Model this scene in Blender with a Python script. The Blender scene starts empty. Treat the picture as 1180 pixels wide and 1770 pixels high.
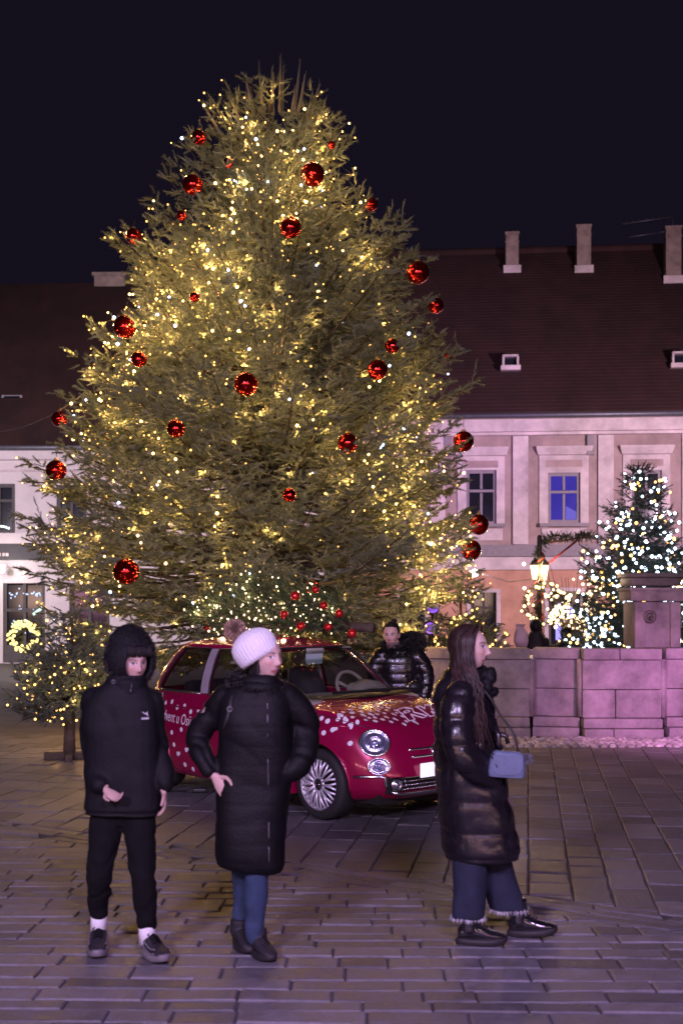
import bpy, bmesh, math, random
import numpy as np
from mathutils import Vector, Matrix
from mathutils.bvhtree import BVHTree

R = math.radians
random.seed(7)
rng = np.random.default_rng(7)
scene = bpy.context.scene
COL = scene.collection

# ------------------------------------------------------------------ camera
FPX, CAMH, CX, HY = 2100.0, 1.83, 590.0, 1034.0      # focal length in photo pixels, eye height, horizon row
cam_d = bpy.data.cameras.new('camera')
cam = bpy.data.objects.new('camera', cam_d); COL.objects.link(cam)
cam.location = (0, 0, CAMH); cam.rotation_euler = (R(90), 0, 0)
cam_d.sensor_fit = 'HORIZONTAL'; cam_d.sensor_width = 24.0
cam_d.lens = FPX / 1180 * 24.0
cam_d.shift_y = (HY - 885) / 1180
cam_d.clip_end = 500; cam_d.clip_start = 0.1
cam_d.dof.use_dof = True; cam_d.dof.focus_distance = 11.5; cam_d.dof.aperture_fstop = 2.6
scene.camera = cam

# ------------------------------------------------------------------ night sky
world = bpy.data.worlds.new('World'); scene.world = world; world.use_nodes = True
wn_ = world.node_tree; wn_.nodes.clear()
wo = wn_.nodes.new('ShaderNodeOutputWorld'); wb = wn_.nodes.new('ShaderNodeBackground')
wb.inputs['Color'].default_value = (0.0096, 0.0070, 0.0160, 1); wb.inputs['Strength'].default_value = 0.72
wn_.links.new(wb.outputs[0], wo.inputs[0])

# ------------------------------------------------------------------ floodlights of the square (behind and beside the camera)
def lamp(name, kind, loc, color, power, target=None, size=0.3, angle=60, blend=0.6):
    d = bpy.data.lights.new(name, kind); d.color = color; d.energy = power
    if kind == 'AREA':
        d.shape = 'DISK'; d.size = size
    elif kind == 'SPOT':
        d.spot_size = R(angle); d.spot_blend = blend; d.shadow_soft_size = size
    elif kind == 'POINT':
        d.shadow_soft_size = size
    o = bpy.data.objects.new(name, d); COL.objects.link(o); o.location = loc
    if target is not None:
        o.rotation_euler = (Vector(target) - Vector(loc)).to_track_quat('-Z', 'Y').to_euler()
    return o
lamp('violet_floodlight', 'SPOT', (-5.5, -7.0, 7.5), (0.76, 0.59, 1.0), 6600, (0.2, 9.0, 1.0), 0.9, 75, 0.8)
lamp('white_floodlight', 'SPOT', (6.0, -6.0, 8.0), (0.96, 0.88, 0.90), 1750, (-0.8, 16.0, 5.4), 0.5, 54, 0.9)
lamp('purple_floodlight', 'SPOT', (1.5, -2.2, 5.0), (0.66, 0.42, 1.0), 2700, (0.6, 4.0, 0.0), 0.7, 100, 1.0)
lamp('pink_floodlight', 'SPOT', (5.0, 9.3, 2.4), (1.0, 0.36, 0.92), 3000, (4.3, 16.0, 0.4), 0.15, 33, 1.0)
lamp('facade_floodlight', 'SPOT', (11.0, 20.0, 5.0), (1.0, 0.70, 0.90), 12500, (6.5, 36.0, 4.0), 0.5, 85, 0.9)
lamp('facade_floodlight', 'SPOT', (-13.0, 18.0, 4.5), (0.95, 0.80, 0.95), 11000, (-9.0, 34.0, 3.5), 0.5, 75, 0.9)

vs = scene.view_settings
scene.display_settings.display_device = 'sRGB'
vs.view_transform = 'Standard'; vs.look = 'None'; vs.exposure = 0.0; vs.gamma = 1.0; vs.use_curve_mapping = False
cy = scene.cycles
cy.use_denoising = True
try: cy.denoiser = 'OPENIMAGEDENOISE'
except Exception: pass
cy.max_bounces = 6; cy.diffuse_bounces = 2; cy.glossy_bounces = 4; cy.transmission_bounces = 4; cy.transparent_max_bounces = 8
cy.caustics_reflective = False; cy.caustics_refractive = False
cy.sample_clamp_indirect = 4.0; cy.use_light_tree = True; cy.blur_glossy = 0.5

# ------------------------------------------------------------------ helpers
ORG = {}
def px(x, y, Z):
    """a point of the photo at depth Z, as a place in the square"""
    return np.array([(x - CX) / FPX * Z, Z, CAMH - (y - HY) / FPX * Z])
def gpx(x, y):
    Z = FPX * CAMH / (y - HY); return np.array([(x - CX) / FPX * Z, Z, 0.0])

def tag(o, label=None, cat=None, group=None, kind=None):
    if label: o['label'] = label
    if cat: o['category'] = cat
    if group: o['group'] = group
    if kind: o['kind'] = kind
    return o
def thing(name, label, cat, loc=(0, 0, 0), rotz=0.0, group=None):
    o = bpy.data.objects.new(name, None); COL.objects.link(o)
    o.empty_display_size = 0.2
    o.location = loc; o.rotation_euler = (0, 0, rotz); ORG[o.name] = np.array(loc, float)
    return tag(o, label, cat, group)
LOCAL = set()

class MB:
    def __init__(s): s.v = []; s.f = []; s.n = 0
    def add(s, V, F):
        V = np.asarray(V, float).reshape(-1, 3)
        s.v.append(V); o = s.n
        s.f.extend([tuple(int(i) + o for i in f) for f in F]); s.n += len(V); return s
    def V(s): return np.concatenate(s.v) if s.v else np.zeros((0, 3))
    def box(s, c, d, rz=0.0, bev=0.0, M=None):
        c = np.asarray(c, float); hx, hy, hz = [q / 2 for q in d]
        if bev <= 0:
            V = np.array([(x, y, z) for x in (-hx, hx) for y in (-hy, hy) for z in (-hz, hz)])
            F = [(0, 1, 3, 2), (4, 6, 7, 5), (0, 4, 5, 1), (2, 3, 7, 6), (0, 2, 6, 4), (1, 5, 7, 3)]
        else:
            bm = bmesh.new(); bmesh.ops.create_cube(bm, size=1.0)
            for v in bm.verts: v.co = (v.co.x * d[0], v.co.y * d[1], v.co.z * d[2])
            bmesh.ops.bevel(bm, geom=list(bm.edges), offset=bev, segments=2, affect='EDGES', profile=0.6)
            bm.verts.index_update(); V = np.array([v.co[:] for v in bm.verts]); F = [[v.index for v in f.verts] for f in bm.faces]; bm.free()
        if M is not None: V = V @ np.asarray(M).T
        if rz:
            cs, sn = math.cos(rz), math.sin(rz); V = V @ np.array([[cs, sn, 0], [-sn, cs, 0], [0, 0, 1]])
        return s.add(V + c, F)
    def loft(s, rings, cap=True, closed=True):
        n = len(rings[0]); V = np.concatenate(rings); F = []
        for i in range(len(rings) - 1):
            for j in range(n if closed else n - 1):
                k = (j + 1) % n
                F.append((i * n + j, i * n + k, (i + 1) * n + k, (i + 1) * n + j))
        if cap and closed:
            F.append(tuple(range(n - 1, -1, -1))); F.append(tuple((len(rings) - 1) * n + j for j in range(n)))
        return s.add(V, F)
    def tube(s, pts, rad, n=8, cap=True, ref=None, flat=1.0, rounded=False):
        P = np.asarray(pts, float); m = len(P); rad = np.broadcast_to(np.asarray(rad, float), (m,))
        T = np.gradient(P, axis=0); T /= np.maximum(np.linalg.norm(T, axis=1, keepdims=True), 1e-9)
        r0 = np.array(ref if ref is not None else ((0, 0, 1) if abs(T[0][2]) < .9 else (1, 0, 0)), float)
        a = np.linspace(0, 2 * math.pi, n, endpoint=False); rings = []
        if rounded:
            P = np.concatenate([[P[0] - T[0] * rad[0] * .8], [P[0] - T[0] * rad[0] * .45], P, [P[-1] + T[-1] * rad[-1] * .45], [P[-1] + T[-1] * rad[-1] * .8]])
            rad = np.concatenate([[rad[0] * .35, rad[0] * .85], rad, [rad[-1] * .85, rad[-1] * .35]]); T = np.concatenate([[T[0]] * 2, T, [T[-1]] * 2])
        for p, t, r in zip(P, T, rad):
            x = r0 - t * (r0 @ t); x /= max(np.linalg.norm(x), 1e-9); y = np.cross(t, x); r0 = x if ref is None else r0
            rings.append(p + r * (np.cos(a)[:, None] * x * flat + np.sin(a)[:, None] * y))
        return s.loft(rings, cap)
    def sphere(s, c, r, nu=16, nv=10, M=None):
        r = np.broadcast_to(np.asarray(r, float), (3,)); V = [(0, 0, -1)]; F = []
        for i in range(1, nv):
            t = -math.pi / 2 + math.pi * i / nv
            for j in range(nu):
                p = 2 * math.pi * j / nu; V.append((math.cos(t) * math.cos(p), math.cos(t) * math.sin(p), math.sin(t)))
        V.append((0, 0, 1)); top = len(V) - 1
        for j in range(nu):
            k = (j + 1) % nu; F.append((0, 1 + k, 1 + j)); F.append((top, 1 + (nv - 2) * nu + j, 1 + (nv - 2) * nu + k))
            for i in range(nv - 2):
                F.append((1 + i * nu + j, 1 + i * nu + k, 1 + (i + 1) * nu + k, 1 + (i + 1) * nu + j))
        V = np.array(V) * r
        if M is not None: V = V @ np.asarray(M).T
        return s.add(V + np.asarray(c, float), F)
    def lathe(s, prof, c=(0, 0, 0), n=24, M=None, cap=True):
        a = np.linspace(0, 2 * math.pi, n, endpoint=False); b = MB()
        b.loft([np.stack([r * np.cos(a), r * np.sin(a), np.full(n, z)], 1) for r, z in prof], cap)
        V = b.V()
        if M is not None: V = V @ np.asarray(M).T
        return s.add(V + np.asarray(c, float), b.f)
    def torus(s, c, Rr, r, n=32, m=8, M=None):
        V = []; F = []
        for i in range(n):
            A = 2 * math.pi * i / n
            for j in range(m):
                B = 2 * math.pi * j / m; q = Rr + r * math.cos(B); V.append((q * math.cos(A), q * math.sin(A), r * math.sin(B)))
        for i in range(n):
            for j in range(m):
                i2, j2 = (i + 1) % n, (j + 1) % m; F.append((i * m + j, i2 * m + j, i2 * m + j2, i * m + j2))
        V = np.array(V)
        if M is not None: V = V @ np.asarray(M).T
        return s.add(V + np.asarray(c, float), F)

def fast_mesh(name, V, T, k):
    """numpy route for meshes whose faces all have k corners"""
    me = bpy.data.meshes.new(name); V = np.ascontiguousarray(V, np.float32); T = np.ascontiguousarray(T, np.int32).reshape(-1, k)
    me.vertices.add(len(V)); me.vertices.foreach_set('co', V.ravel())
    me.loops.add(T.size); me.loops.foreach_set('vertex_index', T.ravel())
    me.polygons.add(len(T)); me.polygons.foreach_set('loop_start', np.arange(0, T.size, k, dtype=np.int32))
    try: me.polygons.foreach_set('loop_total', np.full(len(T), k, np.int32))
    except Exception: pass
    me.update(calc_edges=True)
    return me

def mk(name, shape, mat, parent=None, loc=None, smooth=True, sharp=None, kind=None, label=None, local=False):
    """link a shape as ONE object; world coordinates unless local"""
    if isinstance(shape, MB): V, F = shape.V(), shape.f
    elif isinstance(shape, bpy.types.Mesh): V = F = None
    else: V, F = shape
    if parent is not None: org = ORG[parent.name]; local = local or parent.name in LOCAL
    else: org = np.array(loc if loc is not None else (0, 0, 0), float)
    if V is not None:
        me = bpy.data.meshes.new(name)
        Vl = V if local else V - org
        if isinstance(F, np.ndarray): bpy.data.meshes.remove(me); me = fast_mesh(name, Vl, F, F.shape[1])
        else: me.from_pydata([tuple(v) for v in Vl], [], F); me.update()
    else: me = shape
    if smooth: me.shade_smooth() if hasattr(me, 'shade_smooth') else None
    if sharp: me.set_sharp_from_angle(angle=R(sharp))
    if mat is not None and not me.materials: me.materials.append(mat)
    o = bpy.data.objects.new(name, me); COL.objects.link(o)
    if parent is not None:
        o.parent = parent
        if parent.name in LOCAL: LOCAL.add(o.name)
    elif not local: o.location = org
    elif loc is not None: o.location = loc
    ORG[o.name] = org
    if kind: o['kind'] = kind
    if label: o['label'] = label
    return o

def attr(o, name, vals):
    a = o.data.attributes.new(name, 'FLOAT', 'POINT'); a.data.foreach_set('value', np.ascontiguousarray(vals, np.float32))
def cattr(o, name, cols):
    a = o.data.color_attributes.new(name, 'FLOAT_COLOR', 'POINT')
    a.data.foreach_set('color', np.ascontiguousarray(np.concatenate([cols, np.ones((len(cols), 1))], 1), np.float32).ravel())

def fuse(mb, voxel, smooth=3, fac=0.5):
    """melt overlapping closed shapes into one continuous skin"""
    me = bpy.data.meshes.new('tmp'); me.from_pydata([tuple(v) for v in mb.V()], [], mb.f); me.update()
    o = bpy.data.objects.new('tmp', me); COL.objects.link(o)
    m = o.modifiers.new('r', 'REMESH'); m.mode = 'VOXEL'; m.voxel_size = voxel; m.use_smooth_shade = True
    if smooth:
        q = o.modifiers.new('s', 'SMOOTH'); q.iterations = smooth; q.factor = fac
    dg = bpy.context.evaluated_depsgraph_get(); e = o.evaluated_get(dg); em = e.to_mesh()
    V = np.zeros(len(em.vertices) * 3, np.float32); em.vertices.foreach_get('co', V); V = V.reshape(-1, 3).astype(float)
    F = np.zeros(len(em.loops), np.int32); em.loops.foreach_get('vertex_index', F); F = F.reshape(-1, 4)
    N = np.zeros(len(V) * 3, np.float32); em.vertex_normals.foreach_get('vector', N); N = N.reshape(-1, 3).astype(float)
    e.to_mesh_clear(); bpy.data.objects.remove(o); bpy.data.meshes.remove(me)
    return V, F, N

def waves(P, freq, seed, n=7):
    r = np.random.default_rng(seed); out = np.zeros(len(P))
    for _ in range(n):
        d = r.normal(size=3); d *= freq * r.uniform(.6, 1.5) / np.linalg.norm(d)
        out += np.sin(P @ d + r.uniform(0, 6.28) + 1.3 * np.sin(P @ r.normal(size=3) * freq * .5))
    return out / n ** .5
def sm(a, b, x): t = np.clip((x - a) / (b - a), 0, 1); return t * t * (3 - 2 * t)

# ------------------------------------------------------------------ materials
def mat(name, col=(.5, .5, .5), rough=.6, metal=0.0, var=0.12, scale=8.0, bump=0.0, bscale=60.0, coat=0.0, emit=None, estr=0.0,
        attrc=None, tone=None, sheen=0.0, spec=.5, ior=1.5, stretch=None, trans=0.0, rvar=0.0, alpha=1.0):
    m = bpy.data.materials.new(name); m.use_nodes = True; nt = m.node_tree; N = nt.nodes; L = nt.links
    b = N['Principled BSDF']; b.inputs['Roughness'].default_value = rough; b.inputs['Metallic'].default_value = metal
    b.inputs['Specular IOR Level'].default_value = spec; b.inputs['IOR'].default_value = ior
    b.inputs['Coat Weight'].default_value = coat; b.inputs['Coat Roughness'].default_value = .05
    b.inputs['Sheen Weight'].default_value = sheen; b.inputs['Transmission Weight'].default_value = trans
    src = None
    if attrc:
        a = N.new('ShaderNodeVertexColor'); a.layer_name = attrc; src = a.outputs['Color']
    co = N.new('ShaderNodeTexCoord'); vec = co.outputs['Object']
    if stretch:
        mp = N.new('ShaderNodeMapping'); mp.inputs['Scale'].default_value = stretch; L.new(vec, mp.inputs['Vector']); vec = mp.outputs[0]
    if var > 0:
        nz = N.new('ShaderNodeTexNoise'); nz.inputs['Scale'].default_value = scale; nz.inputs['Detail'].default_value = 6; nz.inputs['Roughness'].default_value = .65
        L.new(vec, nz.inputs['Vector'])
        mr = N.new('ShaderNodeMapRange'); mr.inputs['From Min'].default_value = .3; mr.inputs['From Max'].default_value = .7
        mr.inputs['To Min'].default_value = 1 - var; mr.inputs['To Max'].default_value = 1 + var; L.new(nz.outputs['Fac'], mr.inputs['Value'])
        mx = N.new('ShaderNodeVectorMath'); mx.operation = 'SCALE'
        if src is None: mx.inputs[0].default_value = col
        else: L.new(src, mx.inputs[0])
        L.new(mr.outputs[0], mx.inputs['Scale']); src = mx.outputs[0]
        if rvar > 0:
            m2 = N.new('ShaderNodeMapRange'); m2.inputs['From Min'].default_value = .3; m2.inputs['From Max'].default_value = .7
            m2.inputs['To Min'].default_value = rough - rvar; m2.inputs['To Max'].default_value = rough + rvar
            L.new(nz.outputs['Fac'], m2.inputs['Value']); L.new(m2.outputs[0], b.inputs['Roughness'])
    if tone:
        at = N.new('ShaderNodeAttribute'); at.attribute_name = tone; mt = N.new('ShaderNodeVectorMath'); mt.operation = 'SCALE'
        if src is None: mt.inputs[0].default_value = col
        else: L.new(src, mt.inputs[0])
        L.new(at.outputs['Fac'], mt.inputs['Scale']); src = mt.outputs[0]
    if src is not None: L.new(src, b.inputs['Base Color'])
    else: b.inputs['Base Color'].default_value = (*col, 1)
    if bump > 0:
        n2 = N.new('ShaderNodeTexNoise'); n2.inputs['Scale'].default_value = bscale; n2.inputs['Detail'].default_value = 5; L.new(vec, n2.inputs['Vector'])
        bp = N.new('ShaderNodeBump'); bp.inputs['Strength'].default_value = min(bump, 1); bp.inputs['Distance'].default_value = .01
        L.new(n2.outputs['Fac'], bp.inputs['Height']); L.new(bp.outputs[0], b.inputs['Normal'])
    if emit: b.inputs['Emission Color'].default_value = (*emit, 1); b.inputs['Emission Strength'].default_value = estr
    return m
def glow(name, col, strength, sampled=False):
    m = bpy.data.materials.new(name); m.use_nodes = True; nt = m.node_tree; nt.nodes.clear()
    o = nt.nodes.new('ShaderNodeOutputMaterial'); e = nt.nodes.new('ShaderNodeEmission'); e.inputs[0].default_value = (*col, 1); e.inputs[1].default_value = strength
    nt.links.new(e.outputs[0], o.inputs[0])
    if not sampled: m.cycles.emission_sampling = 'NONE'
    return m
def glass(name, tint=(.8, .85, .85), fac=1.0, rough=0.0):
    """thin pane: clear, mirror-like towards grazing angles, the same from both sides"""
    m = bpy.data.materials.new(name); m.use_nodes = True; nt = m.node_tree; nt.nodes.clear(); N = nt.nodes; L = nt.links
    o = N.new('ShaderNodeOutputMaterial'); t = N.new('ShaderNodeBsdfTransparent'); t.inputs[0].default_value = (*tint, 1)
    g = N.new('ShaderNodeBsdfGlossy'); g.inputs['Roughness'].default_value = rough
    f = N.new('ShaderNodeLayerWeight'); f.inputs['Blend'].default_value = .5; pw = N.new('ShaderNodeMath'); pw.operation = 'POWER'; pw.inputs[1].default_value = 4.0
    mu = N.new('ShaderNodeMath'); mu.operation = 'MULTIPLY_ADD'; mu.use_clamp = True; mu.inputs[1].default_value = .8 * fac; mu.inputs[2].default_value = .05 * fac
    mx = N.new('ShaderNodeMixShader'); L.new(f.outputs['Facing'], pw.inputs[0]); L.new(pw.outputs[0], mu.inputs[0]); L.new(mu.outputs[0], mx.inputs[0]); L.new(t.outputs[0], mx.inputs[1]); L.new(g.outputs[0], mx.inputs[2]); L.new(mx.outputs[0], o.inputs[0])
    return m

M_GLASSDARK = mat('dark_window_glass', (.012, .013, .02), .06, var=.3, scale=1.2, spec=.8)
M_CHROME = mat('chrome', (.80, .80, .84), .22, 1.0, var=.05)
M_BLACKPL = mat('black_plastic', (.012, .012, .014), .45, var=.2, bump=.05)
M_WIRE = mat('dark_green_wire', (.02, .03, .02), .6, var=.2)
M_BARK = mat('bark', (.07, .05, .035), .85, var=.35, scale=14, bump=.6, bscale=40)
G_WARM = glow('warm_bulb', (1.0, .54, .14), 5.0)
G_WARMBIG = glow('bright_warm_bulb', (1.0, .62, .22), 10.0)
G_WHITE = glow('cool_bulb', (.62, .72, 1.0), 9.0)
G_SOFT = glow('soft_white_bulb', (1.0, .80, .56), 9.0)

# ================================================================== GROUND: stone setts of the square
M_STONE = mat('worn_stone_sett', (.124, .116, .126), .54, var=.36, scale=9.0, bump=.5, bscale=38, tone='tone', rvar=.16)
M_MORTAR = mat('sandy_joint', (.062, .055, .058), .9, var=.6, scale=2.2, bump=.5, bscale=60)
gmb = MB(); gmb.add([(-60, -30, -.011), (60, -30, -.011), (60, 90, -.011), (-60, 90, -.011)], [(0, 1, 2, 3)])
ground = mk('ground', gmb, M_MORTAR, smooth=False, kind='structure')

def clip(poly, p, n):
    out = []
    for i in range(len(poly)):
        a, b = poly[i], poly[(i + 1) % len(poly)]; da, db = (a - p) @ n, (b - p) @ n
        if da >= 0: out.append(a)
        if da * db < 0: out.append(a + (b - a) * da / (da - db))
    return out
def area(P):
    P = np.array(P); x, y = P[:, 0], P[:, 1]; return .5 * abs(np.dot(x, np.roll(y, -1)) - np.dot(y, np.roll(x, -1)))
BA, BB = gpx(0, 1428)[:2], gpx(1180, 1598)[:2]
bd = (BB - BA) / np.linalg.norm(BB - BA); bn = np.array([-bd[1], bd[0]])       # bn points away from the camera
if bn[1] < 0: bn = -bn
STRIP = .34
stones = []
def rect(o, ax, ay, x0, x1, y0, y1): return [o + ax * x + ay * y for x, y in ((x0, y0), (x1, y0), (x1, y1), (x0, y1))]
sr = random.Random(11)
# far field: rows running away from the camera towards the fountain
va = math.atan2(913 - CX, FPX); fy = np.array([math.sin(va), math.cos(va)]); fx = np.array([fy[1], -fy[0]])
x = -7.2
while x < 7.6:
    w = sr.choice([.24, .27, .27, .30, .34]); y = 5.0 + sr.uniform(0, .5)
    while y < 15.2:
        l = sr.uniform(.24, .62); g = .004 + sr.random() * .005
        P = clip(rect(np.zeros(2), fx, fy, x + g * .6, x + w - g * .6, y + g, y + l - g), BA + bn * STRIP * .5, bn)
        if len(P) >= 3 and area(P) > .004: stones.append(P)
        y += l
    x += w
# near field: courses running across
na = R(-1.2); nx = np.array([math.cos(na), math.sin(na)]); ny = np.array([-nx[1], nx[0]])
y = 3.6
while y < 11.5:
    d = sr.choice([.13, .15, .16, .18, .20]); x = -4.6 + sr.uniform(0, .4)
    while x < 4.6:
        l = sr.uniform(.22, .62); g = .004 + sr.random() * .005
        P = clip(rect(np.zeros(2), nx, ny, x + g * .55, x + l - g * .55, y + g, y + d - g), BA - bn * STRIP * .5, -bn)
        if len(P) >= 3 and area(P) > .003: stones.append(P)
        x += l
    y += d
# the band of cut pieces between the two fields
for k in range(3):
    x = -4.0
    while x < 10:
        l = sr.uniform(.35, .95); t0 = -STRIP / 2 + k * STRIP / 3; t1 = t0 + STRIP / 3; sk = sr.uniform(-.12, .12)
        P = [BA + bd * (x + .008) + bn * (t0 + .006), BA + bd * (x + l - .008) + bn * (t0 + .006), BA + bd * (x + l - .008 + sk) + bn * (t1 - .006), BA + bd * (x + .008 + sk) + bn * (t1 - .006)]
        stones.append(P); x += l + sk * 0
def stone_shape(P, mb=None):
    P = np.array(P); c = P.mean(0)
    e = np.roll(P, -1, 0) - P
    if np.sum(P[:, 0] * np.roll(P[:, 1], -1) - P[:, 1] * np.roll(P[:, 0], -1)) < 0: P = P[::-1]
    h = sr.uniform(-.004, .004); tx, ty = sr.uniform(-.014, .014), sr.uniform(-.02, .02); n = len(P)
    L = np.linalg.norm(P - c, axis=1, keepdims=True); q = .006
    # worn, slightly wavy outline: two extra points on each edge
    Q = []
    for i in range(n):
        a, b = P[i], P[(i + 1) % n]; Q.append(a)
        dd = np.linalg.norm(b - a)
        if dd > .2:
            nn = np.array([b[1] - a[1], a[0] - b[0]]) / dd
            for f in (.33, .67): Q.append(a + (b - a) * f + nn * sr.uniform(-.006, .002))
    P = np.array(Q); n = len(P)
    L = np.linalg.norm(P - c, axis=1, keepdims=True)
    zt = lambda A: h + (A[:, :1] - c[0]) * tx + (A[:, 1:2] - c[1]) * ty
    Pi = c + (P - c) * (1 - q / np.maximum(L, .03)); Pj = c + (P - c) * (1 - 2.2 * q / np.maximum(L, .03))
    V = np.concatenate([np.c_[P, np.full(n, -.04)], np.c_[P, zt(P) - .008], np.c_[Pi, zt(Pi) - .002], np.c_[Pj, zt(Pj)]])
    F = []
    for r in range(3):
        for j in range(n): k = (j + 1) % n; F.append((r * n + j, r * n + k, (r + 1) * n + k, (r + 1) * n + j))
    F.append(tuple(3 * n + j for j in range(n)))
    return V, F
def shown(P):
    c = np.mean(P, 0)
    if c[1] < 5.1 or abs(c[0]) > .281 * c[1] + .1: return 0
    return area(P) / c[1] ** 3 * FPX ** 2 * CAMH
order = sorted(stones, key=lambda P: -shown(P))
big, rest = order[:300], order[300:]
for P in big:
    V, F = stone_shape(P); c = np.append(np.mean(P, 0), 0)
    o = mk('paving_stone', (V, F), M_STONE, ground, smooth=False, loc=c); attr(o, 'tone', np.full(len(V), sr.uniform(.68, 1.35)))
mb = MB(); tn = []
for P in rest:
    V, F = stone_shape(P); mb.add(V, F); tn.append(np.full(len(V), sr.uniform(.68, 1.35)))
o = mk('paving_stones_beyond', mb, M_STONE, ground, smooth=False, kind='stuff'); attr(o, 'tone', np.concatenate(tn))

# rough cobbles along the foot of the fountain
M_COB = mat('pale_cobble', (.34, .30, .30), .7, var=.35, scale=12, bump=.4, tone='tone')
mb = MB(); tn = []
for i in range(62):
    for j in range(9):
        r = sr.uniform(.045, .062); c = (1.25 + i * .115 + sr.uniform(-.02, .02) + (j % 2) * .05, 14.92 + j * .105 + sr.uniform(-.02, .02), -.005)
        b = MB(); b.sphere((0, 0, 0), (r, r * .9, .045), 8, 5); mb.add(b.V() + c, b.f); tn.append(np.full(len(b.V()), sr.uniform(.6, 1.3)))
o = mk('cobble_strip', mb, M_COB, ground, kind='stuff'); attr(o, 'tone', np.concatenate(tn))

# square farther off: larger plain paving
M_FAR = mat('far_paving', (.10, .085, .08), .6, var=.35, scale=2.5, bump=.3, bscale=8)
fmb = MB(); fmb.add([(-30, 15.1, -.004), (30, 15.1, -.004), (30, 60, -.004), (-30, 60, -.004)], [(0, 1, 2, 3)])
mk('far_pavement', fmb, M_FAR, smooth=False, kind='structure')
nmb = MB(); nmb.add([(-30, -28, -.003), (30, -28, -.003), (30, 3.5, -.003), (-30, 3.5, -.003)], [(0, 1, 2, 3)])
mk('near_pavement', nmb, M_FAR, smooth=False, kind='structure')

# ================================================================== BUILDINGS
M_SALMON = mat('salmon_plaster', (.46, .25, .17), .85, var=.25, scale=1.6, bump=.2, bscale=18)
M_UPPER = mat('faded_pink_plaster', (.31, .225, .215), .85, var=.36, scale=1.0, bump=.25, bscale=18)
M_TRIM = mat('pale_trim_plaster', (.50, .42, .42), .8, var=.36, scale=1.3, bump=.2, bscale=22)
M_WHITEWALL = mat('white_plaster', (.56, .50, .50), .85, var=.12, scale=1.4, bump=.2, bscale=15)
M_ROOF = mat('dark_clay_tiles', (.036, .0125, .0115), .9, var=.4, scale=1.2, bump=.6, bscale=14, stretch=(1, .3, 1))
M_GUTTER = mat('zinc_gutter', (.12, .12, .14), .5, .6, var=.2)
M_CHIM = mat('chimney_render', (.26, .20, .175), .9, var=.35, scale=3.5, bump=.3)
M_FRAMEW = mat('grey_window_frame', (.20, .17, .19), .6, var=.15)
M_DARKWOOD = mat('dark_shop_joinery', (.03, .022, .02), .6, var=.3)
M_SIGNBAND = mat('dark_sign_board', (.025, .022, .024), .6, var=.3)
M_BLUEGLASS = mat('blue_lit_window_glass', (.015, .012, .08), .35, var=.5, scale=1.5, spec=.05, emit=(.06, .05, .90), estr=.28)
M_BLUEBRIGHT = glow('blue_glow_on_pane', (.28, .22, 1.0), .6)
M_SHOPGLASS = mat('dark_shop_glass', (.012, .012, .016), .08, var=.4, scale=1.0)

def wall_building(name, label, Z, x0, x1, eave_y, eave_x, yaw, group=None):
    p = px(eave_x, eave_y, Z); H = p[2]
    t = thing(name, label, 'building', (p[0], Z, 0), yaw); LOCAL.add(t.name); ORG[t.name] = np.zeros(3)
    return t, p[0], H
# ---- right-hand building (two storeys, steep roof)
ZR = 36.0
SR = FPX / ZR
bR, OX, HR = wall_building('townhouse', 'two-storey salmon and pink townhouse with a steep dark roof and three chimneys behind the fountain', ZR, 0, 0, 720, 900, R(-5.2))
def bx(x): return (x - CX) / SR - OX            # photo column -> local x on the facade
def bz(y): return CAMH - (y - HY) / SR
XL, XRr = bx(600), bx(1420)
z_band0, z_band1 = bz(962), bz(940)
def bbox(name, x0, x1, y0, y1, d, m, parent, yo=0.0, bev=.0, sharp=None):
    """box on the facade between photo columns x0..x1 and rows y0 (top)..y1, sticking out by d"""
    b = MB(); za, zb_ = bz(y1), bz(y0); b.box(((bx(x0) + bx(x1)) / 2, -d / 2 - yo, (za + zb_) / 2), (bx(x1) - bx(x0), d, zb_ - za), bev=bev)
    return mk(name, b, m, parent, smooth=False, local=True)
def holed_wall(name, x0, x1, z0, z1, holes, th, m, parent, yback=0.0):
    """wall with real openings, built from strips between the holes"""
    mb = MB(); xs = sorted({x0, x1, *[h[0] for h in holes], *[h[1] for h in holes]})
    for a, b in zip(xs[:-1], xs[1:]):
        hs = sorted([(h[2], h[3]) for h in holes if h[0] < b - 1e-6 and h[1] > a + 1e-6]); z = z0
        for q0, q1 in hs + [(z1, z1)]:
            if q0 > z + 1e-6: mb.box(((a + b) / 2, yback + th / 2, (z + q0) / 2), (b - a, th, q0 - z))
            z = max(z, q1)
    return mk(name, mb, m, parent, smooth=False, local=True)
wins = [(806, 858, 812, 906), (946, 1001, 818, 904), (1088, 1138, 815, 902)] + [(806 - 141, 858 - 141, 812, 906), (1229, 1282, 813, 900)]
shops = [(814, 858, 1024, 1118), (947, 1001, 1022, 1124), (1090, 1140, 1022, 1124), (690, 735, 1024, 1118)]
holesU = [(bx(a), bx(b), bz(d), bz(c)) for a, b, c, d in wins]
holesG = [(bx(a), bx(b), bz(d), bz(c)) for a, b, c, d in shops]
holed_wall('upper_wall', XL, XRr, bz(950), HR, holesU, .4, M_UPPER, bR)
holed_wall('ground_floor_wall', XL, XRr, 0, bz(985), holesG, .4, M_SALMON, bR)
bbox('band_course', 600, 1420, 963, 985, .10, M_TRIM, bR, -.0); bbox('ledge', 600, 1420, 942, 962, .22, M_FRAMEW, bR)
mb = MB(); mb.box(((XL + XRr) / 2, .2, (bz(985) + bz(950)) / 2), (XRr - XL, .4, bz(950) - bz(985) - .004)); mk('floor_slab', mb, M_TRIM, bR, smooth=False, local=True)
bbox('cornice', 598, 1422, 727, 748, .34, M_TRIM, bR); bbox('cornice_moulding', 600, 1420, 748, 753, .18, M_TRIM, bR)
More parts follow.
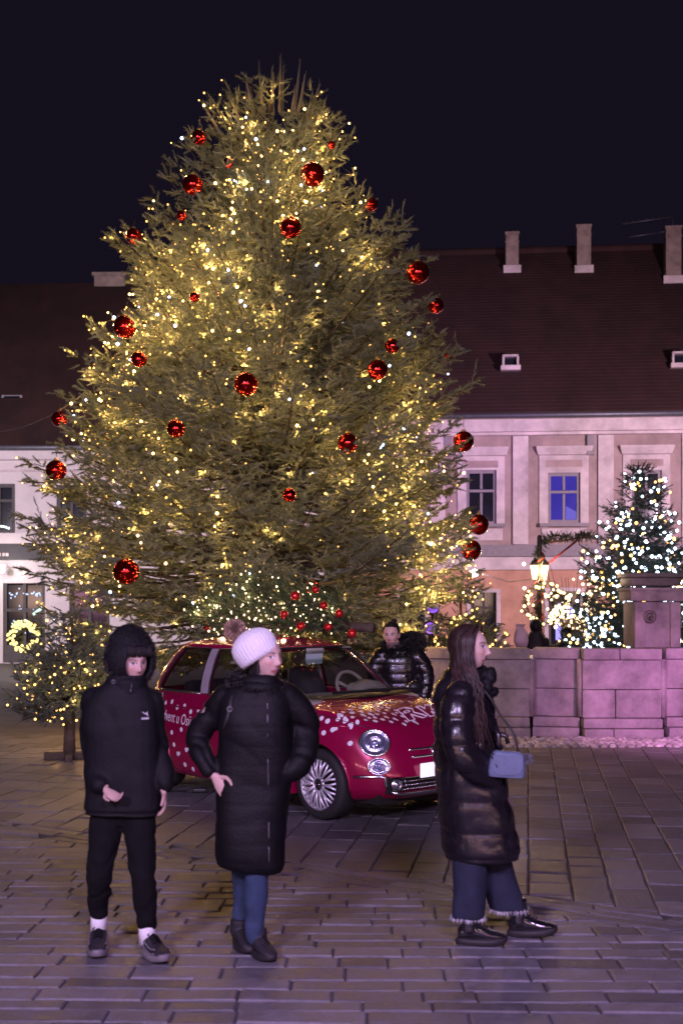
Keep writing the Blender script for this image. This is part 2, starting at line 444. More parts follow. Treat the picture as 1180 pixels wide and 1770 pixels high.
gm = MB(); gm.tube([(XL - .1, -.42, HR - .02), (XRr + .1, -.42, HR - .02)], .085, 8); mk('gutter', gm, M_GUTTER, bR, local=True)
for a in (744, 886, 1031, 1172, 1312):
    p_ = bbox('pilaster', a, a + 26, 754, 941, .11, M_TRIM, bR)
for a in (768, 1012): bbox('corbel', a, a + 12, 754, 788, .16, M_FRAMEW, bR)
for i, (a, b, c, d) in enumerate(wins):
    f = MB(); x0, x1, z0, z1 = bx(a), bx(b), bz(d), bz(c); yf = .10
    for (cx_, cz_, w_, h_) in ((x0 + .045, (z0 + z1) / 2, .09, z1 - z0), (x1 - .045, (z0 + z1) / 2, .09, z1 - z0), ((x0 + x1) / 2, z0 + .045, x1 - x0 - .18, .09), ((x0 + x1) / 2, z1 - .045, x1 - x0 - .18, .09)):
        f.box((cx_, yf, cz_), (w_, .08, h_))
    zc = z0 + (z1 - z0) * .62
    f.box(((x0 + x1) / 2, yf - .01, zc), (x1 - x0 - .18, .09, .075)); f.box(((x0 + x1) / 2, yf - .006, (z0 + zc) / 2), (.07, .08, zc - z0 - .12)); f.box(((x0 + x1) / 2, yf - .006, (z1 + zc) / 2), (.07, .08, z1 - zc - .12))
    w = mk('window', f, M_FRAMEW, bR, smooth=False, local=True)
    xm = (x0 + x1) / 2
    for (u0, u1, v0, v1) in ((x0 + .09, xm - .035, z0 + .09, zc - .038), (xm + .035, x1 - .09, z0 + .09, zc - .038), (x0 + .09, xm - .035, zc + .038, z1 - .09), (xm + .035, x1 - .09, zc + .038, z1 - .09)):
        g = MB(); g.box(((u0 + u1) / 2, yf + .01, (v0 + v1) / 2), (u1 - u0, .012, v1 - v0)); mk('pane', g, M_BLUEGLASS if i in (1,) else M_GLASSDARK, w, smooth=False, local=True)
    back = MB(); back.box((xm, .55, (z0 + z1) / 2), (x1 - x0, .05, z1 - z0)); mk('blind', back, M_DARKWOOD, w, smooth=False, local=True)
    if i == 1:      # bright glowing patch laid on the pane for the blue light inside
        q = MB(); q.loft([np.array([(xm + .06, yf - .004, z0 + .10), (x1 - .10, yf - .004, z0 + .10), (x1 - .10, yf - .004, z0 + .33), (xm + .06, yf - .004, z0 + .50)]), np.array([(xm + .06, yf + .002, z0 + .10), (x1 - .10, yf + .002, z0 + .10), (x1 - .10, yf + .002, z0 + .33), (xm + .06, yf + .002, z0 + .50)])]); mk('lamp_glow_patch', q, M_BLUEBRIGHT, w, smooth=False, local=True)
    # stuccoed surround, hood and apron
    sm_ = MB()
    for (xa, xb, ya, yb, dd) in ((a - 15, a, 788, 912, .06), (b, b + 14, 788, 912, .06), (a, b, 788, c, .05)):
        sm_.box(((bx(xa) + bx(xb)) / 2, -dd / 2, (bz(ya) + bz(yb)) / 2), (bx(xb) - bx(xa), dd, bz(ya) - bz(yb)))
    mk('surround', sm_, M_TRIM, w, smooth=False, local=True)
    pn = MB(); pn.box((xm, -.06, (bz(796) + bz(808)) / 2), (x1 - x0 + .1, .025, bz(796) - bz(808))); mk('frieze_panel', pn, M_UPPER, w, smooth=False, local=True)
    hd = MB(); za, zb_ = bz(787), bz(773); xa, xb = bx(a - 17), bx(b + 17)
    hd.loft([np.array([(xa, 0, za), (xb, 0, za), (xb, -.10, za), (xa, -.10, za)]), np.array([(xa - .06, 0, zb_ - .05), (xb + .06, 0, zb_ - .05), (xb + .06, -.22, zb_ - .05), (xa - .06, -.22, zb_ - .05)]), np.array([(xa - .06, 0, zb_), (xb + .06, 0, zb_), (xb + .06, -.24, zb_), (xa - .06, -.24, zb_)])])
    mk('hood_moulding', hd, M_TRIM, w, smooth=False, local=True)
    sl = MB(); sl.box((xm, -.11, bz(908)), (x1 - x0 + .5, .22, .10)); mk('sill', sl, M_FRAMEW, w, smooth=False, local=True)
    ap = MB(); ap.box((xm, -.03, (bz(914) + bz(934)) / 2), (x1 - x0 + .36, .06, bz(914) - bz(934))); mk('apron', ap, M_TRIM, w, smooth=False, local=True)
for i, (a, b, c, d) in enumerate(shops):
    x0, x1, z0, z1 = bx(a), bx(b), bz(d), bz(c); f = MB()
    for (xa, xb, ya, yb) in ((a - 7, a, c - 6, d), (b, b + 7, c - 6, d), (a, b, c - 6, c)):
        f.box(((bx(xa) + bx(xb)) / 2, -.03, (bz(ya) + bz(yb)) / 2), (bx(xb) - bx(xa), .06, bz(ya) - bz(yb)))
    s_ = mk('shop_window', f, M_TRIM, bR, smooth=False, local=True)
    g = MB(); g.box(((x0 + x1) / 2, .2, (z0 + z1) / 2), (x1 - x0, .02, z1 - z0)); mk('pane', g, M_SHOPGLASS, s_, smooth=False, local=True)
    j = MB()
    for q in (x0 + .05, (x0 + x1) / 2, x1 - .05): j.box((q, .16, (z0 + z1) / 2), (.07, .06, z1 - z0))
    j.box(((x0 + x1) / 2, .15, z0 + (z1 - z0) * .72), (x1 - x0, .05, .06)); mk('frame', j, M_DARKWOOD, s_, smooth=False, local=True)
    if i == 1:
        q = MB(); q.box((x0 + .30, .10, z0 + .85), (.16, .03, 1.1), bev=.01); q.box((x0 + .62, .10, z0 + 1.1), (.2, .03, .5), bev=.01); mk('window_light', q, glow('blue_shop_light', (.35, .30, 1.0), 1.6), s_, smooth=False, local=True)
# roof
dR = 6.75
rf = MB(); rf.loft([np.array([(XL - .2, -.45, HR - .02), (XRr + .2, -.45, HR - .02), (XRr + .2, -.45, HR + .06), (XL - .2, -.45, HR + .06)]), np.array([(XL - .2, dR, HR + dR - .1), (XRr + .2, dR, HR + dR - .1), (XRr + .2, dR, HR + dR + .05), (XL - .2, dR, HR + dR + .05)])])
rf.loft([np.array([(XL - .2, dR, HR + dR - .1), (XRr + .2, dR, HR + dR - .1), (XRr + .2, dR, HR + dR + .05), (XL - .2, dR, HR + dR + .05)]), np.array([(XL - .2, 2 * dR + .4, HR - .1), (XRr + .2, 2 * dR + .4, HR - .1), (XRr + .2, 2 * dR + .4, HR + .05), (XL - .2, 2 * dR + .4, HR + .05)])])
mb = MB(); mb.loft([np.array([(XL, .4, 0), (XL + .3, .4, 0), (XL + .3, 2 * dR, 0), (XL, 2 * dR, 0)]), np.array([(XL, .4, HR), (XL + .3, .4, HR), (XL + .3, 2 * dR, HR), (XL, 2 * dR, HR)])]); mk('side_wall', mb, M_UPPER, bR, smooth=False, local=True)
roofR = mk('roof', rf, M_ROOF, bR, smooth=False, local=True)
# tile courses: thin raised rows across the slope, ridge tiles
tc = MB()
for k in range(52):
    f0 = k / 52; y0, z0 = -.45 + (dR + .45) * f0, HR + .06 + (dR) * f0
    tc.loft([np.array([(XL - .2, y0, z0 + .016), (XL - .2, y0 + .145, z0 + .142), (XL - .2, y0 + .145, z0 + .12), (XL - .2, y0, z0 + .002)]), np.array([(XRr + .2, y0, z0 + .016), (XRr + .2, y0 + .145, z0 + .142), (XRr + .2, y0 + .145, z0 + .12), (XRr + .2, y0, z0 + .002)])])
mk('tile_courses', tc, M_ROOF, roofR, smooth=False, local=True, kind='stuff')
rg = MB(); rg.tube([(XL - .2, dR, HR + dR + .06), (XRr + .2, dR, HR + dR + .06)], .16, 8); mk('ridge', rg, M_ROOF, roofR, local=True)
def on_slope(x, y):
    """local point where the photo ray (x, y) meets the right-hand roof"""
    t = 0.0
    cyw, syw = math.cos(bR.rotation_euler.z), math.sin(bR.rotation_euler.z)
    d = np.array([(x - CX) / FPX, 1.0, -(y - HY) / FPX]); o = np.array([0, 0, CAMH]) - np.array([OX, ZR, 0])
    rot = np.array([[cyw, syw, 0], [-syw, cyw, 0], [0, 0, 1]]); d, o = rot @ d, rot @ o
    # plane z = HR + y
    k = (HR + .50 + .937 * o[1] - o[2]) / (d[2] - .937 * d[1]); return o + d * k
for (x0, x1, y0, y1) in ((874, 896, 403, 470), (997, 1021, 391, 470), (1151, 1177, 394, 488)):
    b_ = on_slope((x0 + x1) / 2, y1); s = FPX / (ZR + b_[1]); w, h = (x1 - x0) / s, (y1 - y0) / s
    c = MB(); c.box((b_[0], b_[1] + w / 2, b_[2] + h / 2 - .3), (w, w, h + .6), bev=.02)
    ch = mk('chimney', c, M_CHIM, roofR, smooth=False, local=True)
    c = MB(); c.box((b_[0], b_[1] + w / 2, b_[2] + h + .02), (w + .05, w + .05, .09)); c.box((b_[0], b_[1] + w / 2, b_[2] + h - .28), (w + .03, w + .03, .05)); mk('chimney_cap', c, M_CHIM, ch, smooth=False, local=True)
    c = MB(); c.box((b_[0], b_[1] - .02, b_[2] + .1), (w + .16, .06, .26)); mk('flashing', c, M_TRIM, ch, smooth=False, local=True)
for (x0, x1, y0, y1) in ((868, 896, 619, 644), (1161, 1189, 614, 640)):
    b_ = on_slope((x0 + x1) / 2, y1); s = FPX / (ZR + b_[1]); w, h = (x1 - x0) / s, (y1 - y0) / s
    c = MB(); c.box((b_[0] - w / 2 + .03, b_[1] + .05, b_[2] + h / 2 + .1), (.06, .3, h)); c.box((b_[0] + w / 2 - .03, b_[1] + .05, b_[2] + h / 2 + .1), (.06, .3, h)); c.box((b_[0], b_[1] + .05, b_[2] + h + .07), (w, .3, .06)); c.box((b_[0], b_[1] - .04, b_[2] + .13), (w + .1, .3, .14))
    sk = mk('roof_window', c, M_TRIM, bR, smooth=False, local=True)
    c = MB(); c.box((b_[0], b_[1] + .14, b_[2] + h / 2 + .1), (w - .1, .04, h)); mk('pane', c, M_GLASSDARK, sk, smooth=False, local=True)
# aerial on the third chimney
aer = MB(); a0 = on_slope(1163, 488)
def ap_(x, y):
    s = FPX / (ZR + a0[1]); return (a0[0] + (x - 1163) / s, a0[1] + .1, a0[2] + (488 - y) / s)
aer.tube([ap_(1163, 400), ap_(1163, 372)], .02, 6); aer.tube([ap_(1078, 384), ap_(1162, 374)], .025, 6); aer.tube([ap_(1090, 407), ap_(1135, 401)], .022, 6); aer.tube([ap_(1135, 401), ap_(1163, 397)], .012, 6)
for q in range(7): xq = 1084 + q * 11; yq = 383.5 - q * 1.3; p_ = np.array(ap_(xq, yq)); aer.tube([p_ + (0, -.28, 0), p_ + (0, .28, 0)], .01, 5)
mk('television_aerial', aer, M_GUTTER, bR, local=True)

# ---- left-hand building (white)
ZL = 34.0; SL = FPX / ZL
pL = px(40, 776, ZL); HL = pL[2]
bL = thing('townhouse', 'white two-storey house with dark shop front and yellow lit wreath, far left behind the tree', 'building', (pL[0], ZL, 0), R(-1.0)); LOCAL.add(bL.name); ORG[bL.name] = np.zeros(3)
def bx(x): return (x - 40) / SL
def bz(y): return CAMH - (y - HY) / SL
XA, XB = bx(-260), bx(560)
winsL = [(-30, 26, 836, 922), (98, 150, 838, 922), (-140, -88, 836, 922), (220, 270, 838, 922)]
shopL = [(5, 78, 1008, 1146), (-110, -30, 1008, 1146), (120, 190, 1008, 1146)]
holed_wall('upper_wall', XA, XB, bz(940), HL, [(bx(a), bx(b), bz(d), bz(c)) for a, b, c, d in winsL], .4, M_WHITEWALL, bL)
holed_wall('ground_floor_wall', XA, XB, 0, bz(968), [(bx(a), bx(b), bz(d), bz(c)) for a, b, c, d in shopL], .4, M_WHITEWALL, bL)
def bboxL(name, x0, x1, y0, y1, d, m, parent=None, dep=0.0):
    b = MB(); za, zb_ = bz(y1), bz(y0); b.box(((bx(x0) + bx(x1)) / 2, -d / 2 + dep / 2, (za + zb_) / 2), (bx(x1) - bx(x0), d + dep, zb_ - za)); return mk(name, b, m, parent or bL, smooth=False, local=True)
bboxL('sign_board', -255, 555, 940, 968, .14, M_SIGNBAND, dep=.4); bboxL('ledge', -258, 558, 922, 940, .2, M_WHITEWALL)
bboxL('cornice', -262, 562, 781, 796, .28, M_WHITEWALL); bboxL('frieze_moulding', -258, 558, 812, 816, .05, M_TRIM)
lt = MB()
for k, (q, w) in enumerate(((-14, 5), (-6, 4), (1, 6), (9, 4), (15, 5))): lt.box((bx(q), -.16, bz(959)), (w / SL, .012, .09))
mk('sign_lettering', lt, M_TRIM, bL, smooth=False, local=True)
gm = MB(); gm.tube([(XA - .1, -.34, HL), (XB + .1, -.34, HL)], .08, 8); mk('gutter', gm, M_GUTTER, bL, local=True)
dL = 6.2
rf = MB(); rf.loft([np.array([(XA - .2, -.4, HL - .02), (XB + .2, -.4, HL - .02), (XB + .2, -.4, HL + .06), (XA - .2, -.4, HL + .06)]), np.array([(XA - .2, dL, HL + dL - .1), (XB + .2, dL, HL + dL - .1), (XB + .2, dL, HL + dL + .05), (XA - .2, dL, HL + dL + .05)])])
rf.loft([np.array([(XA - .2, dL, HL + dL - .1), (XB + .2, dL, HL + dL - .1), (XB + .2, dL, HL + dL + .05), (XA - .2, dL, HL + dL + .05)]), np.array([(XA - .2, 2 * dL, HL - .1), (XB + .2, 2 * dL, HL - .1), (XB + .2, 2 * dL, HL + .05), (XA - .2, 2 * dL, HL + .05)])])
roofL = mk('roof', rf, M_ROOF, bL, smooth=False, local=True)
c = MB(); sq = FPX / (ZL + dL); qx, qz = (185 - CX) / sq - pL[0], CAMH + (HY - 490) / sq; c.box((qx, dL + .1, qz - .38), (1.0, .5, 1.3), bev=.02); chl = mk('chimney', c, M_CHIM, roofL, smooth=False, local=True)
c = MB(); c.box((qx, dL + .1, qz + .28), (1.14, .6, .10)); mk('chimney_cap', c, M_CHIM, chl, smooth=False, local=True)
c = MB(); c.box((bx(-3), 1.45, HL + 1.55), (.6, .3, .36)); sk = mk('roof_window', c, M_FRAMEW, bL, smooth=False, local=True)
c = MB(); c.box((bx(-3), 1.29, HL + 1.57), (.46, .03, .26)); mk('pane', c, M_GLASSDARK, sk, smooth=False, local=True)
G_CANDLE = glow('candle_arch_light', (.85, .95, 1.0), 2.2)
for i, (a, b, c0, d) in enumerate(winsL):
    f = MB(); x0, x1, z0, z1 = bx(a), bx(b), bz(d), bz(c0); xm = (x0 + x1) / 2
    for (cx_, cz_, w_, h_) in ((x0 + .05, (z0 + z1) / 2, .1, z1 - z0), (x1 - .05, (z0 + z1) / 2, .1, z1 - z0), (xm, z0 + .05, x1 - x0 - .2, .1), (xm, z1 - .05, x1 - x0 - .2, .1), (xm, z0 + (z1 - z0) * .66, x1 - x0 - .2, .07)):
        f.box((cx_, .08, cz_), (w_, .08, h_))
    f.box((xm, .075, (z0 + z1) / 2), (.07, .08, z1 - z0 - .2))
    w = mk('window', f, M_DARKWOOD, bL, smooth=False, local=True)
    for s_ in (-1, 1):
        g = MB(); g.box((xm + s_ * (x1 - x0 - .2) / 4, .10, (z0 + z1) / 2), ((x1 - x0) / 2 - .14, .012, z1 - z0 - .2)); mk('pane', g, M_GLASSDARK, w, smooth=False, local=True)
    if i == 0:
        q = MB()
        for k in range(7): q.sphere((x1 - .62 + k * .07, .06, z0 + .15 + .05 * math.sin(k / 6 * math.pi)), .035, 8, 6)
        mk('candle_arch', q, G_CANDLE, w, local=True)
for i, (a, b, c0, d) in enumerate(shopL):
    x0, x1, z0, z1 = bx(a), bx(b), bz(d), bz(c0); j = MB(); xm = (x0 + x1) / 2
    for q in (x0 + .05, xm, x1 - .05): j.box((q, .10, (z0 + z1) / 2), (.09, .08, z1 - z0))
    j.box((xm, .09, z0 + (z1 - z0) * .66), (x1 - x0, .07, .09)); j.box((xm, .08, z0 + .25), (x1 - x0, .06, .5))
    s_ = mk('shop_front', j, M_DARKWOOD, bL, smooth=False, local=True)
    for k in (-1, 1):
        g = MB(); g.box((xm + k * (x1 - x0) / 4, .14, (z0 + z1) / 2 + .2), ((x1 - x0) / 2 - .1, .012, z1 - z0 - .5)); mk('pane', g, M_SHOPGLASS, s_, smooth=False, local=True)
    if i == 0:
        q = MB(); rr = random.Random(3)
        for k in range(38):
            q.sphere((x0 + .15 + rr.random() * (x1 - x0 - .3), .07, z0 + rr.choice([.8, 1.1, 1.5, 1.9, 2.0]) + rr.uniform(-.1, .1)), .022, 6, 4)
        mk('shop_lights', q, glow('cold_shop_light', (.55, .68, 1.0), 2.0), s_, local=True, kind='stuff')
        q = MB(); q.box((x1 - .22, .05, z0 + 1.45), (.32, .03, .07), M=np.array([[.8, 0, -.6], [0, 1, 0], [.6, 0, .8]])); mk('strip_light', q, glow('shop_strip_light', (.7, 1.0, .9), 1.6), s_, smooth=False, local=True)
# white lamp by the shop, far left
wl = px(2, 985, ZL - .5); o = MB(); o.sphere(wl, .10, 12, 8)
o.tube([wl + (0, .4, .12), wl + (0, 0, .12)], .02, 6); 
tag(mk('wall_lamp', o, glow('wall_lamp_glow', (1.0, .9, .75), 8.0), loc=wl), 'round white wall lamp on the white house at the left edge', 'lamp')
lamp('wall_lamp_light', 'POINT', wl + (0, -.25, 0), (1, .9, .8), 40, size=.1)

# ---- the row of houses behind the camera: what the baubles and the car reflect
bB = thing('townhouse', 'long plastered house with lit ground-floor windows behind the viewer', 'building', (0, -22, 0)); LOCAL.add(bB.name); ORG[bB.name] = np.zeros(3)
mb = MB(); mb.box((0, -.5, 4.0), (54, 1, 8)); mk('wall', mb, M_WHITEWALL, bB, smooth=False, local=True)
mb = MB(); mb.loft([np.array([(-27.5, .4, 8), (27.5, .4, 8), (27.5, .4, 8.1), (-27.5, .4, 8.1)]), np.array([(-27.5, -5, 12), (27.5, -5, 12), (27.5, -5, 12.1), (-27.5, -5, 12.1)])]); mk('roof', mb, M_ROOF, bB, smooth=False, local=True)
G_SHOP = glow('lit_shop_window', (1.0, .62, .48), 13, True); G_SHOP2 = glow('lit_shop_window_pink', (1.0, .40, .70), 11, True)
for k in range(13):
    mb = MB(); mb.box((-24.6 + k * 4.1, .05, 1.75), (3.1, .06, 1.5)); mk('lit_shop_window', mb, G_SHOP2 if k % 3 == 1 else G_SHOP, bB, smooth=False, local=True)
    mb = MB(); mb.box((-24.6 + k * 4.1, .03, 5.6), (1.2, .06, 1.8)); mk('window', mb, M_GLASSDARK, bB, smooth=False, local=True)

# ================================================================== FIR TREES
def shoot_bank(nt, needles, ln, nl, w, ang=(42, 68), seed=1):
    """brush-shaped shoots: needles as slim triangles round a stem along +z"""
    r = np.random.default_rng(seed); out = []
    for _ in range(nt):
        z = np.sort(r.uniform(0, ln, needles)); a = r.uniform(0, 2 * math.pi, needles); e = np.radians(r.uniform(*ang, needles)); L = nl * r.uniform(.7, 1.1, needles) * (1 - .35 * (z / ln) ** 3)
        d = np.stack([np.sin(e) * np.cos(a), np.sin(e) * np.sin(a), np.cos(e)], 1); b = np.stack([np.zeros(needles), np.zeros(needles), z], 1)
        q = np.stack([-np.sin(a), np.cos(a), np.zeros(needles)], 1) * w * .5
        n2 = r.normal(size=(needles, 3)) * .25 * w; T = np.stack([b - q, b + q + n2, b + d * L[:, None]], 1).reshape(-1, 3)
        s = ln * 1.02; st = []
        for k in range(3):
            a0, a1 = k * 2.1, (k + 1) * 2.1; rr = .0035
            st += [(rr * math.cos(a0), rr * math.sin(a0), 0), (rr * math.cos(a1), rr * math.sin(a1), 0), (0, 0, s)]
        cr = nl * .26; q5 = np.linspace(0, 2 * math.pi, 4)
        for a0, a1 in zip(q5[:-1], q5[1:]):                 # the dense inner needles, as one rough spindle
            A = [(cr * k * math.cos(a0 + o), cr * k * math.sin(a0 + o), ln * z_) for k, z_, o in ((.5, .02, 0), (1.05, .45, .3), (.2, .98, .6))]; B = [(cr * k * math.cos(a1 + o), cr * k * math.sin(a1 + o), ln * z_) for k, z_, o in ((.5, .02, 0), (1.05, .45, .3), (.2, .98, .6))]
            for i in range(2): st += [A[i], B[i], B[i + 1], A[i], B[i + 1], A[i + 1]]
        out.append(np.concatenate([T, np.array(st)]))
    return np.array(out)
def bake(bank, P, D, S, r):
    """place shoots: positions P, directions D, sizes S -> vertices and per-vertex tone"""
    n = len(P); D = D / np.linalg.norm(D, axis=1, keepdims=True)
    u = r.normal(size=(n, 3)); u -= D * np.sum(u * D, 1, keepdims=True); u /= np.linalg.norm(u, axis=1, keepdims=True); v = np.cross(D, u)
    t = bank[r.integers(0, len(bank), n)]
    V = P[:, None] + S[:, None, None] * (t[:, :, :1] * u[:, None] + t[:, :, 1:2] * v[:, None] + t[:, :, 2:] * D[:, None])
    tone = np.repeat(r.uniform(.65, 1.35, n), t.shape[1]); return V.reshape(-1, 3), tone
def fir_mat(name, col):
    m = mat(name, col, .55, var=.25, scale=3.0, tone='tone', spec=.35); nt = m.node_tree; N, L = nt.nodes, nt.links
    b = N['Principled BSDF']; out = N['Material Output']; t = N.new('ShaderNodeBsdfTranslucent'); mx = N.new('ShaderNodeMixShader'); mx.inputs[0].default_value = .25
    t.inputs[0].default_value = (col[0] * 1.3, col[1] * 1.3, col[2] * .8, 1)
    L.new(b.outputs[0], mx.inputs[1]); L.new(t.outputs[0], mx.inputs[2]); L.new(mx.outputs[0], out.inputs[0]); return m
M_FIR = fir_mat('silver_fir_needles', (.122, .150, .128))
M_LIMB = mat('dark_limb_bark', (.030, .024, .018), .9, var=.3)
M_FIRDARK = fir_mat('blue_fir_needles', (.045, .060, .055))

def fir(root, H, z0, Rfun, nbranch, bank, r, mat_n, spray=1.0, dens=1.0, trunk_r=.16, keep=None, up=(.75, -.2), gap=.085, tw_gap=.13, back=.3, tw=1.0):
    """trunk, limbs and needle shoots; Rfun(z, azimuth) is the crown's radius. Returns shoot tips and outward directions (local)"""
    O = ORG[root.name]; tr = MB(); zz = np.linspace(0, H * .97, 14); off = np.stack([.04 * np.sin(zz * 1.3), .04 * np.cos(zz * 1.7), zz], 1)
    tr.tube(off + O, np.linspace(trunk_r, .015, 14), 10); mk('trunk', tr, M_BARK, root)
    zs = np.linspace(z0, H * .985, 200); w = np.array([np.mean([Rfun(z, a) for a in np.linspace(0, 6.28, 8)]) for z in zs]) + .15 + .35 * sm(.8, 1.0, (zs - z0) / (H - z0)); cdf = np.cumsum(w) / w.sum()
    P, D, S, bl = [], [], [], MB()
    k = 0
    while k < nbranch:
        zt = np.interp(r.random(), cdf, zs); az = r.uniform(0, 2 * math.pi)
        if math.sin(az) > .25 and r.random() > back: continue        # far side, out of sight: thinner
        k += 1
        Rr = Rfun(zt, az) * (r.uniform(.80, 1.05) if r.random() < .58 else r.uniform(.34, .78)); h = (zt - z0) / (H - z0)
        rise = (up[1] + (up[0] - up[1]) * h) * min(Rr, 1.6) ; zb = min(max(zt - rise, .3), H * .97)
        o2 = np.array([math.cos(az), math.sin(az), 0]); s = np.linspace(0, 1, 9)
        C = np.stack([o2[0] * Rr * s, o2[1] * Rr * s, zb + (zt - zb) * (s ** 1.6) - .10 * Rr * np.sin(s * math.pi)], 1)
        if h < .5: C[:, 2] += .12 * s ** 4
        if Rr > .25: bl.tube(C + O, np.linspace(.012 + .008 * Rr, .004, 9), 5)
        Lb = np.linalg.norm(C[-1] - C[0]); reach = min(Lb * .9, spray); d = 0.0
        tang = np.array([-o2[1], o2[0], 0])
        while d < reach:
            f = 1 - d / max(Lb, .05); i = min(int(f * 8), 7); a = C[i] + (C[i + 1] - C[i]) * (f * 8 - i); fw = C[min(i + 1, 8)] - C[i]; fw /= np.linalg.norm(fw) + 1e-9
            tl = (.10 + .45 * d / (1 + .25 * d)) * r.uniform(.75, 1.15) * tw
            for sd in (-1, 1):
                dr = fw * .72 + sd * tang * r.uniform(.55, .95) + np.array([0, 0, r.uniform(-.22, .18)]); dr /= np.linalg.norm(dr); q = .02
                while q < tl:
                    if r.random() < dens:
                        for s2 in ((-1, 1) if q > .04 else (1,)):
                            sd_ = dr * .8 + np.cross(dr, (0, 0, 1)) * s2 * r.uniform(.3, .85) + r.normal(size=3) * .18 + np.array([0, 0, r.uniform(-.60, .30)])
                            P.append(a + dr * q + np.array([0, 0, -.12 * q * q])); D.append(sd_); S.append(r.uniform(.75, 1.15))
                    q += gap * r.uniform(.8, 1.3)
                P.append(a + dr * tl); D.append(dr + r.normal(size=3) * .15 + np.array([0, 0, r.uniform(-.50, .30)])); S.append(r.uniform(.9, 1.3))
            d += tw_gap * r.uniform(.8, 1.2)
        P.append(C[-1]); D.append(o2 * .8 + np.array([0, 0, r.uniform(0, .9)])); S.append(r.uniform(1.0, 1.6))
        if k % 6 == 0 and H > 6:                                   # an upright young leader at the bough's end
            ld = o2 * r.uniform(-.1, .45) + np.array([0, 0, 1.0]) + r.normal(size=3) * .12; ll = r.uniform(.15, .38)
            for q in np.arange(.02, ll, .05): P.append(C[-1] + ld * q); D.append(ld + r.normal(size=3) * .2); S.append(.55)
    P, D, S = np.array(P), np.array(D), np.array(S)
    if keep is not None: m = keep(P); P, D, S = P[m], D[m], S[m]
    V, tone = bake(bank, P, D, S, r)
    c = mk('crown', (V + O, np.arange(len(V), dtype=np.int32).reshape(-1, 3)), mat_n, root, smooth=False, kind='stuff'); attr(c, 'tone', tone)
    mk('limbs', bl, M_LIMB, root, kind='stuff')
    Dn = D / np.linalg.norm(D, axis=1, keepdims=True)
    return P + Dn * (S * bank[:, :, 2].max() * .9)[:, None] + O, Dn, S
ico = bmesh.new(); bmesh.ops.create_icosphere(ico, subdivisions=1, radius=1.0); ICO_V = np.array([v.co[:] for v in ico.verts]); ICO_F = np.array([[v.index for v in f.verts] for f in ico.faces]); ico.free()
ico = bmesh.new(); bmesh.ops.create_icosphere(ico, subdivisions=2, radius=1.0); ICO2_V = np.array([v.co[:] for v in ico.verts]); ICO2_F = np.array([[v.index for v in f.verts] for f in ico.faces]); ico.free()
def balls(P, rad, fine=False):
    iv, if_ = (ICO2_V, ICO2_F) if fine else (ICO_V, ICO_F)
    rad = np.broadcast_to(rad, (len(P),)); V = (P[:, None] + iv[None] * rad[:, None, None]).reshape(-1, 3); F = (if_[None] + (np.arange(len(P)) * len(iv))[:, None, None]).reshape(-1, 3)
    return V, F.astype(np.int32)
def light_string(name_label, group, P, rad, glowm, parent_loc, wires=True, npoint=0, pw=2.0, pcol=(1, .62, .22), r=rng, wire_max=.55, fine=False, inward=0.0):
    """one string of fairy lights: bulbs joined, the wire that carries them, and real lamps at some of the bulbs"""
    t = thing('light_string', name_label, 'string lights', parent_loc, group=group)
    mk('bulbs', balls(P, rad, fine), glowm, t, kind='stuff')
    if wires:
        o = np.argsort(np.round(P[:, 2] / .45) * 1000 + np.arctan2(P[:, 1] - parent_loc[1], P[:, 0] - parent_loc[0])); Q = P[o]; mb = MB()
        for a, b in zip(Q[:-1], Q[1:]):
            if np.linalg.norm(b - a) < wire_max: m = (a + b) / 2 - (0, 0, .05 * np.linalg.norm(b - a)); mb.tube([a, m, b], .003, 3, cap=False)
        if mb.n: mk('wire', mb, M_WIRE, t, kind='stuff')
    if npoint:
        for i in r.choice(len(P), min(npoint, len(P)), replace=False): lamp('fairy_light', 'POINT', P[i] - inward * (P[i] - np.asarray(parent_loc)) * np.array([1, 1, 0]) / max(.3, np.hypot(*(P[i] - np.asarray(parent_loc))[:2])), pcol, pw * r.uniform(.5, 1.7), size=.02)
    return t

# ---- the big tree
TX, TY = (470 - CX) / FPX * 17.0, 17.0
SM = FPX / TY
prof = np.array([(142, 40, 50), (150, 66, 78), (170, 84, 92), (205, 122, 105), (255, 142, 150), (300, 190, 160), (350, 235, 172), (400, 250, 225), (450, 262, 268), (500, 268, 288), (560, 280, 300), (640, 330, 312), (700, 375, 330), (780, 396, 325), (850, 425, 350), (950, 430, 362), (1030, 430, 335), (1100, 422, 300), (1160, 420, 240)], float)
pz = CAMH - (prof[:, 0] - HY) / SM
def RT(z, az):
    l = np.interp(-z, -pz, prof[:, 1] / SM); rr = np.interp(-z, -pz, prof[:, 2] / SM); c = math.cos(az)
    base = l * (1 - c) / 2 + rr * (1 + c) / 2
    return .955 * base * (1 + .07 * math.sin(3 * az + z * 1.7) + .05 * math.sin(5 * az - z * 2.3))
tree = thing('christmas_tree', 'tall fir covered in warm fairy lights and red baubles behind the red car', 'tree', (TX, TY, 0))
bank = shoot_bank(8, 29, .165, .050, .0094, (48, 78))
r1 = np.random.default_rng(21)
HT = CAMH - (140 - HY) / SM
tips, tdir, tS = fir(tree, HT, .95, RT, 640, bank, r1, M_FIR, spray=1.1, trunk_r=.2, up=(.7, -.25), gap=.125, tw_gap=.19, back=.20)
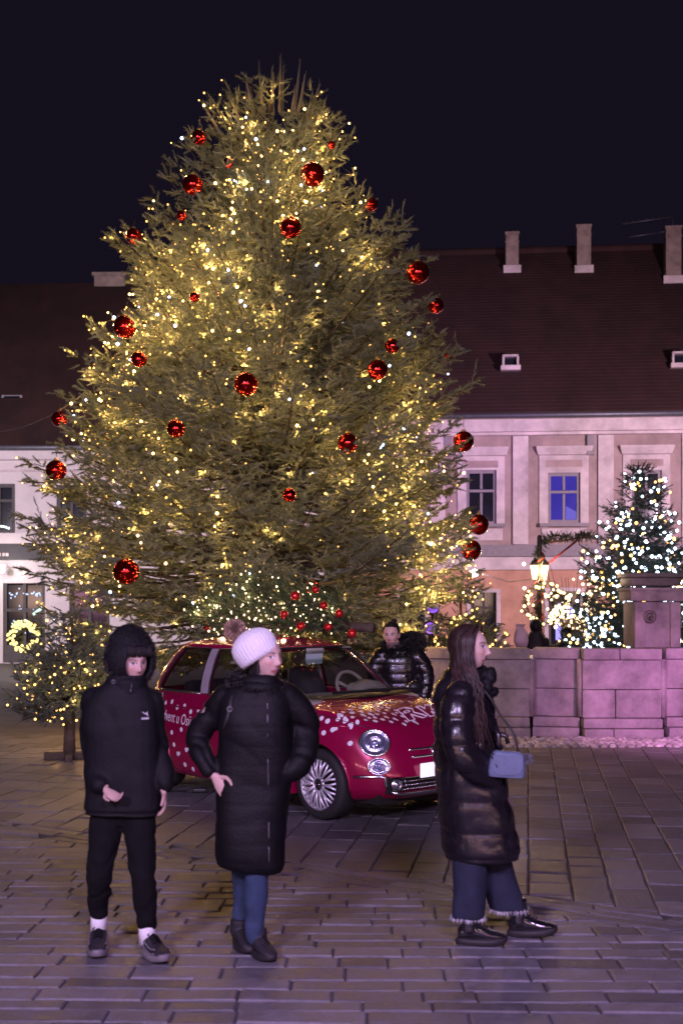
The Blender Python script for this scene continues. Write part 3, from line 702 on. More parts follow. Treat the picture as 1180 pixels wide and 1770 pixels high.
# stiff leaders at the top and spikes along the outline
lead = [(447, 112, 190), (485, 94, 185), (490, 112, 190), (519, 101, 180), (527, 128, 190), (553, 144, 200), (424, 132, 190), (511, 150, 200), (395, 165, 205), (433, 150, 200), (470, 120, 190), (540, 160, 210), (352, 182, 225), (560, 180, 220)]
LP, LD, LS = [], [], []; stems = MB()
def leader(tip, base):
    stems.tube([base, (base + tip) / 2 + r1.normal(size=3) * .01, tip], [.026, .020, .011], 6); d = tip - base; L = np.linalg.norm(d)
    for s_ in np.arange(0, 1.0, .07 / max(L, .1)): LP.append(base + d * s_); LD.append(d / L + r1.normal(size=3) * .22); LS.append(.75)
for (x, y, yb) in lead:
    dz = r1.uniform(-.35, .35); tip = px(x, y, TY + dz); base = px(x + (478 - x) * .25, yb + 8, TY + dz * .6); leader(tip, base)
LP, LD, LS = map(np.array, (LP, LD, LS)); V, tone = bake(shoot_bank(4, 26, .12, .028, .006, (18, 40), 5), LP, LD, LS, r1)
c = mk('leader_needles', (V, np.arange(len(V), dtype=np.int32).reshape(-1, 3)), M_FIR, tree, smooth=False, kind='stuff'); attr(c, 'tone', tone)
mk('leader_shoots', stems, mat('pale_shoot_bark', (.15, .145, .12), .8, var=.2), tree, kind='stuff')

# fairy lights on it
rel = tips - np.array([TX, TY, 0]); az = np.arctan2(rel[:, 1], rel[:, 0]); rad = np.hypot(rel[:, 0], rel[:, 1])
Rm = np.array([RT(z, a) for z, a in zip(rel[:, 2], az)]); outer = rad / np.maximum(Rm, .1)
wgt = np.where((outer > .72), 1.0, .12) * np.where(np.sin(az) < .35, 1, .0) * np.where(rel[:, 2] > 8.6, .35, 1.0)
xim = CX + FPX * tips[:, 0] / tips[:, 1]; yim = HY - FPX * (tips[:, 2] - CAMH) / tips[:, 1]
axis = np.interp(yim, [150, 500, 1100], [560, 690, 900]); wgt *= np.where(xim > axis, .16, 1.0) * np.where((xim > 640) & (yim < 640), .45, 1.0)
wgt *= np.where((xim > 600) & (yim > 930) & (xim < 700), .25, 1.0) * np.where(yim > 1240, 0, 1.0) * (.5 + .5 * (np.sin(xim * .021 + 1.0) * np.sin(yim * .017) > -.25))
field = waves(rel * np.array([1, 1, .8]), 1.9, 77); wgt = wgt * (.45 + 1.0 * sm(-.5, 1.1, field))
def pick(n, extra=1.0, rr=r1):
    w_ = wgt * extra; i = rr.choice(len(tips), n, replace=False, p=w_ / w_.sum()); p = tips[i]; out = np.stack([np.cos(az[i]), np.sin(az[i]), np.zeros(n)], 1)
    return p + out * .035 + rr.normal(size=(n, 3)) * .012
for k, (lab, lo, hi, n) in enumerate((('warm yellow fairy lights round the top third of the tall fir', 6.0, 12, 360), ('warm yellow fairy lights round the middle of the tall fir', 3.4, 6.0, 640), ('warm yellow fairy lights round the lowest boughs of the tall fir', 0, 3.4, 640))):
    ex = ((rel[:, 2] >= lo) & (rel[:, 2] < hi)).astype(float); P = pick(n, ex)
    nb_ = int(n * .13); light_string(lab.replace('warm yellow', 'few brighter warm'), 'fairy lights on the tall fir', P[:nb_], r1.uniform(.013, .021, nb_), G_WARMBIG, (TX, TY, 0), wires=False); P = P[nb_:]; n = len(P)
    light_string(lab, 'fairy lights on the tall fir', P, r1.uniform(.0075, .0145, n), G_WARM, (TX, TY, 0), npoint=(80, 160, 160)[k], pw=5.4, pcol=(1, .52, .14), inward=.08)
P = pick(70); light_string('few cold white and blue lights scattered over the tall fir', 'fairy lights on the tall fir', P, r1.uniform(.011, .024, 70), G_WHITE, (TX, TY, 0), wires=False, npoint=10, pw=2.5, pcol=(.7, .8, 1))

# red baubles
M_BAUBLE = mat('red_glass_bauble', (.46, .011, .009), .08, .94, var=.0, coat=.3)
M_GOLDCAP = mat('bauble_cap', (.5, .35, .12), .3, 1.0, var=.1)
bau = [(343, 237, 13, 'small red bauble near the very top, upper left of the crown'), (394, 281, 9, 'tiny red bauble high on the tree, right of the cluster at the upper left'),
       (540, 301, 21, 'large red bauble with mirrored lights, topmost of the big ones'), (333, 319, 18, 'large dark red bauble at the upper left outline of the tree'),
       (314, 372, 9, 'half hidden red bauble below the upper left large one'), (641, 353, 12, 'red bauble on the upper right edge beside the dark second crown'),
       (502, 393, 19, 'red bauble straight below the topmost large bauble'), (231, 408, 14, 'red bauble on the left outline under a spiky shoot'),
       (722, 471, 20, 'large dark bauble on the right outline with orange rim, by the roof ridge'), (753, 528, 14, 'red bauble hanging just right of the tree against the dark roof'),
       (336, 513, 9, 'small red bauble left of the middle, between two rows of lights'), (216, 565, 20, 'large red bauble on the left outline, against the left roof'),
       (240, 621, 14, 'red bauble just under the large one on the left outline'), (678, 598, 13, 'small red bauble above the right-of-centre bauble'),
       (652, 639, 18, 'red bauble right of centre with curved light reflections'), (774, 615, 8, 'tiny red bauble at the far right edge of the upper crown'),
       (425, 664, 21, 'large red bauble in the middle of the tree with sparkling rim'), (103, 724, 14, 'red bauble at the left edge by the guy wire'),
       (304, 741, 16, 'red bauble left of the central axis above the dark boughs'), (601, 766, 18, 'red bauble right of the central axis, half way down'),
       (801, 763, 18, 'round red bauble hanging against the lit eaves of the townhouse'), (97, 813, 18, 'red bauble hanging against the white house wall'),
       (500, 856, 12, 'small red bauble low in the centre of the tree'), (827, 907, 18, 'upper of the two red baubles at the right edge by the townhouse window'),
       (814, 951, 18, 'lower of the two red baubles at the right edge by the townhouse window'), (218, 988, 23, 'largest red bauble, low on the left boughs'), (573, 250, 7, 'tiny red bauble near the top at the right edge'), (540, 1016, 12, 'dark red bauble above the car roof lights')]
for (x, y, rp, lab) in bau:
    # hang it on the outside of the crown along this line of sight
    best = 15.0; zc_ = CAMH - (y - HY) / SM; dx = (x - CX) / FPX
    for Zt in np.arange(13.0, 17.6, .05):
        X_, zz_ = dx * Zt - TX, CAMH - (y - HY) / FPX * Zt; a_ = math.atan2(Zt - TY, X_); best = Zt
        if math.hypot(X_, Zt - TY) < RT(zz_, a_) * .95: break
    best = min(best - .10, 17.0); p = px(x, y, best); rr_ = rp / FPX * best
    t = thing('bauble', lab, 'bauble', p, group='red baubles on the tall fir')
    b = MB(); b.sphere(p, rr_, 32, 20); mk('ball', b, M_BAUBLE, t)
    b = MB(); b.lathe([(rr_ * .22, rr_ * .96), (rr_ * .22, rr_ * 1.12), (rr_ * .1, rr_ * 1.14)], p, 12); b.torus(p + (0, 0, rr_ * 1.2), rr_ * .09, rr_ * .02, 12, 5, M=[[1, 0, 0], [0, 0, 1], [0, 1, 0]]); mk('cap', b, M_GOLDCAP, t)
    b = MB(); b.tube([p + (0, 0, rr_ * 1.25), p + (.01, .10, rr_ * 1.25 + .16)], .004, 4); mk('hanger', b, M_WIRE, t)

# guy wire from the left
w0, w1 = px(-40, 745, 19), px(150, 676, 16.3); s_ = np.linspace(0, 1, 14)[:, None]; b = MB(); b.tube(w0 + (w1 - w0) * s_ - np.array([0, 0, .18]) * 4 * s_ * (1 - s_), .009, 5)
tag(mk('guy_wire', b, mat('steel_cable', (.25, .22, .22), .5, .5, var=.1), loc=w0), 'thin pale cable slung from the left edge to the tall fir', 'cable')

# ---- smaller firs
def small_fir(name, label, Z, x, ytop, yb, half, nb, m, r, spray=.6, z0=None, dens=1.0, bk=None, exp=1.0, ground=True, **kw):
    s = FPX / Z; X = (x - CX) / s; top = CAMH - (ytop - HY) / s; lo = CAMH - (yb - HY) / s; Rb = half / s
    t = thing(name, label, 'tree', (X, Z, 0))
    def Rf(z, a): f = np.clip((top - z) / (top - lo), 0, 1); return Rb * (f ** exp) * (1 + .1 * math.sin(3 * a + 2 * z)) + .04
    tp, td, ts = fir(t, top, max(lo, .15), Rf, nb, bk if bk is not None else bank2, r, m, spray=spray, trunk_r=.05, gap=.10, tw_gap=.13, dens=dens, **kw)
    return t, tp, td, (X, Z, 0), Rf
bank2 = shoot_bank(6, 24, .13, .034, .008, seed=9)
r2 = np.random.default_rng(5)
# by the fountain
tR, tpR, tdR, oR, RfR = small_fir('christmas_tree', 'bluish fir strung with white and amber lights behind the fountain pillar', 22.0, 1105, 806, 1120, 130, 290, M_FIRDARK, r2, spray=.8, exp=.74, up=(.5, -.1))
relR = tpR - np.array(oR); fr = (np.sin(np.arctan2(relR[:, 1], relR[:, 0])) < .2) & (np.hypot(relR[:, 0], relR[:, 1]) > .55 * np.array([RfR(z, a) for z, a in zip(relR[:, 2], np.arctan2(relR[:, 1], relR[:, 0]))]))
Q = tpR[fr]; i = r2.choice(len(Q), 600, replace=False); P = Q[i] + (0, -.05, 0)
light_string('cold white lights on the bluish fir behind the fountain', 'lights on the fir by the fountain', P[:430], r2.uniform(.017, .030, 430), glow('cool_white_bulb', (.66, .82, 1.0), 10), oR, npoint=44, pw=8.0, pcol=(.75, .85, 1), fine=True)
light_string('amber lights on the bluish fir behind the fountain', 'lights on the fir by the fountain', P[430:], r2.uniform(.017, .030, 170), glow('amber_bulb', (1.0, .52, .14), 6), oR, npoint=14, pw=2.5, fine=True)
# low fir at the left, on a wooden stand
tl, tpl, tdl, ol, Rfl = small_fir('fir_tree', 'low spreading fir with a bare foot and fairy lights behind the boy', 13.8, 120, 1060, 1236, 94, 84, M_FIR, r2, spray=.5, exp=.55, up=(.3, -.25))
i = r2.choice(np.where(np.sin(np.arctan2(tdl[:, 1], tdl[:, 0])) < .3)[0], 150, replace=False); light_string('fairy lights on the low fir beside the boy', 'fairy lights on small firs', tpl[i], r2.uniform(.008, .016, 150), G_WARM, ol, npoint=20, pw=1.6)
st = MB(); g0 = np.array([ol[0], ol[1], 0.0]); st.tube([g0 + (0, 0, .0), g0 + (0, 0, .5)], [.075, .055], 10)
for a in (0.1, 1.7, 3.3, 4.9): st.box(g0 + np.array([.14 * math.cos(a), .14 * math.sin(a), .041]), (.28, .08, .08), rz=a, bev=.008)
mk('wooden_stand', st, M_BARK, tl)
# small fir at the right, in front of the shop window
tr_, tpr, tdr, or_, Rfr = small_fir('fir_tree', 'small lit fir before the shop window, right of the tall fir', 19.5, 792, 1000, 1150, 78, 60, M_FIR, r2, spray=.5, exp=.6, up=(.3, -.15))
i = r2.choice(np.where(np.sin(np.arctan2(tdr[:, 1], tdr[:, 0])) < .3)[0], 110, replace=False); light_string('amber lights on the small fir before the shop window', 'fairy lights on small firs', tpr[i] + (0, -.04, 0), r2.uniform(.014, .026, 110), G_WARM, or_, npoint=16, pw=2.2)

# ================================================================== FOUNTAIN BASIN
M_FST = mat('stained_limestone', (.205, .17, .18), .75, var=.55, scale=2.6, bump=.5, bscale=16, rvar=.1)
M_FDARK = mat('dark_wet_limestone', (.10, .085, .085), .6, var=.45, scale=4, bump=.4, bscale=20)
fount = thing('fountain', 'stone fountain basin of stained blocks lit pink, with a pillar and spout', 'fountain', (3.6, 17.5, 0))
plan = [(690, 16.35, 782, 16.1), (784, 16.05, 915, 16.0), (921, 16.18, 1003, 16.02), (1006, 15.86, 1143, 15.86), (1148, 16.02, 1230, 16.15), (1234, 16.0, 1380, 16.3)]
zc0, zc1 = 1.07, 1.17
fr_ = random.Random(4)
def slab(a, b, z0, z1, out, th, bev=.018):
    """a block of the basin wall between plan points a and b, sticking out by out"""
    a, b = np.array(a), np.array(b); d = b - a; L = np.linalg.norm(d); d /= L; n = np.array([d[1], -d[0]])
    m = MB(); m.box((0, 0, 0), (L, th, z1 - z0), bev=bev); V = m.V(); c = (a + b) / 2 + n * (out - th / 2)
    return np.stack([c[0] + V[:, 0] * d[0] - V[:, 1] * n[0], c[1] + V[:, 0] * d[1] - V[:, 1] * n[1], (z0 + z1) / 2 + V[:, 2]], 1), m.f
for (xa, za, xb, zb_) in plan:
    A, B = px(xa, 1100, za)[:2], px(xb, 1100, zb_)[:2]
    for (z0, z1, o, nm) in ((0.0, .13, .14, 'plinth_block'), (.135, .26, .07, 'plinth_block'), (.265, .63, .0, 'stone_block'), (.635, 1.02, .0, 'stone_block'), (1.025, 1.17, .05, 'coping_stone')):
        L = np.linalg.norm(B - A); nsp = 1 if L < .8 else (2 if fr_.random() < .6 else 1); cuts = [0.0] + sorted(fr_.uniform(.3, .7) for _ in range(nsp - 1)) + [1.0]
        for f0, f1 in zip(cuts[:-1], cuts[1:]):
            V, F = slab(A + (B - A) * f0 + (B - A) / L * .003, A + (B - A) * f1 - (B - A) / L * .003, z0, z1, o + fr_.uniform(-.006, .006), .34)
            mk(nm, (V, F), M_FST, fount, sharp=35)
        if nm == 'stone_block' and False: pass
    # raised field on each panel
# rounded pilaster edge between panels
for (x, z) in ((918, 16.02), (1004.5, 15.93), (1145.5, 15.9), (783, 16.05)):
    c = px(x, 1100, z); b = MB(); b.tube([(c[0], c[1] + .03, .27), (c[0], c[1] + .03, 1.03)], .055, 12); mk('corner_moulding', b, M_FST, fount)
b = MB(); A = px(690, 1100, 16.6); B = px(1380, 1100, 16.6); b.loft([np.array([(A[0], 16.5, .02), (B[0], 16.5, .02), (B[0], 21.2, .02), (A[0], 21.2, .02)]), np.array([(A[0], 16.5, .85), (B[0], 16.5, .85), (B[0], 21.2, .85), (A[0], 21.2, .85)])]); mk('basin_fill', b, M_FDARK, fount, smooth=False)
for (p0, p1) in (((A[0] - .1, 16.4), (A[0] - .1, 21.2)), ((B[0] + .1, 21.2), (B[0] + .1, 16.4)), ((B[0], 21.3), (A[0], 21.3))):
    V, F = slab(p0, p1, 0, .93, .1, .3); mk('back_wall', (V, F), M_FST, fount, sharp=35)
# pillar with the spout
ZP = 18.2; sp = FPX / ZP; pc = px(1125, 1060, ZP)
def pz_(y): return CAMH - (y - HY) / sp
b = MB(); b.box((pc[0], ZP, (pz_(1118) + pz_(1040)) / 2), (.68, .68, pz_(1040) - pz_(1118) + .0), bev=.02); b.box((pc[0], ZP, .45), (.7, .7, .9))
shaft = mk('pillar', b, M_FST, fount, sharp=35)
for sx in (-1, 1):
    b = MB(); b.box((pc[0] + sx * .26, ZP - .36, (pz_(1118) + pz_(1042)) / 2), (.15, .05, pz_(1042) - pz_(1118)), bev=.01); mk('pillar_strip', b, M_FST, shaft, sharp=35)
b = MB(); b.box((pc[0], ZP, pz_(1030)), (.80, .80, .16), bev=.025); b.box((pc[0], ZP, pz_(1019)), (.85, .85, .05), bev=.012); mk('pillar_cap', b, M_FST, shaft, sharp=35)
b = MB(); b.box((pc[0] - .02, ZP, pz_(1006)), (.74, .74, .13), bev=.03); b.box((pc[0], ZP, pz_(995)), (.84, .84, .07), bev=.02); mk('pillar_top', b, M_FDARK, shaft, sharp=35)
b = MB(); c = px(1122, 1066, ZP - .36); Mx = [[1, 0, 0], [0, 0, 1], [0, 1, 0]]; b.torus(c + (0, -.02, 0), .07, .028, 20, 8, M=Mx); b.sphere(c + (0, .02, 0), (.075, .05, .08), 16, 10); b.tube([c, c + (0, -.10, -.02), c + (0, -.13, -.05)], .018, 8); mk('spout', b, M_FDARK, shaft)

# street lamp wound with garland, its arm and wreath
ZG = 23.5; sg = FPX / ZG
M_GARL = fir_mat('garland_needles', (.030, .035, .022)); M_RIB = mat('dark_red_ribbon', (.20, .02, .02), .5, var=.2); M_POST = mat('black_cast_iron', (.015, .014, .014), .5, .3, var=.2)
lp0 = px(932, 1040, ZG); post = thing('street_lamp', 'old street lamp with two glowing lanterns behind the fountain basin', 'street lamp', (lp0[0], ZG, 0))
b = MB(); b.lathe([(.16, 0), (.16, .1), (.10, .2), (.07, .5), (.05, .6), (.045, 3.0), (.03, 3.05)], (lp0[0], ZG, 0), 14); mk('post', b, M_POST, post)
G_LANT = glow('lantern_light', (1.0, .62, .30), 5.0)
for x in (924, 940):
    c = px(x, 988, ZG - .05); b = MB(); b.lathe([(.045, -.15), (.085, .10), (.085, .12)], c, 6); mk('lantern_glass', b, G_LANT, post, smooth=False)
    b = MB(); b.lathe([(.10, .12), (.06, .2), (.02, .24), (.008, .3)], c, 6); b.tube([c + (0, 0, -.15), (lp0[0], ZG, c[2] - .25)], .012, 5); mk('lantern_roof', b, M_POST, post, smooth=False)
    lamp('lantern_bulb', 'POINT', c + (0, -.12, 0), (1.0, .66, .36), 95, size=.08)
def garland(name, label, path, rad, parent=None, nper=70, r=np.random.default_rng(8)):
    path = np.asarray(path, float); seg = np.linalg.norm(np.diff(path, axis=0), axis=1); n = int(seg.sum() * nper); t = r.uniform(0, seg.sum(), n); cs = np.concatenate([[0], np.cumsum(seg)])
    P = np.stack([np.interp(t, cs, path[:, k]) for k in range(3)], 1); D = r.normal(size=(n, 3)); V, tone = bake(bank2, P + D * rad * .1, D, r.uniform(.7, 1.1, n) * rad / .13, r)
    o = mk(name, (V, np.arange(len(V), dtype=np.int32).reshape(-1, 3)), M_GARL, parent, smooth=False, loc=path[0]); attr(o, 'tone', tone); return o
gf = thing('garland', 'dark fir garland wound up the lamp post and along its arm', 'garland', px(932, 1100, ZG - .1), group=None)
garland('post_garland', None, [px(932, 1110, ZG - .08), px(928, 1040, ZG - .08), px(936, 1005, ZG - .1), px(930, 955, ZG - .05), px(945, 930, ZG)], .12, gf, 160)
garland('arm_garland', None, [px(938, 938, ZG), px(955, 927, ZG), px(985, 929, ZG + .1), px(1022, 926, ZG + .2)], .13, gf, 260)
b = MB(); b.tube([px(932, 1040, ZG), px(934, 940, ZG), px(1022, 927, ZG + .2)], .02, 6); b.tube([px(934, 985, ZG), px(1002, 930, ZG + .1)], .02, 6); mk('iron_arm', b, M_RIB, gf)
b = MB()
q = np.linspace(0, 1, 60); yy = 1100 - 145 * q; ang = q * 26
b.tube([px(931, y_, ZG) + (.09 * math.cos(a_), .09 * math.sin(a_) , 0) for y_, a_ in zip(yy, ang)], .025, 5); mk('ribbon', b, M_RIB, gf)
wc = px(941, 1044, ZG - .25); wr = 33 / sg
wth = thing('wreath', 'round lit wreath hung on the lamp post by the fountain', 'wreath', wc)
ang = np.linspace(0, 2 * math.pi, 40); garland('wreath_greens', None, np.stack([wc[0] + wr * np.cos(ang), np.full(40, wc[1]), wc[2] + wr * np.sin(ang)], 1), .09, wth, 160)
rw = np.random.default_rng(2); a_ = rw.uniform(0, 6.28, 46); P = np.stack([wc[0] + (wr + rw.normal(size=46) * .05) * np.cos(a_), wc[1] - .10 + rw.normal(size=46) * .04, wc[2] + (wr + rw.normal(size=46) * .05) * np.sin(a_)], 1)
light_string('warm lights round the wreath on the lamp post', 'wreath lights', P, rw.uniform(.020, .030, 46), glow('wreath_bulb', (1.0, .66, .22), 7), wc, npoint=6, pw=4, fine=True)
# wreath on the white house's shop front
wc2 = px(42, 1100, ZL - .25); wr2 = 22 / SL
wth2 = thing('wreath', 'yellow glowing wreath on the dark shop front of the white house', 'wreath', wc2)
garland('wreath_greens', None, np.stack([wc2[0] + wr2 * np.cos(ang), np.full(40, wc2[1]), wc2[2] + wr2 * np.sin(ang)], 1), .13, wth2, 30)
a_ = rw.uniform(0, 6.28, 90); P = np.stack([wc2[0] + (wr2 + rw.normal(size=90) * .06) * np.cos(a_), wc2[1] - .1 + rw.normal(size=90) * .03, wc2[2] + (wr2 + rw.normal(size=90) * .06) * np.sin(a_)], 1)
light_string('yellow lights on the shop front wreath', 'wreath lights', P, rw.uniform(.032, .048, 90), glow('yellow_bulb', (1.0, .80, .28), 2.2), wc2, npoint=4, pw=3, fine=True)
# bare bush full of warm lights
ZB = 25.0; c0 = px(990, 1115, ZB); c0[2] = 0; bush = thing('bush', 'bare bush thick with warm white lights between lamp post and bluish fir', 'bush', c0)
b = MB(); ends = []
for k in range(58):
    a = rw.uniform(0, 6.28); L = rw.uniform(.3, .8); zt = rw.uniform(1.5, 2.5); m = c0 + (.12 * math.cos(a), .12 * math.sin(a), 1.0); e = c0 + (L * math.cos(a) * 1.1, L * math.sin(a), zt); b.tube([c0 + (0, 0, 0), m, e], [.02, .012, .004], 5); ends += [m + (e - m) * f + rw.normal(size=3) * .05 for f in rw.uniform(.2, 1, 3)]
mk('twigs', b, M_BARK, bush); P = np.array(ends)
light_string('dense warm white lights in the bare bush', 'bush lights', P, rw.uniform(.022, .040, len(P)), glow('bush_bulb', (1.0, .68, .36), 6.5), c0, npoint=18, pw=9, pcol=(1, .78, .5), fine=True)
# festoon wire with a bright bulb
fw = [px(770, 978, 24), px(820, 988, 24), px(880, 1006, 23.8), px(930, 1000, 23.6)]; b = MB(); b.tube(fw, .01, 5)
fes = thing('festoon', 'slack wire with one bright white lamp strung to the street lamp', 'string lights', fw[0]); mk('wire', b, mat('dark_flex', (.06, .05, .05), .7), fes)
b = MB(); b.sphere(px(820, 987, 24) + (0, -.03, -.04), .075, 14, 10); mk('bulb', b, glow('festoon_bulb', (1, .85, .95), 12), fes); lamp('festoon_light', 'POINT', px(820, 987, 24) + (0, -.2, -.04), (1, .8, .95), 55, size=.07)
b = MB(); b.sphere(px(905, 975, 24), .035, 10, 8); b.sphere(px(906, 1017, 24), .03, 10, 8); mk('bulb', b, G_SOFT, fes)
# violet stage lights among the low branches
G_VIO = glow('violet_led', (.36, .13, .95), .95)
for k, (x, y, lab) in enumerate(((748, 1050, 'upper of two violet spotlights glowing beside the small right fir'), (743, 1086, 'lower of two violet spotlights glowing beside the small right fir'))):
    c = px(x, y, 18.6); t = thing('spotlight', lab, 'spotlight', c, group='violet spotlights'); b = MB(); b.lathe([(.09, 0), (.11, .02), (.115, .2), (.06, .26)], c, 16, M=[[1, 0, 0], [0, 0, 1], [0, 1, 0]]); mk('housing', b, M_POST, t)
    b = MB(); b.lathe([(.001, -.02), (.075, -.015), (.09, -.002)], c, 16, M=[[1, 0, 0], [0, 0, 1], [0, 1, 0]]); mk('lens', b, G_VIO, t); b = MB(); b.tube([c + (0, .12, 0), (c[0], c[1] + .12, 0)], .02, 6); mk('stand', b, M_POST, t)
lamp('violet_spot_beam', 'SPOT', px(760, 1040, 22), (.45, .16, 1.0), 2600, px(775, 745, 36), .1, 30, .9)

# ================================================================== RED CAR
M_PAINT = mat('dark_red_car_paint', (.31, .0032, .058), .24, .25, var=.05, scale=30, coat=.6, spec=.5)
M_CAB = mat('light_grey_pillar', (.32, .28, .32), .4, var=.1)
M_TYRE = mat('tyre_rubber', (.016, .016, .017), .75, var=.25, bump=.2)
M_RIM = mat('silver_alloy', (.78, .76, .82), .38, .5, var=.05)
M_WELL = mat('wheel_well', (.008, .008, .008), .9, var=.2)
M_CREAM = mat('cream_dash', (.45, .39, .32), .6, var=.1)
M_SEAT = mat('dark_seat_cloth', (.06, .055, .055), .85, var=.2)
M_GREYTRIM = mat('grey_cabin_trim', (.36, .34, .31), .7, var=.1)
M_STICK = mat('white_vinyl_sticker', (.78, .76, .82), .4, var=.04)
M_PLATE = mat('white_number_plate', (.9, .9, .9), .35, var=.0, emit=(.85, .88, 1.0), estr=.75)  # emission added in place of light reflected by the white plate
M_WSGLASS = glass('windscreen_glass', (.70, .74, .72), 1.3)
M_SIDEGLASS = glass('tinted_side_glass', (.42, .42, .44), 1.2)
M_LAMPGLASS = glass('headlamp_glass', (.9, .92, 1.0), 1.0)
M_REFLECT = mat('headlamp_reflector', (.70, .68, .85), .2, .9, var=.2, scale=30)

CAL = R(46.0); CF = np.array([math.cos(CAL), -math.sin(CAL)]); CL = np.array([math.sin(CAL), math.cos(CAL)])
CO = np.array([-.19, 10.0]) + .70 * CL
car = thing('parked_car', 'small dark red car with white dots and lettering, under the tall fir', 'car', (CO[0], CO[1], 0), math.atan2(CF[1], CF[0])); LOCAL.add(car.name); ORG[car.name] = np.zeros(3)
XC = -1.05
def IP(x, xs, ys): return np.interp(x, xs, ys)
def splane(n_pts, xf, xr, w, nf=3.5, nr=3.4):
    """rounded plan outline from the nose round the right side, resampled evenly"""
    t = np.linspace(0, 2 * math.pi, 1441); c, s = np.cos(t), np.sin(t); e = np.where(c > 0, nf, nr)
    x = XC + np.where(c > 0, xf - XC, XC - xr) * np.sign(c) * np.abs(c) ** (2 / e); y = -w * np.sign(s) * np.abs(s) ** (2 / e)
    d = np.concatenate([[0], np.cumsum(np.hypot(np.diff(x), np.diff(y)))]); q = np.linspace(0, d[-1], n_pts, endpoint=False)
    return np.interp(q, d, x), np.interp(q, d, y)
ZTX = [-2.9, -2.72, -2.5, -1.6, -.6, -.2, .1, .35, .50, .60, .75]; ZTZ = [.88, .93, .955, .95, .935, .925, .895, .835, .785, .745, .70]
ZCX = [-2.9, -2.6, -1.2, -.22, 0, .25, .42, .52, .60, .75]; ZCZ = [.95, .98, .98, .985, .955, .895, .835, .785, .745, .70]
lev = [0, .04, .10, .18, .28, .40, .52, .62, .70, .76, .82, .88, .93, .97, 1.0]
NP = 176; rings = []
for t in lev:
    xf = IP(t, [0, .05, .12, .3, .42, .55, .7, .82, .92, 1], [.60, .67, .715, .73, .725, .705, .67, .625, .575, .51])
    xr = IP(t, [0, .1, .25, .45, .7, .9, 1], [-2.70, -2.78, -2.82, -2.80, -2.74, -2.69, -2.65])
    w = IP(t, [0, .06, .2, .4, .6, .74, .80, .9, 1], [.74, .785, .805, .815, .812, .805, .797, .775, .742])
    x, y = splane(NP, xf, xr, w); zb = IP(x, [-2.9, -2.5, -.4, .3, .75], [.27, .20, .185, .19, .205]); zt = IP(x, ZTX, ZTZ)
    rings.append(np.stack([x, y, zb + t * (zt - zb)], 1))
edge = rings[-1]
for k in (.985, .96, .92, .86, .78, .68, .56, .42, .28, .14, .04):
    x = -1.0 + k * (edge[:, 0] + 1.0); y = k * edge[:, 1]; off = IP(edge[:, 0], ZTX, ZTZ) - IP(edge[:, 0], ZCX, ZCZ)
    rings.append(np.stack([x, y, IP(x, ZCX, ZCZ) + off * k ** 5 ], 1))
bmb = MB(); bmb.loft(rings)
me = bpy.data.meshes.new('body'); me.from_pydata([tuple(v) for v in bmb.V()], [], bmb.f); me.update()
bo = bpy.data.objects.new('tmp', me); COL.objects.link(bo)
bm = bmesh.new(); bm.from_mesh(me); bmesh.ops.recalc_face_normals(bm, faces=bm.faces); bm.to_mesh(me); bm.free()
WB = -2.30
def cutter(x, sy):
    c = MB(); a = np.linspace(0, 2 * math.pi, 40, endpoint=False); rr = .345
    c.loft([np.stack([x + rr * np.cos(a), np.full(40, yy), .31 + rr * np.sin(a) * 1.0], 1) for yy in (sy * .46, sy * 1.1)])
    m = bpy.data.meshes.new('c'); m.from_pydata([tuple(v) for v in c.V()], [], c.f); b2 = bmesh.new(); b2.from_mesh(m); bmesh.ops.recalc_face_normals(b2, faces=b2.faces); b2.to_mesh(m); b2.free()
    o = bpy.data.objects.new('c', m); COL.objects.link(o); return o
cuts = [cutter(x, s) for x in (0.0, WB) for s in (-1, 1)]
# lower mouth of the bumper
mc = MB(); mc.box((.70, 0, .335), (.34, 1.04, .125), bev=.045); m = bpy.data.meshes.new('c'); m.from_pydata([tuple(v) for v in mc.V()], [], mc.f); b2 = bmesh.new(); b2.from_mesh(m); bmesh.ops.recalc_face_normals(b2, faces=b2.faces); b2.to_mesh(m); b2.free()
mo = bpy.data.objects.new('c', m); COL.objects.link(mo); cuts.append(mo)
mc = MB(); mc.box((-1.42, 0, 1.0), (2.0, 1.24, .9), bev=.06); m = bpy.data.meshes.new('c'); m.from_pydata([tuple(v) for v in mc.V()], [], mc.f); b2 = bmesh.new(); b2.from_mesh(m); bmesh.ops.recalc_face_normals(b2, faces=b2.faces); b2.to_mesh(m); b2.free()
mo = bpy.data.objects.new('c', m); COL.objects.link(mo); cuts.append(mo)
for c in cuts:
    md = bo.modifiers.new('b', 'BOOLEAN'); md.operation = 'DIFFERENCE'; md.solver = 'EXACT'; md.object = c
dg = bpy.context.evaluated_depsgraph_get(); bme = bpy.data.meshes.new_from_object(bo.evaluated_get(dg))
for o in cuts + [bo]: bpy.data.objects.remove(o)
bme.name = 'body'; bme.materials.clear()
body = mk('body', bme, M_PAINT, car, sharp=38, local=True)
BV = BVHTree.FromPolygons([v.co[:] for v in bme.vertices], [p.vertices[:] for p in bme.polygons])
def hit(o, d):
    h = BV.ray_cast(Vector(o), Vector(d).normalized()); return (np.array(h[0]), np.array(h[1])) if h[0] is not None else (None, None)
def side_hit(x, z): return hit((x, -2, z), (0, 1, 0))
def front_hit(y, z): return hit((2, y, z), (-1, 0, 0))
def top_hit(x, y): return hit((x, y, 2), (0, 0, -1))
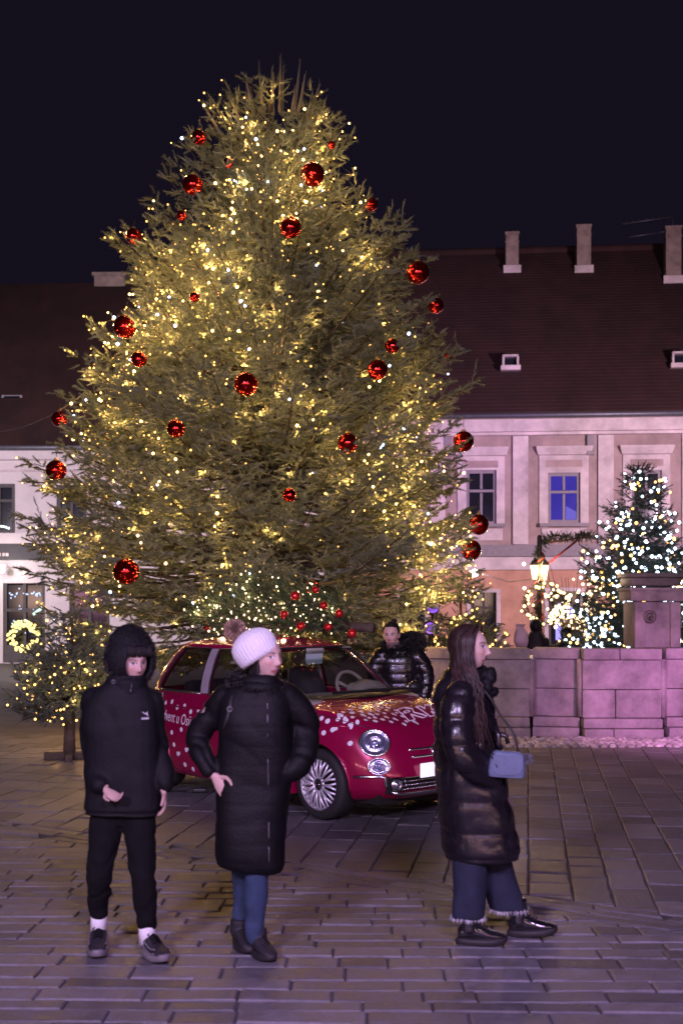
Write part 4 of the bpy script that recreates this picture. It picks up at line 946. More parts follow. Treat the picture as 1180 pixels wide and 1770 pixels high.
# crease along the shoulder, door gap, sill
def polyline_on(hits, rad, name, m, par, off=0.0, n=6, label=None):
    pts = [h[0] + h[1] * off for h in hits if h[0] is not None]; b = MB(); b.tube(pts, rad, n); return mk(name, b, m, par, local=True)
polyline_on([side_hit(x, .80 + .025 * math.sin((x + 2.7) / 2.6 * math.pi)) for x in np.linspace(-2.55, .28, 40)], .010, 'shoulder_crease', M_PAINT, body)
polyline_on([side_hit(-1.45 + .02 * math.sin(q * 3), z) for q, z in zip(np.linspace(0, 1, 14), np.linspace(.24, .93, 14))], .004, 'door_gap', M_BLACKPL, body)
polyline_on([side_hit(-.36 + .10 * (1 - q) , z) for q, z in zip(np.linspace(0, 1, 14), np.linspace(.26, .92, 14))], .004, 'door_gap', M_BLACKPL, body)
polyline_on([side_hit(x, .24) for x in np.linspace(-1.42, -.30, 14)], .004, 'door_gap', M_BLACKPL, body)
# bonnet shut line
polyline_on([hit((x, -1.4 + .0, IP(x, ZTX, ZTZ) - .035), (0, 1, 0)) for x in np.linspace(-.25, .42, 16)], .0045, 'bonnet_gap', M_BLACKPL, body)
for sx in (0.0, WB):                                                     # arch lips
    for s in (-1, 1):
        pts = [hit((sx + .352 * math.cos(a), s * 2, .31 + .352 * math.sin(a)), (0, -s, 0)) for a in np.linspace(-.15, math.pi + .15, 30)]
        polyline_on([p for p in pts if p[0] is not None and abs(p[0][1]) > .6], .014, 'arch_lip', M_PAINT, body)
# handle
h = side_hit(-1.28, .78); b = MB(); b.box(h[0] + h[1] * .02, (.16, .03, .035), bev=.012); mk('door_handle', b, M_CHROME, car, local=True)

# ---- cabin shell with real window openings
segs_spec = [('ws', 12), ('a', 3), ('sw', 9), ('b', 2), ('qw', 8), ('c', 5), ('rw', 8)]
tl_ = [0, .035, .075, .16, .3, .45, .6, .75, .87, .92, .96, 1.0]
def cab_ring(t):
    xf = IP(t, [0, .5, .9, 1], [-.10, -.465, -.765, -.86]); xr = IP(t, [0, .5, .9, 1], [-2.66, -2.52, -2.33, -2.24]); w = IP(t, [0, .25, .5, .8, 1], [.738, .722, .690, .632, .575]); z = .93 + .455 * t
    th = np.linspace(0, math.pi, 1500); c, s = np.cos(th), np.sin(th); nf, nr = 3.6, 3.8; e = np.where(c > 0, nf, nr); xc = -1.3
    X = xc + np.where(c > 0, xf - xc, xc - xr) * np.sign(c) * np.abs(c) ** (2 / e); Y = -w * np.abs(s) ** (2 / e)
    # key angles
    def by_y(f, front):
        m = (c > 0) if front else (c < 0); idx = np.where(m)[0]; return idx[np.argmin(np.abs(Y[idx] + f * w))]
    def by_x(x): return int(np.argmin(np.abs(X - x)))
    tt = t
    K = [0, by_y(.84, True), by_x(-.42 + tt * (-.98 + .42) - .02), by_x(-1.43), by_x(-1.53), by_x(-2.30 + tt * .30), by_y(.74, False), 1499]
    K = np.maximum.accumulate(K); idx = []
    for (nm, n), a, b_ in zip(segs_spec, K[:-1], K[1:]): idx += list(np.interp(np.arange(n), [0, n], [a, b_]))
    idx.append(1499); Xi = np.interp(idx, np.arange(1500), X); Yi = np.interp(idx, np.arange(1500), Y)
    half = np.stack([Xi, Yi, np.full(len(Xi), z)], 1); oth = half[1:-1][::-1] * np.array([1, -1, 1]); R_ = np.concatenate([half, oth])
    dx = R_[:, 0]; R_[:, 2] += np.where(dx > -.9, 0, 0) + .018 * t * np.cos((dx + 1.5) * 1.2)
    return R_
CR = [cab_ring(t) for t in tl_]; nC = len(CR[0]); half_n = sum(n for _, n in segs_spec)
names = sum([[nm] * n for nm, n in segs_spec], []); names = names + names[::-1]
sidef = ['R'] * half_n + ['L'] * half_n
shell = MB(); wfaces = {}
V = np.concatenate(CR); F = []
for i in range(len(CR) - 1):
    for j in range(nC):
        k = (j + 1) % nC; f = (i * nC + j, i * nC + k, (i + 1) * nC + k, (i + 1) * nC + j); nm = names[j]; t0 = tl_[i]
        if nm in ('ws', 'rw') and .03 <= t0 < .95: wfaces.setdefault(nm, []).append(f)
        elif nm in ('sw', 'qw') and .07 <= t0 < .91: wfaces.setdefault(nm + sidef[j], []).append(f)
        else: F.append(f)
# roof skin
rings2 = [CR[-1]]
for k in (.97, .93, .86, .74, .58, .40, .20, .05):
    q = CR[-1].copy(); cx_ = -1.52; q[:, 0] = cx_ + k * (q[:, 0] - cx_); q[:, 1] *= k; q[:, 2] = CR[-1][:, 2] + (1.478 - CR[-1][:, 2]) * (1 - k ** 2.4) ; rings2.append(q)
V2 = np.concatenate(rings2); F2 = []
for i in range(len(rings2) - 1):
    for j in range(nC): k = (j + 1) % nC; F2.append((i * nC + j, i * nC + k, (i + 1) * nC + k, (i + 1) * nC + j))
F2.append(tuple((len(rings2) - 1) * nC + j for j in range(nC)))
sh = MB(); sh.add(V, F); sh.add(V2, F2)
def solid(o, th): m = o.modifiers.new('s', 'SOLIDIFY'); m.thickness = th; m.offset = -1; return o
def outward(me):
    b2 = bmesh.new(); b2.from_mesh(me); bmesh.ops.remove_doubles(b2, verts=b2.verts, dist=1e-5); bmesh.ops.recalc_face_normals(b2, faces=b2.faces); b2.to_mesh(me); b2.free()
me = bpy.data.meshes.new('cabin'); me.from_pydata([tuple(v) for v in sh.V()], [], sh.f); outward(me); me.materials.append(M_PAINT); me.materials.append(M_CREAM)
cabin = mk('cabin', me, M_PAINT, car, sharp=50, local=True); solid(cabin, .035); cabin.modifiers[0].material_offset = 1
wl_names = {'ws': 'windscreen', 'rw': 'rear_window', 'swR': 'side_window', 'swL': 'side_window', 'qwR': 'quarter_window', 'qwL': 'quarter_window'}
cen = np.array([-1.4, 0, 1.1])
for nm, fs in wfaces.items():
    used = sorted({i for f in fs for i in f}); mp = {u: i for i, u in enumerate(used)}; Vw = V[used].copy(); d = Vw - cen; d[:, 2] *= .3; d /= np.linalg.norm(d, axis=1, keepdims=True)
    Vw = Vw - d * .012
    f0 = fs[len(fs) // 2]; n_ = np.cross(V[f0[1]] - V[f0[0]], V[f0[2]] - V[f0[1]]); c_ = V[list(f0)].mean(0) - cen
    if n_ @ c_ < 0: fs = [f[::-1] for f in fs]
    w = mk(wl_names[nm], (Vw, [tuple(mp[i] for i in f) for f in fs]), M_WSGLASS if nm in ('ws', 'rw') else M_SIDEGLASS, car, local=True)
    # rubber edge round the opening
    cnt = {}
    for f in fs:
        for a, b_ in zip(f, f[1:] + f[:1]): e = (min(a, b_), max(a, b_)); cnt[e] = cnt.get(e, 0) + 1
    adj = {}
    for (a, b_), n in cnt.items():
        if n == 1: adj.setdefault(a, []).append(b_); adj.setdefault(b_, []).append(a)
    st = next(iter(adj)); loop = [st]; prev = None; cur = st
    while True:
        nx_ = [q for q in adj[cur] if q != prev]; prev, cur = cur, nx_[0]
        if cur == st: break
        loop.append(cur)
    loop.append(st); e = MB(); e.tube(V[loop], .011 if nm in ('ws', 'rw') else .009, 6, cap=False); mk('window_seal', e, M_BLACKPL, w, local=True)
    if nm in ('swR', 'qwR', 'swL', 'qwL'):
        low = [p for p in V[loop] if p[2] < .975]; low = np.array(sorted(low, key=lambda p: p[0]))
        e = MB(); e.tube(low + (0, -.014 if nm[-1] == 'R' else .014, -.004), .009, 6); mk('chrome_strip', e, M_CHROME, w, local=True)
# pale B pillar covers
for s in (-1, 1):
    bi = [j for j in range(nC) if names[j] == 'b' and sidef[j] == ('R' if s < 0 else 'L')]; j0, j1 = (bi[0], bi[-1] + 1); b = MB()
    b.loft([np.array([CR[i][j0] + (.0, s * .006, 0), CR[i][j1 % nC] + (0, s * .006, 0), CR[i][j1 % nC] + (0, s * .012, 0), CR[i][j0] + (0, s * .012, 0)]) for i in range(2, 10)]); mk('door_pillar', b, M_CAB, car, local=True, smooth=False)

# ---- interior
b = MB(); b.box((-1.4, 0, .50), (2.3, 1.3, .06)); mk('cabin_floor', b, M_SEAT, car, local=True, smooth=False)
b = MB(); b.loft([np.array([(x, -.66, z - d), (x, .66, z - d), (x, .64, z), (x, .3, z + .012), (x, 0, z), (x, -.3, z + .006), (x, -.64, z)]) for x, z, d in ((-.12, .955, .02), (-.26, .985, .06), (-.42, 1.0, .10), (-.50, .985, .16), (-.53, .90, .20), (-.53, .72, .1))]); mk('dashboard', b, M_GREYTRIM, car, local=True, sharp=50)
b = MB(); b.loft([np.array([(x + 0 * yy, yy, z) for yy, z in zip(np.linspace(.20, .58, 13), .99 + hgt * np.sin(np.linspace(0, math.pi, 13)) ** .6)]) for x, hgt in ((-.40, .02), (-.43, .085), (-.56, .10), (-.565, .09))], closed=False, cap=False); solid(mk('instrument_hood', b, M_CREAM, car, local=True), .012)
Msw = np.array(Matrix.Rotation(R(62), 3, 'Y')); b = MB(); b.torus((-.70, .38, .985), .18, .018, 36, 10, M=Msw); b.sphere((-.69, .38, .98), (.05, .07, .07), 14, 10)
for a in (0, 2.1, 4.2): d_ = Msw @ np.array([math.cos(a), math.sin(a), 0]); b.tube([np.array((-.69, .38, .98)), np.array((-.70, .38, .985)) + d_ * .18], .016, 6)
mk('steering_wheel', b, M_CREAM, car, local=True)
for sy in (-.34, .34):
    b = MB(); b.loft([np.stack([np.full(16, 0) + xx + .055 * np.cos(np.linspace(0, 6.28, 16, endpoint=False)), sy + ww * np.sin(np.linspace(0, 6.28, 16, endpoint=False)), np.full(16, zz)], 1) for xx, zz, ww in ((-1.12, .58, .22), (-1.20, .80, .24), (-1.28, 1.02, .22), (-1.33, 1.14, .17), (-1.34, 1.17, .10))]); b.box((-.95, sy, .58), (.42, .44, .14), bev=.05)
    s_ = mk('seat', b, M_SEAT, car, local=True); b = MB(); b.sphere((-1.36, sy, 1.255), (.05, .125, .075), 14, 10); b.tube([(-1.34, sy - .05, 1.15), (-1.36, sy - .05, 1.22)], .007, 5); b.tube([(-1.34, sy + .05, 1.15), (-1.36, sy + .05, 1.22)], .007, 5); mk('headrest', b, M_GREYTRIM, s_, local=True)
b = MB(); b.box((-2.0, 0, .80), (.12, 1.1, .5), bev=.05); mk('rear_bench', b, M_SEAT, car, local=True)
b = MB(); b.box((-.80, 0, 1.345), (.03, .21, .06), bev=.012); mk('rear_view_mirror', b, M_GREYTRIM, car, local=True)
b = MB(); b.box((-.68, -.12, 1.285), (.004, .20, .09)); mk('windscreen_label', b, mat('frosted_label', (.35, .45, .45), .6, var=0), car, local=True, smooth=False)
for sy in (-.30, .30): b = MB(); b.box((-.96, sy, 1.37), (.22, .42, .015), bev=.006); mk('sun_visor', b, M_GREYTRIM, car, local=True)
# scuttle, wipers
b = MB(); b.loft([np.array([(x + IP(abs(y), [0, .62], [0, -.13]) , y, IP(x, ZCX, ZCZ) + dz) for y in np.linspace(-.62, .62, 17)]) for x, dz in ((-.05, .012), (-.10, .022), (-.17, .02), (-.17, -.02))], closed=False, cap=False); mk('scuttle', b, M_BLACKPL, car, local=True)
for y0, y1 in ((.25, -.35), (.62, .02)):
    b = MB(); b.tube([(-.10, y0, 1.01), (-.10, (y0 + y1) / 2, 1.025), (-.14, y1, 1.03)], .009, 6); b.box((-.135, (y0 + y1) / 2 - .1, 1.022), (.012, .52, .02)); mk('wiper', b, M_BLACKPL, car, local=True, smooth=False)

# ---- wheels
def make_wheel(x, s):
    c = np.array([x, s * .69, .295]); Mw = np.array([[1, 0, 0], [0, 0, s * 1.0], [0, 1, 0]]); w0 = .0
    b = MB(); b.lathe([(.205, .005), (.22, .012), (.262, .012), (.285, -.004), (.292, -.02), (.292, -.16), (.28, -.185), (.21, -.19)], c, 48, M=Mw, cap=False); t = mk('wheel', b, M_TYRE, car, local=True)
    b = MB(); b.lathe([(.212, .012), (.208, .004), (.198, -.010), (.192, -.05), (.188, -.16)], c, 48, M=Mw, cap=False)
    for k in range(14):
        a = 2 * math.pi * k / 14
        for da, wd in ((.085, .0095), (-.085, .0095)):
            p0 = np.array([.060 * math.cos(a), .060 * math.sin(a), .012]); p1 = np.array([.135 * math.cos(a + da * .7), .135 * math.sin(a + da * .7), .010]); p2 = np.array([.203 * math.cos(a + da * 1.6), .203 * math.sin(a + da * 1.6), -.004]); b.tube([Mw @ p0 + c, Mw @ p1 + c, Mw @ p2 + c], [wd, wd, wd * 1.1], 6)
    b.lathe([(.070, .008), (.066, .018), (.05, .018), (.048, .0)], c, 28, M=Mw, cap=False); mk('rim', b, M_RIM, t, local=True)
    b = MB(); b.lathe([(.001, .017), (.03, .017), (.050, .012), (.052, .004)], c, 24, M=Mw); mk('hub_cap', b, M_BLACKPL, t, local=True)
    b = MB(); b.torus(c + Mw @ np.array([0, 0, .0185]), .026, .0022, 24, 5, M=Mw); b.box(c + Mw @ np.array([0, 0, .019]), (.032, .002, .007)); mk('hub_badge', b, M_CHROME, t, local=True)
    b = MB(); b.lathe([(.001, -.09), (.186, -.10), (.186, -.12)], c, 28, M=Mw); mk('brake_disc', b, M_WELL, t, local=True)
for x in (0.0, WB):
    for s in (-1, 1): make_wheel(x, s)
b = MB(); b.box((-1.15, 0, .23), (3.4, 1.1, .12)); 
for x in (0.0, WB):
    for s in (-1, 1): b.box((x, s * .50, .44), (.66, .10, .50))
mk('underbody', b, M_WELL, car, local=True, smooth=False)

# ---- lamps: each dish with its own glass
def frame(n, up=(0, 0, 1)):
    n = n / np.linalg.norm(n); y = np.array(up) - n * (np.array(up) @ n); y /= np.linalg.norm(y); x = np.cross(y, n); return np.stack([x, y, n], 1)
def headlamp(y, z, r, stretch, big):
    # direction out of the rounded nose corner
    p, n = hit((2.0, y * 1.45, z + .05), (-1.35, -y * .62 / abs(y) * 0 + (0), -.03)); p, n = front_hit(y, z)
    n = n / np.linalg.norm(n); Mx = frame(n) @ np.diag([stretch, 1, 1]); t = MB()
    t.torus(p + n * .004, r * 1.03, r * .10, 36, 8, M=Mx); o = mk('headlight' if big else 'driving_lamp', t, M_CHROME, car, local=True)
    t = MB(); t.lathe([(r * .98, .008), (r * .9, .004), (r * .55, .003), (r * .5, .010), (r * .46, .003), (r * .2, .003), (.001, .004)], p, 36, M=Mx, cap=False); mk('reflector', t, M_REFLECT, o, local=True)
    t = MB(); t.sphere(p + n * .012, (r * .26, r * .26, .02), 16, 10, M=Mx); t.sphere(p + n * .010 + Mx @ np.array([r * .5, -r * .42, 0]), (r * .22, r * .13, .012), 12, 8, M=frame(n)); mk('lens', t, mat('lamp_lens', (.55, .55, .75), .08, .7, var=.2) if 'lamp_lens' not in bpy.data.materials else bpy.data.materials['lamp_lens'], o, local=True)
    t = MB(); t.lathe([(r * 1.0, .008), (r * .93, .026), (r * .75, .040), (r * .5, .050), (r * .2, .055), (.001, .056)], p, 36, M=Mx, cap=False); mk('lamp_glass', t, M_LAMPGLASS, o, local=True)
for s in (-1, 1):
    headlamp(s * .545, .665, .105, 1.10, True); headlamp(s * .56, .485, .062, 1.35, False)
# chrome moustache, badge, plate, mouth
for z, yy in ((.600, .30), (.545, .30)):
    pts = [front_hit(q, z) for q in np.linspace(-yy, yy, 21)]; polyline_on(pts, .010, 'chrome_bar', M_CHROME, car, .006)
p, n = front_hit(0, .575); b = MB(); b.lathe([(.001, .018), (.045, .016), (.055, .008), (.056, 0)], p, 28, M=frame(n)); mk('badge', b, M_CHROME, car, local=True)
p, n = front_hit(0, .440); b = MB(); b.box(p + (.022, 0, 0), (.012, .53, .115), bev=.004); mk('number_plate', b, M_PLATE, car, local=True, smooth=False)
b = MB(); b.box((.60, 0, .335), (.05, 1.04, .14)); gr = mk('lower_grille', b, M_WELL, car, local=True, smooth=False)
b = MB()
for i in range(29):
    for j in range(4): b.sphere((IP(abs((i - 14) * .031), [0, .45], [.665, .632]), (i - 14) * .031 + (.0155 if j % 2 else 0), .288 + j * .031), (.008, .0105, .0085), 6, 4)
mk('grille_studs', b, M_CHROME, gr, local=True, kind='stuff')
for s in (-1, 1):
    pts = []
    path = [(.0, .262), (.40, .262), (.47, .275), (.515, .31), (.53, .35), (.535, .40), (.56, .405), (.70, .398)]
    yy = np.interp(np.linspace(0, 7, 36), range(8), [q[0] for q in path]); zz = np.interp(np.linspace(0, 7, 36), range(8), [q[1] for q in path])
    pts = []
    for a, z in zip(yy, zz):
        h_ = front_hit(s * a, z)
        if h_[0] is not None and h_[0][0] > .2: pts.append(h_)
    polyline_on(pts, .0125, 'chrome_bumper_trim', M_CHROME, car, .010)
    c = np.array((.645, s * .445, .335)); Mx = frame(np.array((1, s * .25, 0.0))); b = MB(); b.torus(c, .043, .010, 28, 8, M=Mx); fg = mk('fog_lamp', b, M_CHROME, car, local=True); b = MB(); b.lathe([(.04, 0), (.03, .012), (.001, .018)], c, 24, M=Mx, cap=False); mk('lens', b, M_REFLECT, fg, local=True)
# door mirror
for s in (-1, 1):
    b = MB(); b.sphere((-.34, s * .86, 1.0), (.06, .095, .066), 18, 12); b.tube([(-.36, s * .73, .95), (-.34, s * .82, .97)], .025, 8); mr_ = mk('door_mirror', b, M_PAINT if s < 0 else M_BLACKPL, car, local=True)
    b = MB(); b.sphere((-.385, s * .86, 1.0), (.03, .082, .056), 14, 10); mk('mirror_glass', b, M_CHROME, mr_, local=True)

# ---- stickers: dots, lettering, line drawing (flat print laid on the paint)
def decal_faces(mb, poly, caster, off=.0028):
    """poly: list of 2-D points in sticker space; caster maps (a, b) to a place on the paint"""
    hs = [caster(a, b_) for a, b_ in poly]
    if any(h[0] is None for h in hs): return
    P = np.array([h[0] + h[1] * off for h in hs])
    if np.ptp(P, axis=0).max() > .6: return
    c = P.mean(0); n = len(P); hc = caster(*np.mean(poly, axis=0)); c = hc[0] + hc[1] * off if hc[0] is not None else c
    mb.add(np.concatenate([P, [c]]), [(i, (i + 1) % n, n) for i in range(n)])
def dot(mb, a, b_, r, caster, blob=False, st=1.0):
    decal_faces(mb, [(a + r * st * math.cos(q), b_ + r * math.sin(q)) for q in np.linspace(0, 6.28, 14, endpoint=False)], caster)
    if blob: decal_faces(mb, [(a + r * 1.1 + r * .75 * math.cos(q), b_ + r * .35 + r * .7 * math.sin(q)) for q in np.linspace(0, 6.28, 14, endpoint=False)], caster)
dots = MB(); dr = random.Random(5)
side = lambda a, b_: side_hit(a, b_)
top = lambda a, b_: top_hit(a, b_)
placed = []
def scatter(n, xr, yr, r0, r1, caster, gapf=1.9, ok=lambda a, b_: True):
    k = 0
    for _ in range(n * 30):
        a, b_, r = dr.uniform(*xr), dr.uniform(*yr), dr.uniform(r0, r1)
        if not ok(a, b_) or any(math.hypot(a - p[0], b_ - p[1]) < gapf * (r + p[2]) for p in placed): continue
        placed.append((a, b_, r)); dot(dots, a, b_, r, caster, dr.random() < .18); k += 1
        if k >= n: break
scatter(62, (-.02, .50), (-.66, .30), .015, .023, top, 1.6, lambda a, b_: a + .35 * abs(b_) < .56 and not (-.05 < b_ < .42 and a > .12) and a > .04 + .15 * abs(b_)); placed = []
scatter(18, (-.30, .30), (.70, .90), .015, .022, side, 1.5, lambda a, b_: b_ > .70 + .25 * max(0, a) and b_ < IP(a, ZTX, ZTZ) - .03); placed = []
for a, b_, r in ((-.36, .60, .022), (-.38, .47, .02), (.34, .66, .02), (-.34, .78, .024), (-.38, .86, .024)): dot(dots, a, b_, r, side)
for k in range(9): dot(dots, -2.30 + k * .115, .875 - .012 * k + (.02 if k % 2 else -.012), .022, side)
for a, b_ in ((-2.42, .86), (-2.36, .91), (-2.2, .93)): dot(dots, a, b_, .022, side)
for k, (a, b_) in enumerate(((-1.90, .58), (-1.86, .47), (-1.80, .39), (-1.70, .30), (-1.58, .27), (-1.66, .44), (-1.52, .40), (-1.74, .62), (-1.60, .56), (-1.45, .55))): dot(dots, a, b_, .022, side, k % 3 == 2)
# dots climbing the rear pillar
def csolve(xa, z):
    best = None
    for i in range(len(CR) - 1):
        pass
    return best
mk('dot_stickers', dots, M_STICK, body, local=True, smooth=False, kind='stuff')
def text_mesh(body_txt, size, shear=.2, extr=0.0, res=3, outline=0.0):
    cu = bpy.data.curves.new('t', 'FONT'); cu.body = body_txt; cu.size = size; cu.shear = shear; cu.resolution_u = res; cu.fill_mode = 'FRONT' if not outline else 'NONE'
    if outline: cu.bevel_depth = outline; cu.bevel_resolution = 0
    o = bpy.data.objects.new('t', cu); COL.objects.link(o); dg = bpy.context.evaluated_depsgraph_get(); e = o.evaluated_get(dg); m = e.to_mesh()
    V = np.array([v.co[:] for v in m.vertices]); F = [p.vertices[:] for p in m.polygons]; E = [x.vertices[:] for x in m.edges]; e.to_mesh_clear(); bpy.data.objects.remove(o); return V, F, E
def lay(V, F, name, caster, parent, m, off=.003):
    P = []
    for a, b_ in V[:, :2]:
        h_ = caster(a, b_); P.append(h_[0] + h_[1] * off if h_[0] is not None else np.array([0, 0, .5]))
    return mk(name, (np.array(P), F), m, parent, local=True, smooth=False)
Vt, Ft, _ = text_mesh('Advent u Osijeku', .155, .28)
wd = Vt[:, 0].max(); Vt[:, 0] *= .70 / wd
lay(Vt, Ft, 'lettering', lambda a, b_: side_hit(-2.15 + a, .690 + b_ * .92 - .055 * a), body, M_STICK)
# outlined capitals on the bonnet, drawn as bent tubes
def stroke(mb, pts, caster, w=.008, off=.003):
    hs = [caster(a, b_) for a, b_ in pts]; P = [h_[0] + h_[1] * off for h_ in hs if h_[0] is not None]
    if len(P) > 1: mb.tube(P, w, 5, flat=1)
def dense(pts, n=7): 
    out = []
    for a, b_ in zip(pts[:-1], pts[1:]): out += [(a[0] + (b_[0] - a[0]) * f, a[1] + (b_[1] - a[1]) * f) for f in np.linspace(0, 1, n, endpoint=False)]
    return out + [pts[-1]]
ln = MB()
hood = lambda u, v: top_hit(.46 - v * .62 - .10 * u, -.10 + u * .9)     # u runs to the car's left, v up the bonnet
letters = [[(0, 0), (.06, .30), (.20, .33), (.27, .26), (.21, .17), (.30, .02), (.22, .0), (.13, .13), (.09, 0), (0, 0)], [(.10, .22), (.18, .24), (.18, .20), (.10, .18), (.10, .22)],
           [(.33, 0), (.36, .30), (.43, .30), (.42, .20), (.52, .32), (.60, .30), (.50, .17), (.62, .02), (.53, 0), (.44, .11), (.41, 0), (.33, 0)], [(.66, .02), (.74, .33), (.82, .33), (.92, .02), (.84, 0), (.81, .08), (.75, .08), (.73, .0), (.66, .02)]]
for L_ in letters: stroke(ln, dense([(a, b_) for a, b_ in L_], 4), hood, .0048)
mk('outlined_lettering', ln, M_STICK, body, local=True, smooth=False); ln = MB(); ln2 = MB()
# ornament drawing on the rear flank and sprig on the wing
sd = lambda a, b_: side_hit(a, b_)
for L_ in ([(-2.30, .60), (-2.22, .66), (-2.12, .64), (-2.04, .55), (-1.98, .42)], [(-2.32, .55), (-2.20, .58), (-2.10, .55), (-2.02, .44), (-1.99, .38)], [(-2.33, .52), (-2.22, .54), (-2.14, .50), (-2.10, .42)], [(-2.28, .50), (-2.18, .62), (-2.16, .53), (-2.30, .47)], [(-2.05, .38), (-1.97, .36), (-1.96, .42), (-2.03, .44), (-2.05, .38)],
           [(-.52, .84), (-.36, .80), (-.20, .74), (-.05, .70)], [(-.52, .80), (-.34, .74), (-.14, .71)], [(-.50, .74), (-.36, .72), (-.20, .705), (-.10, .69)], [(-.50, .86), (-.38, .86), (-.24, .80), (-.12, .73)], [(-.44, .70), (-.30, .68), (-.22, .66)]):
    stroke(ln if L_[0][0] < -1 else ln2, dense(L_, 6), sd, .0042)
mk('flank_drawing', ln, M_STICK, body, local=True, smooth=False); mk('wing_drawing', ln2, M_STICK, body, local=True, smooth=False)

# fallen cable end under the car
cb = gpx(345, 1372); b = MB(); b.box(cb + (0, 0, .03), (.14, .05, .05), bev=.015); s_ = np.linspace(0, 1, 12); b.tube(np.stack([cb[0] - .05 - s_ * .9, cb[1] + .1 * np.sin(s_ * 5), np.full(12, .012)], 1), .009, 5)
tag(mk('extension_lead', b, M_BLACKPL, loc=cb), 'black extension lead with its plug lying under the red car', 'cable')

# ---- little lit tree lying on the roof
def car_world(p): p = np.asarray(p, float); return np.array([CO[0], CO[1], 0]) + np.array([CF[0] * p[0] + CL[0] * p[1], CF[1] * p[0] + CL[1] * p[1], p[2]])
tip_w, butt_w = car_world((-2.25, -.22, 1.60)), car_world((-.62, .42, 1.56))
rt = thing('felled_fir', 'small felled fir with lights and red balls lying on the roof of the red car', 'tree', (tip_w + butt_w) / 2)
axis_ = butt_w - tip_w; AL = np.linalg.norm(axis_); axd = axis_ / AL; r3 = np.random.default_rng(12)
b = MB(); b.tube([tip_w, (tip_w + butt_w) / 2 + (0, 0, .03), butt_w, butt_w + axd * .12], [.012, .03, .045, .05], 8); mk('trunk', b, M_BARK, rt)
P, D, S = [], [], []; limb = MB()
sidev = np.cross(axd, (0, 0, 1))
for k in range(120):
    f = r3.uniform(.02, .98); a = r3.uniform(-.35, math.pi + .35); o = tip_w + axis_ * f; L = (.16 + .62 * min(f, 1.25 - f)) * r3.uniform(.8, 1.15)
    d = sidev * math.cos(a) * .9 + np.array([0, 0, 1.0]) * max(math.sin(a), -.05) * .85 - axd * .55; d /= np.linalg.norm(d); tg = np.cross(d, axd); tg /= np.linalg.norm(tg)
    limb.tube([o, o + d * L], [.010, .004], 4)
    for q in np.arange(.06, L, .06):
        for s2 in (-1, 1): P.append(o + d * q); D.append(d * .75 + tg * s2 * r3.uniform(.4, .9) + r3.normal(size=3) * .15); S.append(r3.uniform(.7, 1.1))
    P.append(o + d * L); D.append(d + r3.normal(size=3) * .1); S.append(1.1)
P, D, S = np.array(P), np.array(D), np.array(S); V, tone = bake(bank2, P, D, S, r3); c = mk('crown', (V, np.arange(len(V), dtype=np.int32).reshape(-1, 3)), M_FIR, rt, smooth=False, kind='stuff'); attr(c, 'tone', tone); c.data.materials[0] = fir_mat('young_fir_needles', (.055, .085, .035)); mk('limbs', limb, M_BARK, rt, kind='stuff')
Dn = D / np.linalg.norm(D, axis=1, keepdims=True); m_ = (Dn[:, 1] < .3) & (P[:, 2] > 1.48); Q = (P + Dn * (.12 * S)[:, None])[m_]; i = r3.choice(len(Q), 185, replace=False)
light_string('pinkish white lights on the small felled fir on the car roof', 'fairy lights on small firs', Q[i], r3.uniform(.006, .0105, 185), glow('soft_warm_bulb', (1.0, .72, .42), 6), (tip_w + butt_w) / 2, npoint=34, pw=1.1, pcol=(1, .66, .36), r=r3, wire_max=.2)
rb = [(510, 1030, 8), (559, 1047, 7), (520, 1083, 8), (586, 1061, 7), (567, 1084, 7), (608, 1095, 8), (491, 1062, 7), (460, 1093, 5), (357, 1084, 6), (402, 1080, 6), (545, 1020, 6)]
rl = ['topmost', 'upper right', 'centre', 'far upper right', 'right of centre', 'rightmost, beside the cut butt', 'left of centre', 'lowest', 'leftmost', 'second from the left, over the pompom hat', 'dark one behind the crown']
M_RB = mat('small_red_ball', (.62, .02, .02), .18, .55, var=0, coat=.5)
for (x, y, r_), l_ in zip(rb, rl):
    # on the near surface of the little crown
    f = np.clip((x - 350) / 270, 0, 1); base = tip_w + axis_ * f; Zb = base[1] - .28 - .12 * (1 - abs(f - .5)); p = px(x, y, Zb)
    t = thing('bauble', 'small red ball on the car roof fir, ' + l_, 'bauble', p, group='red balls on the car roof fir'); b = MB(); b.sphere(p, r_ / FPX * Zb * 1.05, 20, 14); mk('ball', b, M_RB, t); b = MB(); b.lathe([(.008, .028), (.008, .036), (.003, .038)], p, 8); b.tube([p + (0, 0, .036), p + (0, .10, .06)], .0015, 4); mk('cap', b, M_GOLDCAP, t)

# ================================================================== PEOPLE
def skin_mat(): return mat('skin', (.5, .33, .27), .5, var=.06, scale=40, attrc='col', spec=.4)
M_SKIN = skin_mat(); _b = M_SKIN.node_tree.nodes['Principled BSDF']; _b.inputs['Subsurface Weight'].default_value = .12; _b.inputs['Subsurface Radius'].default_value = (.012, .005, .003); _b.inputs['Subsurface Scale'].default_value = 1.0
M_BLKCOAT = mat('black_padded_cloth', (.0036, .0033, .0046), .62, var=.3, scale=10, bump=.3, bscale=70, spec=.22)
M_BLKJKT = mat('black_shell_cloth', (.0060, .0056, .0076), .70, var=.3, scale=8, bump=.25, bscale=60, spec=.22)
M_SHINY = mat('shiny_black_puffer', (.010, .008, .011), .25, var=.3, scale=10, bump=.15, bscale=40, spec=.6, rvar=.08)
M_JOG = mat('black_jersey', (.0040, .0038, .0048), .9, spec=.2, var=.3, bump=.3, bscale=120)
M_JEAN = mat('blue_denim', (.024, .044, .096), .85, var=.3, scale=14, bump=.3, bscale=200)
M_JEAN2 = mat('dark_blue_denim', (.010, .014, .034), .85, var=.3, scale=14, bump=.3, bscale=200)
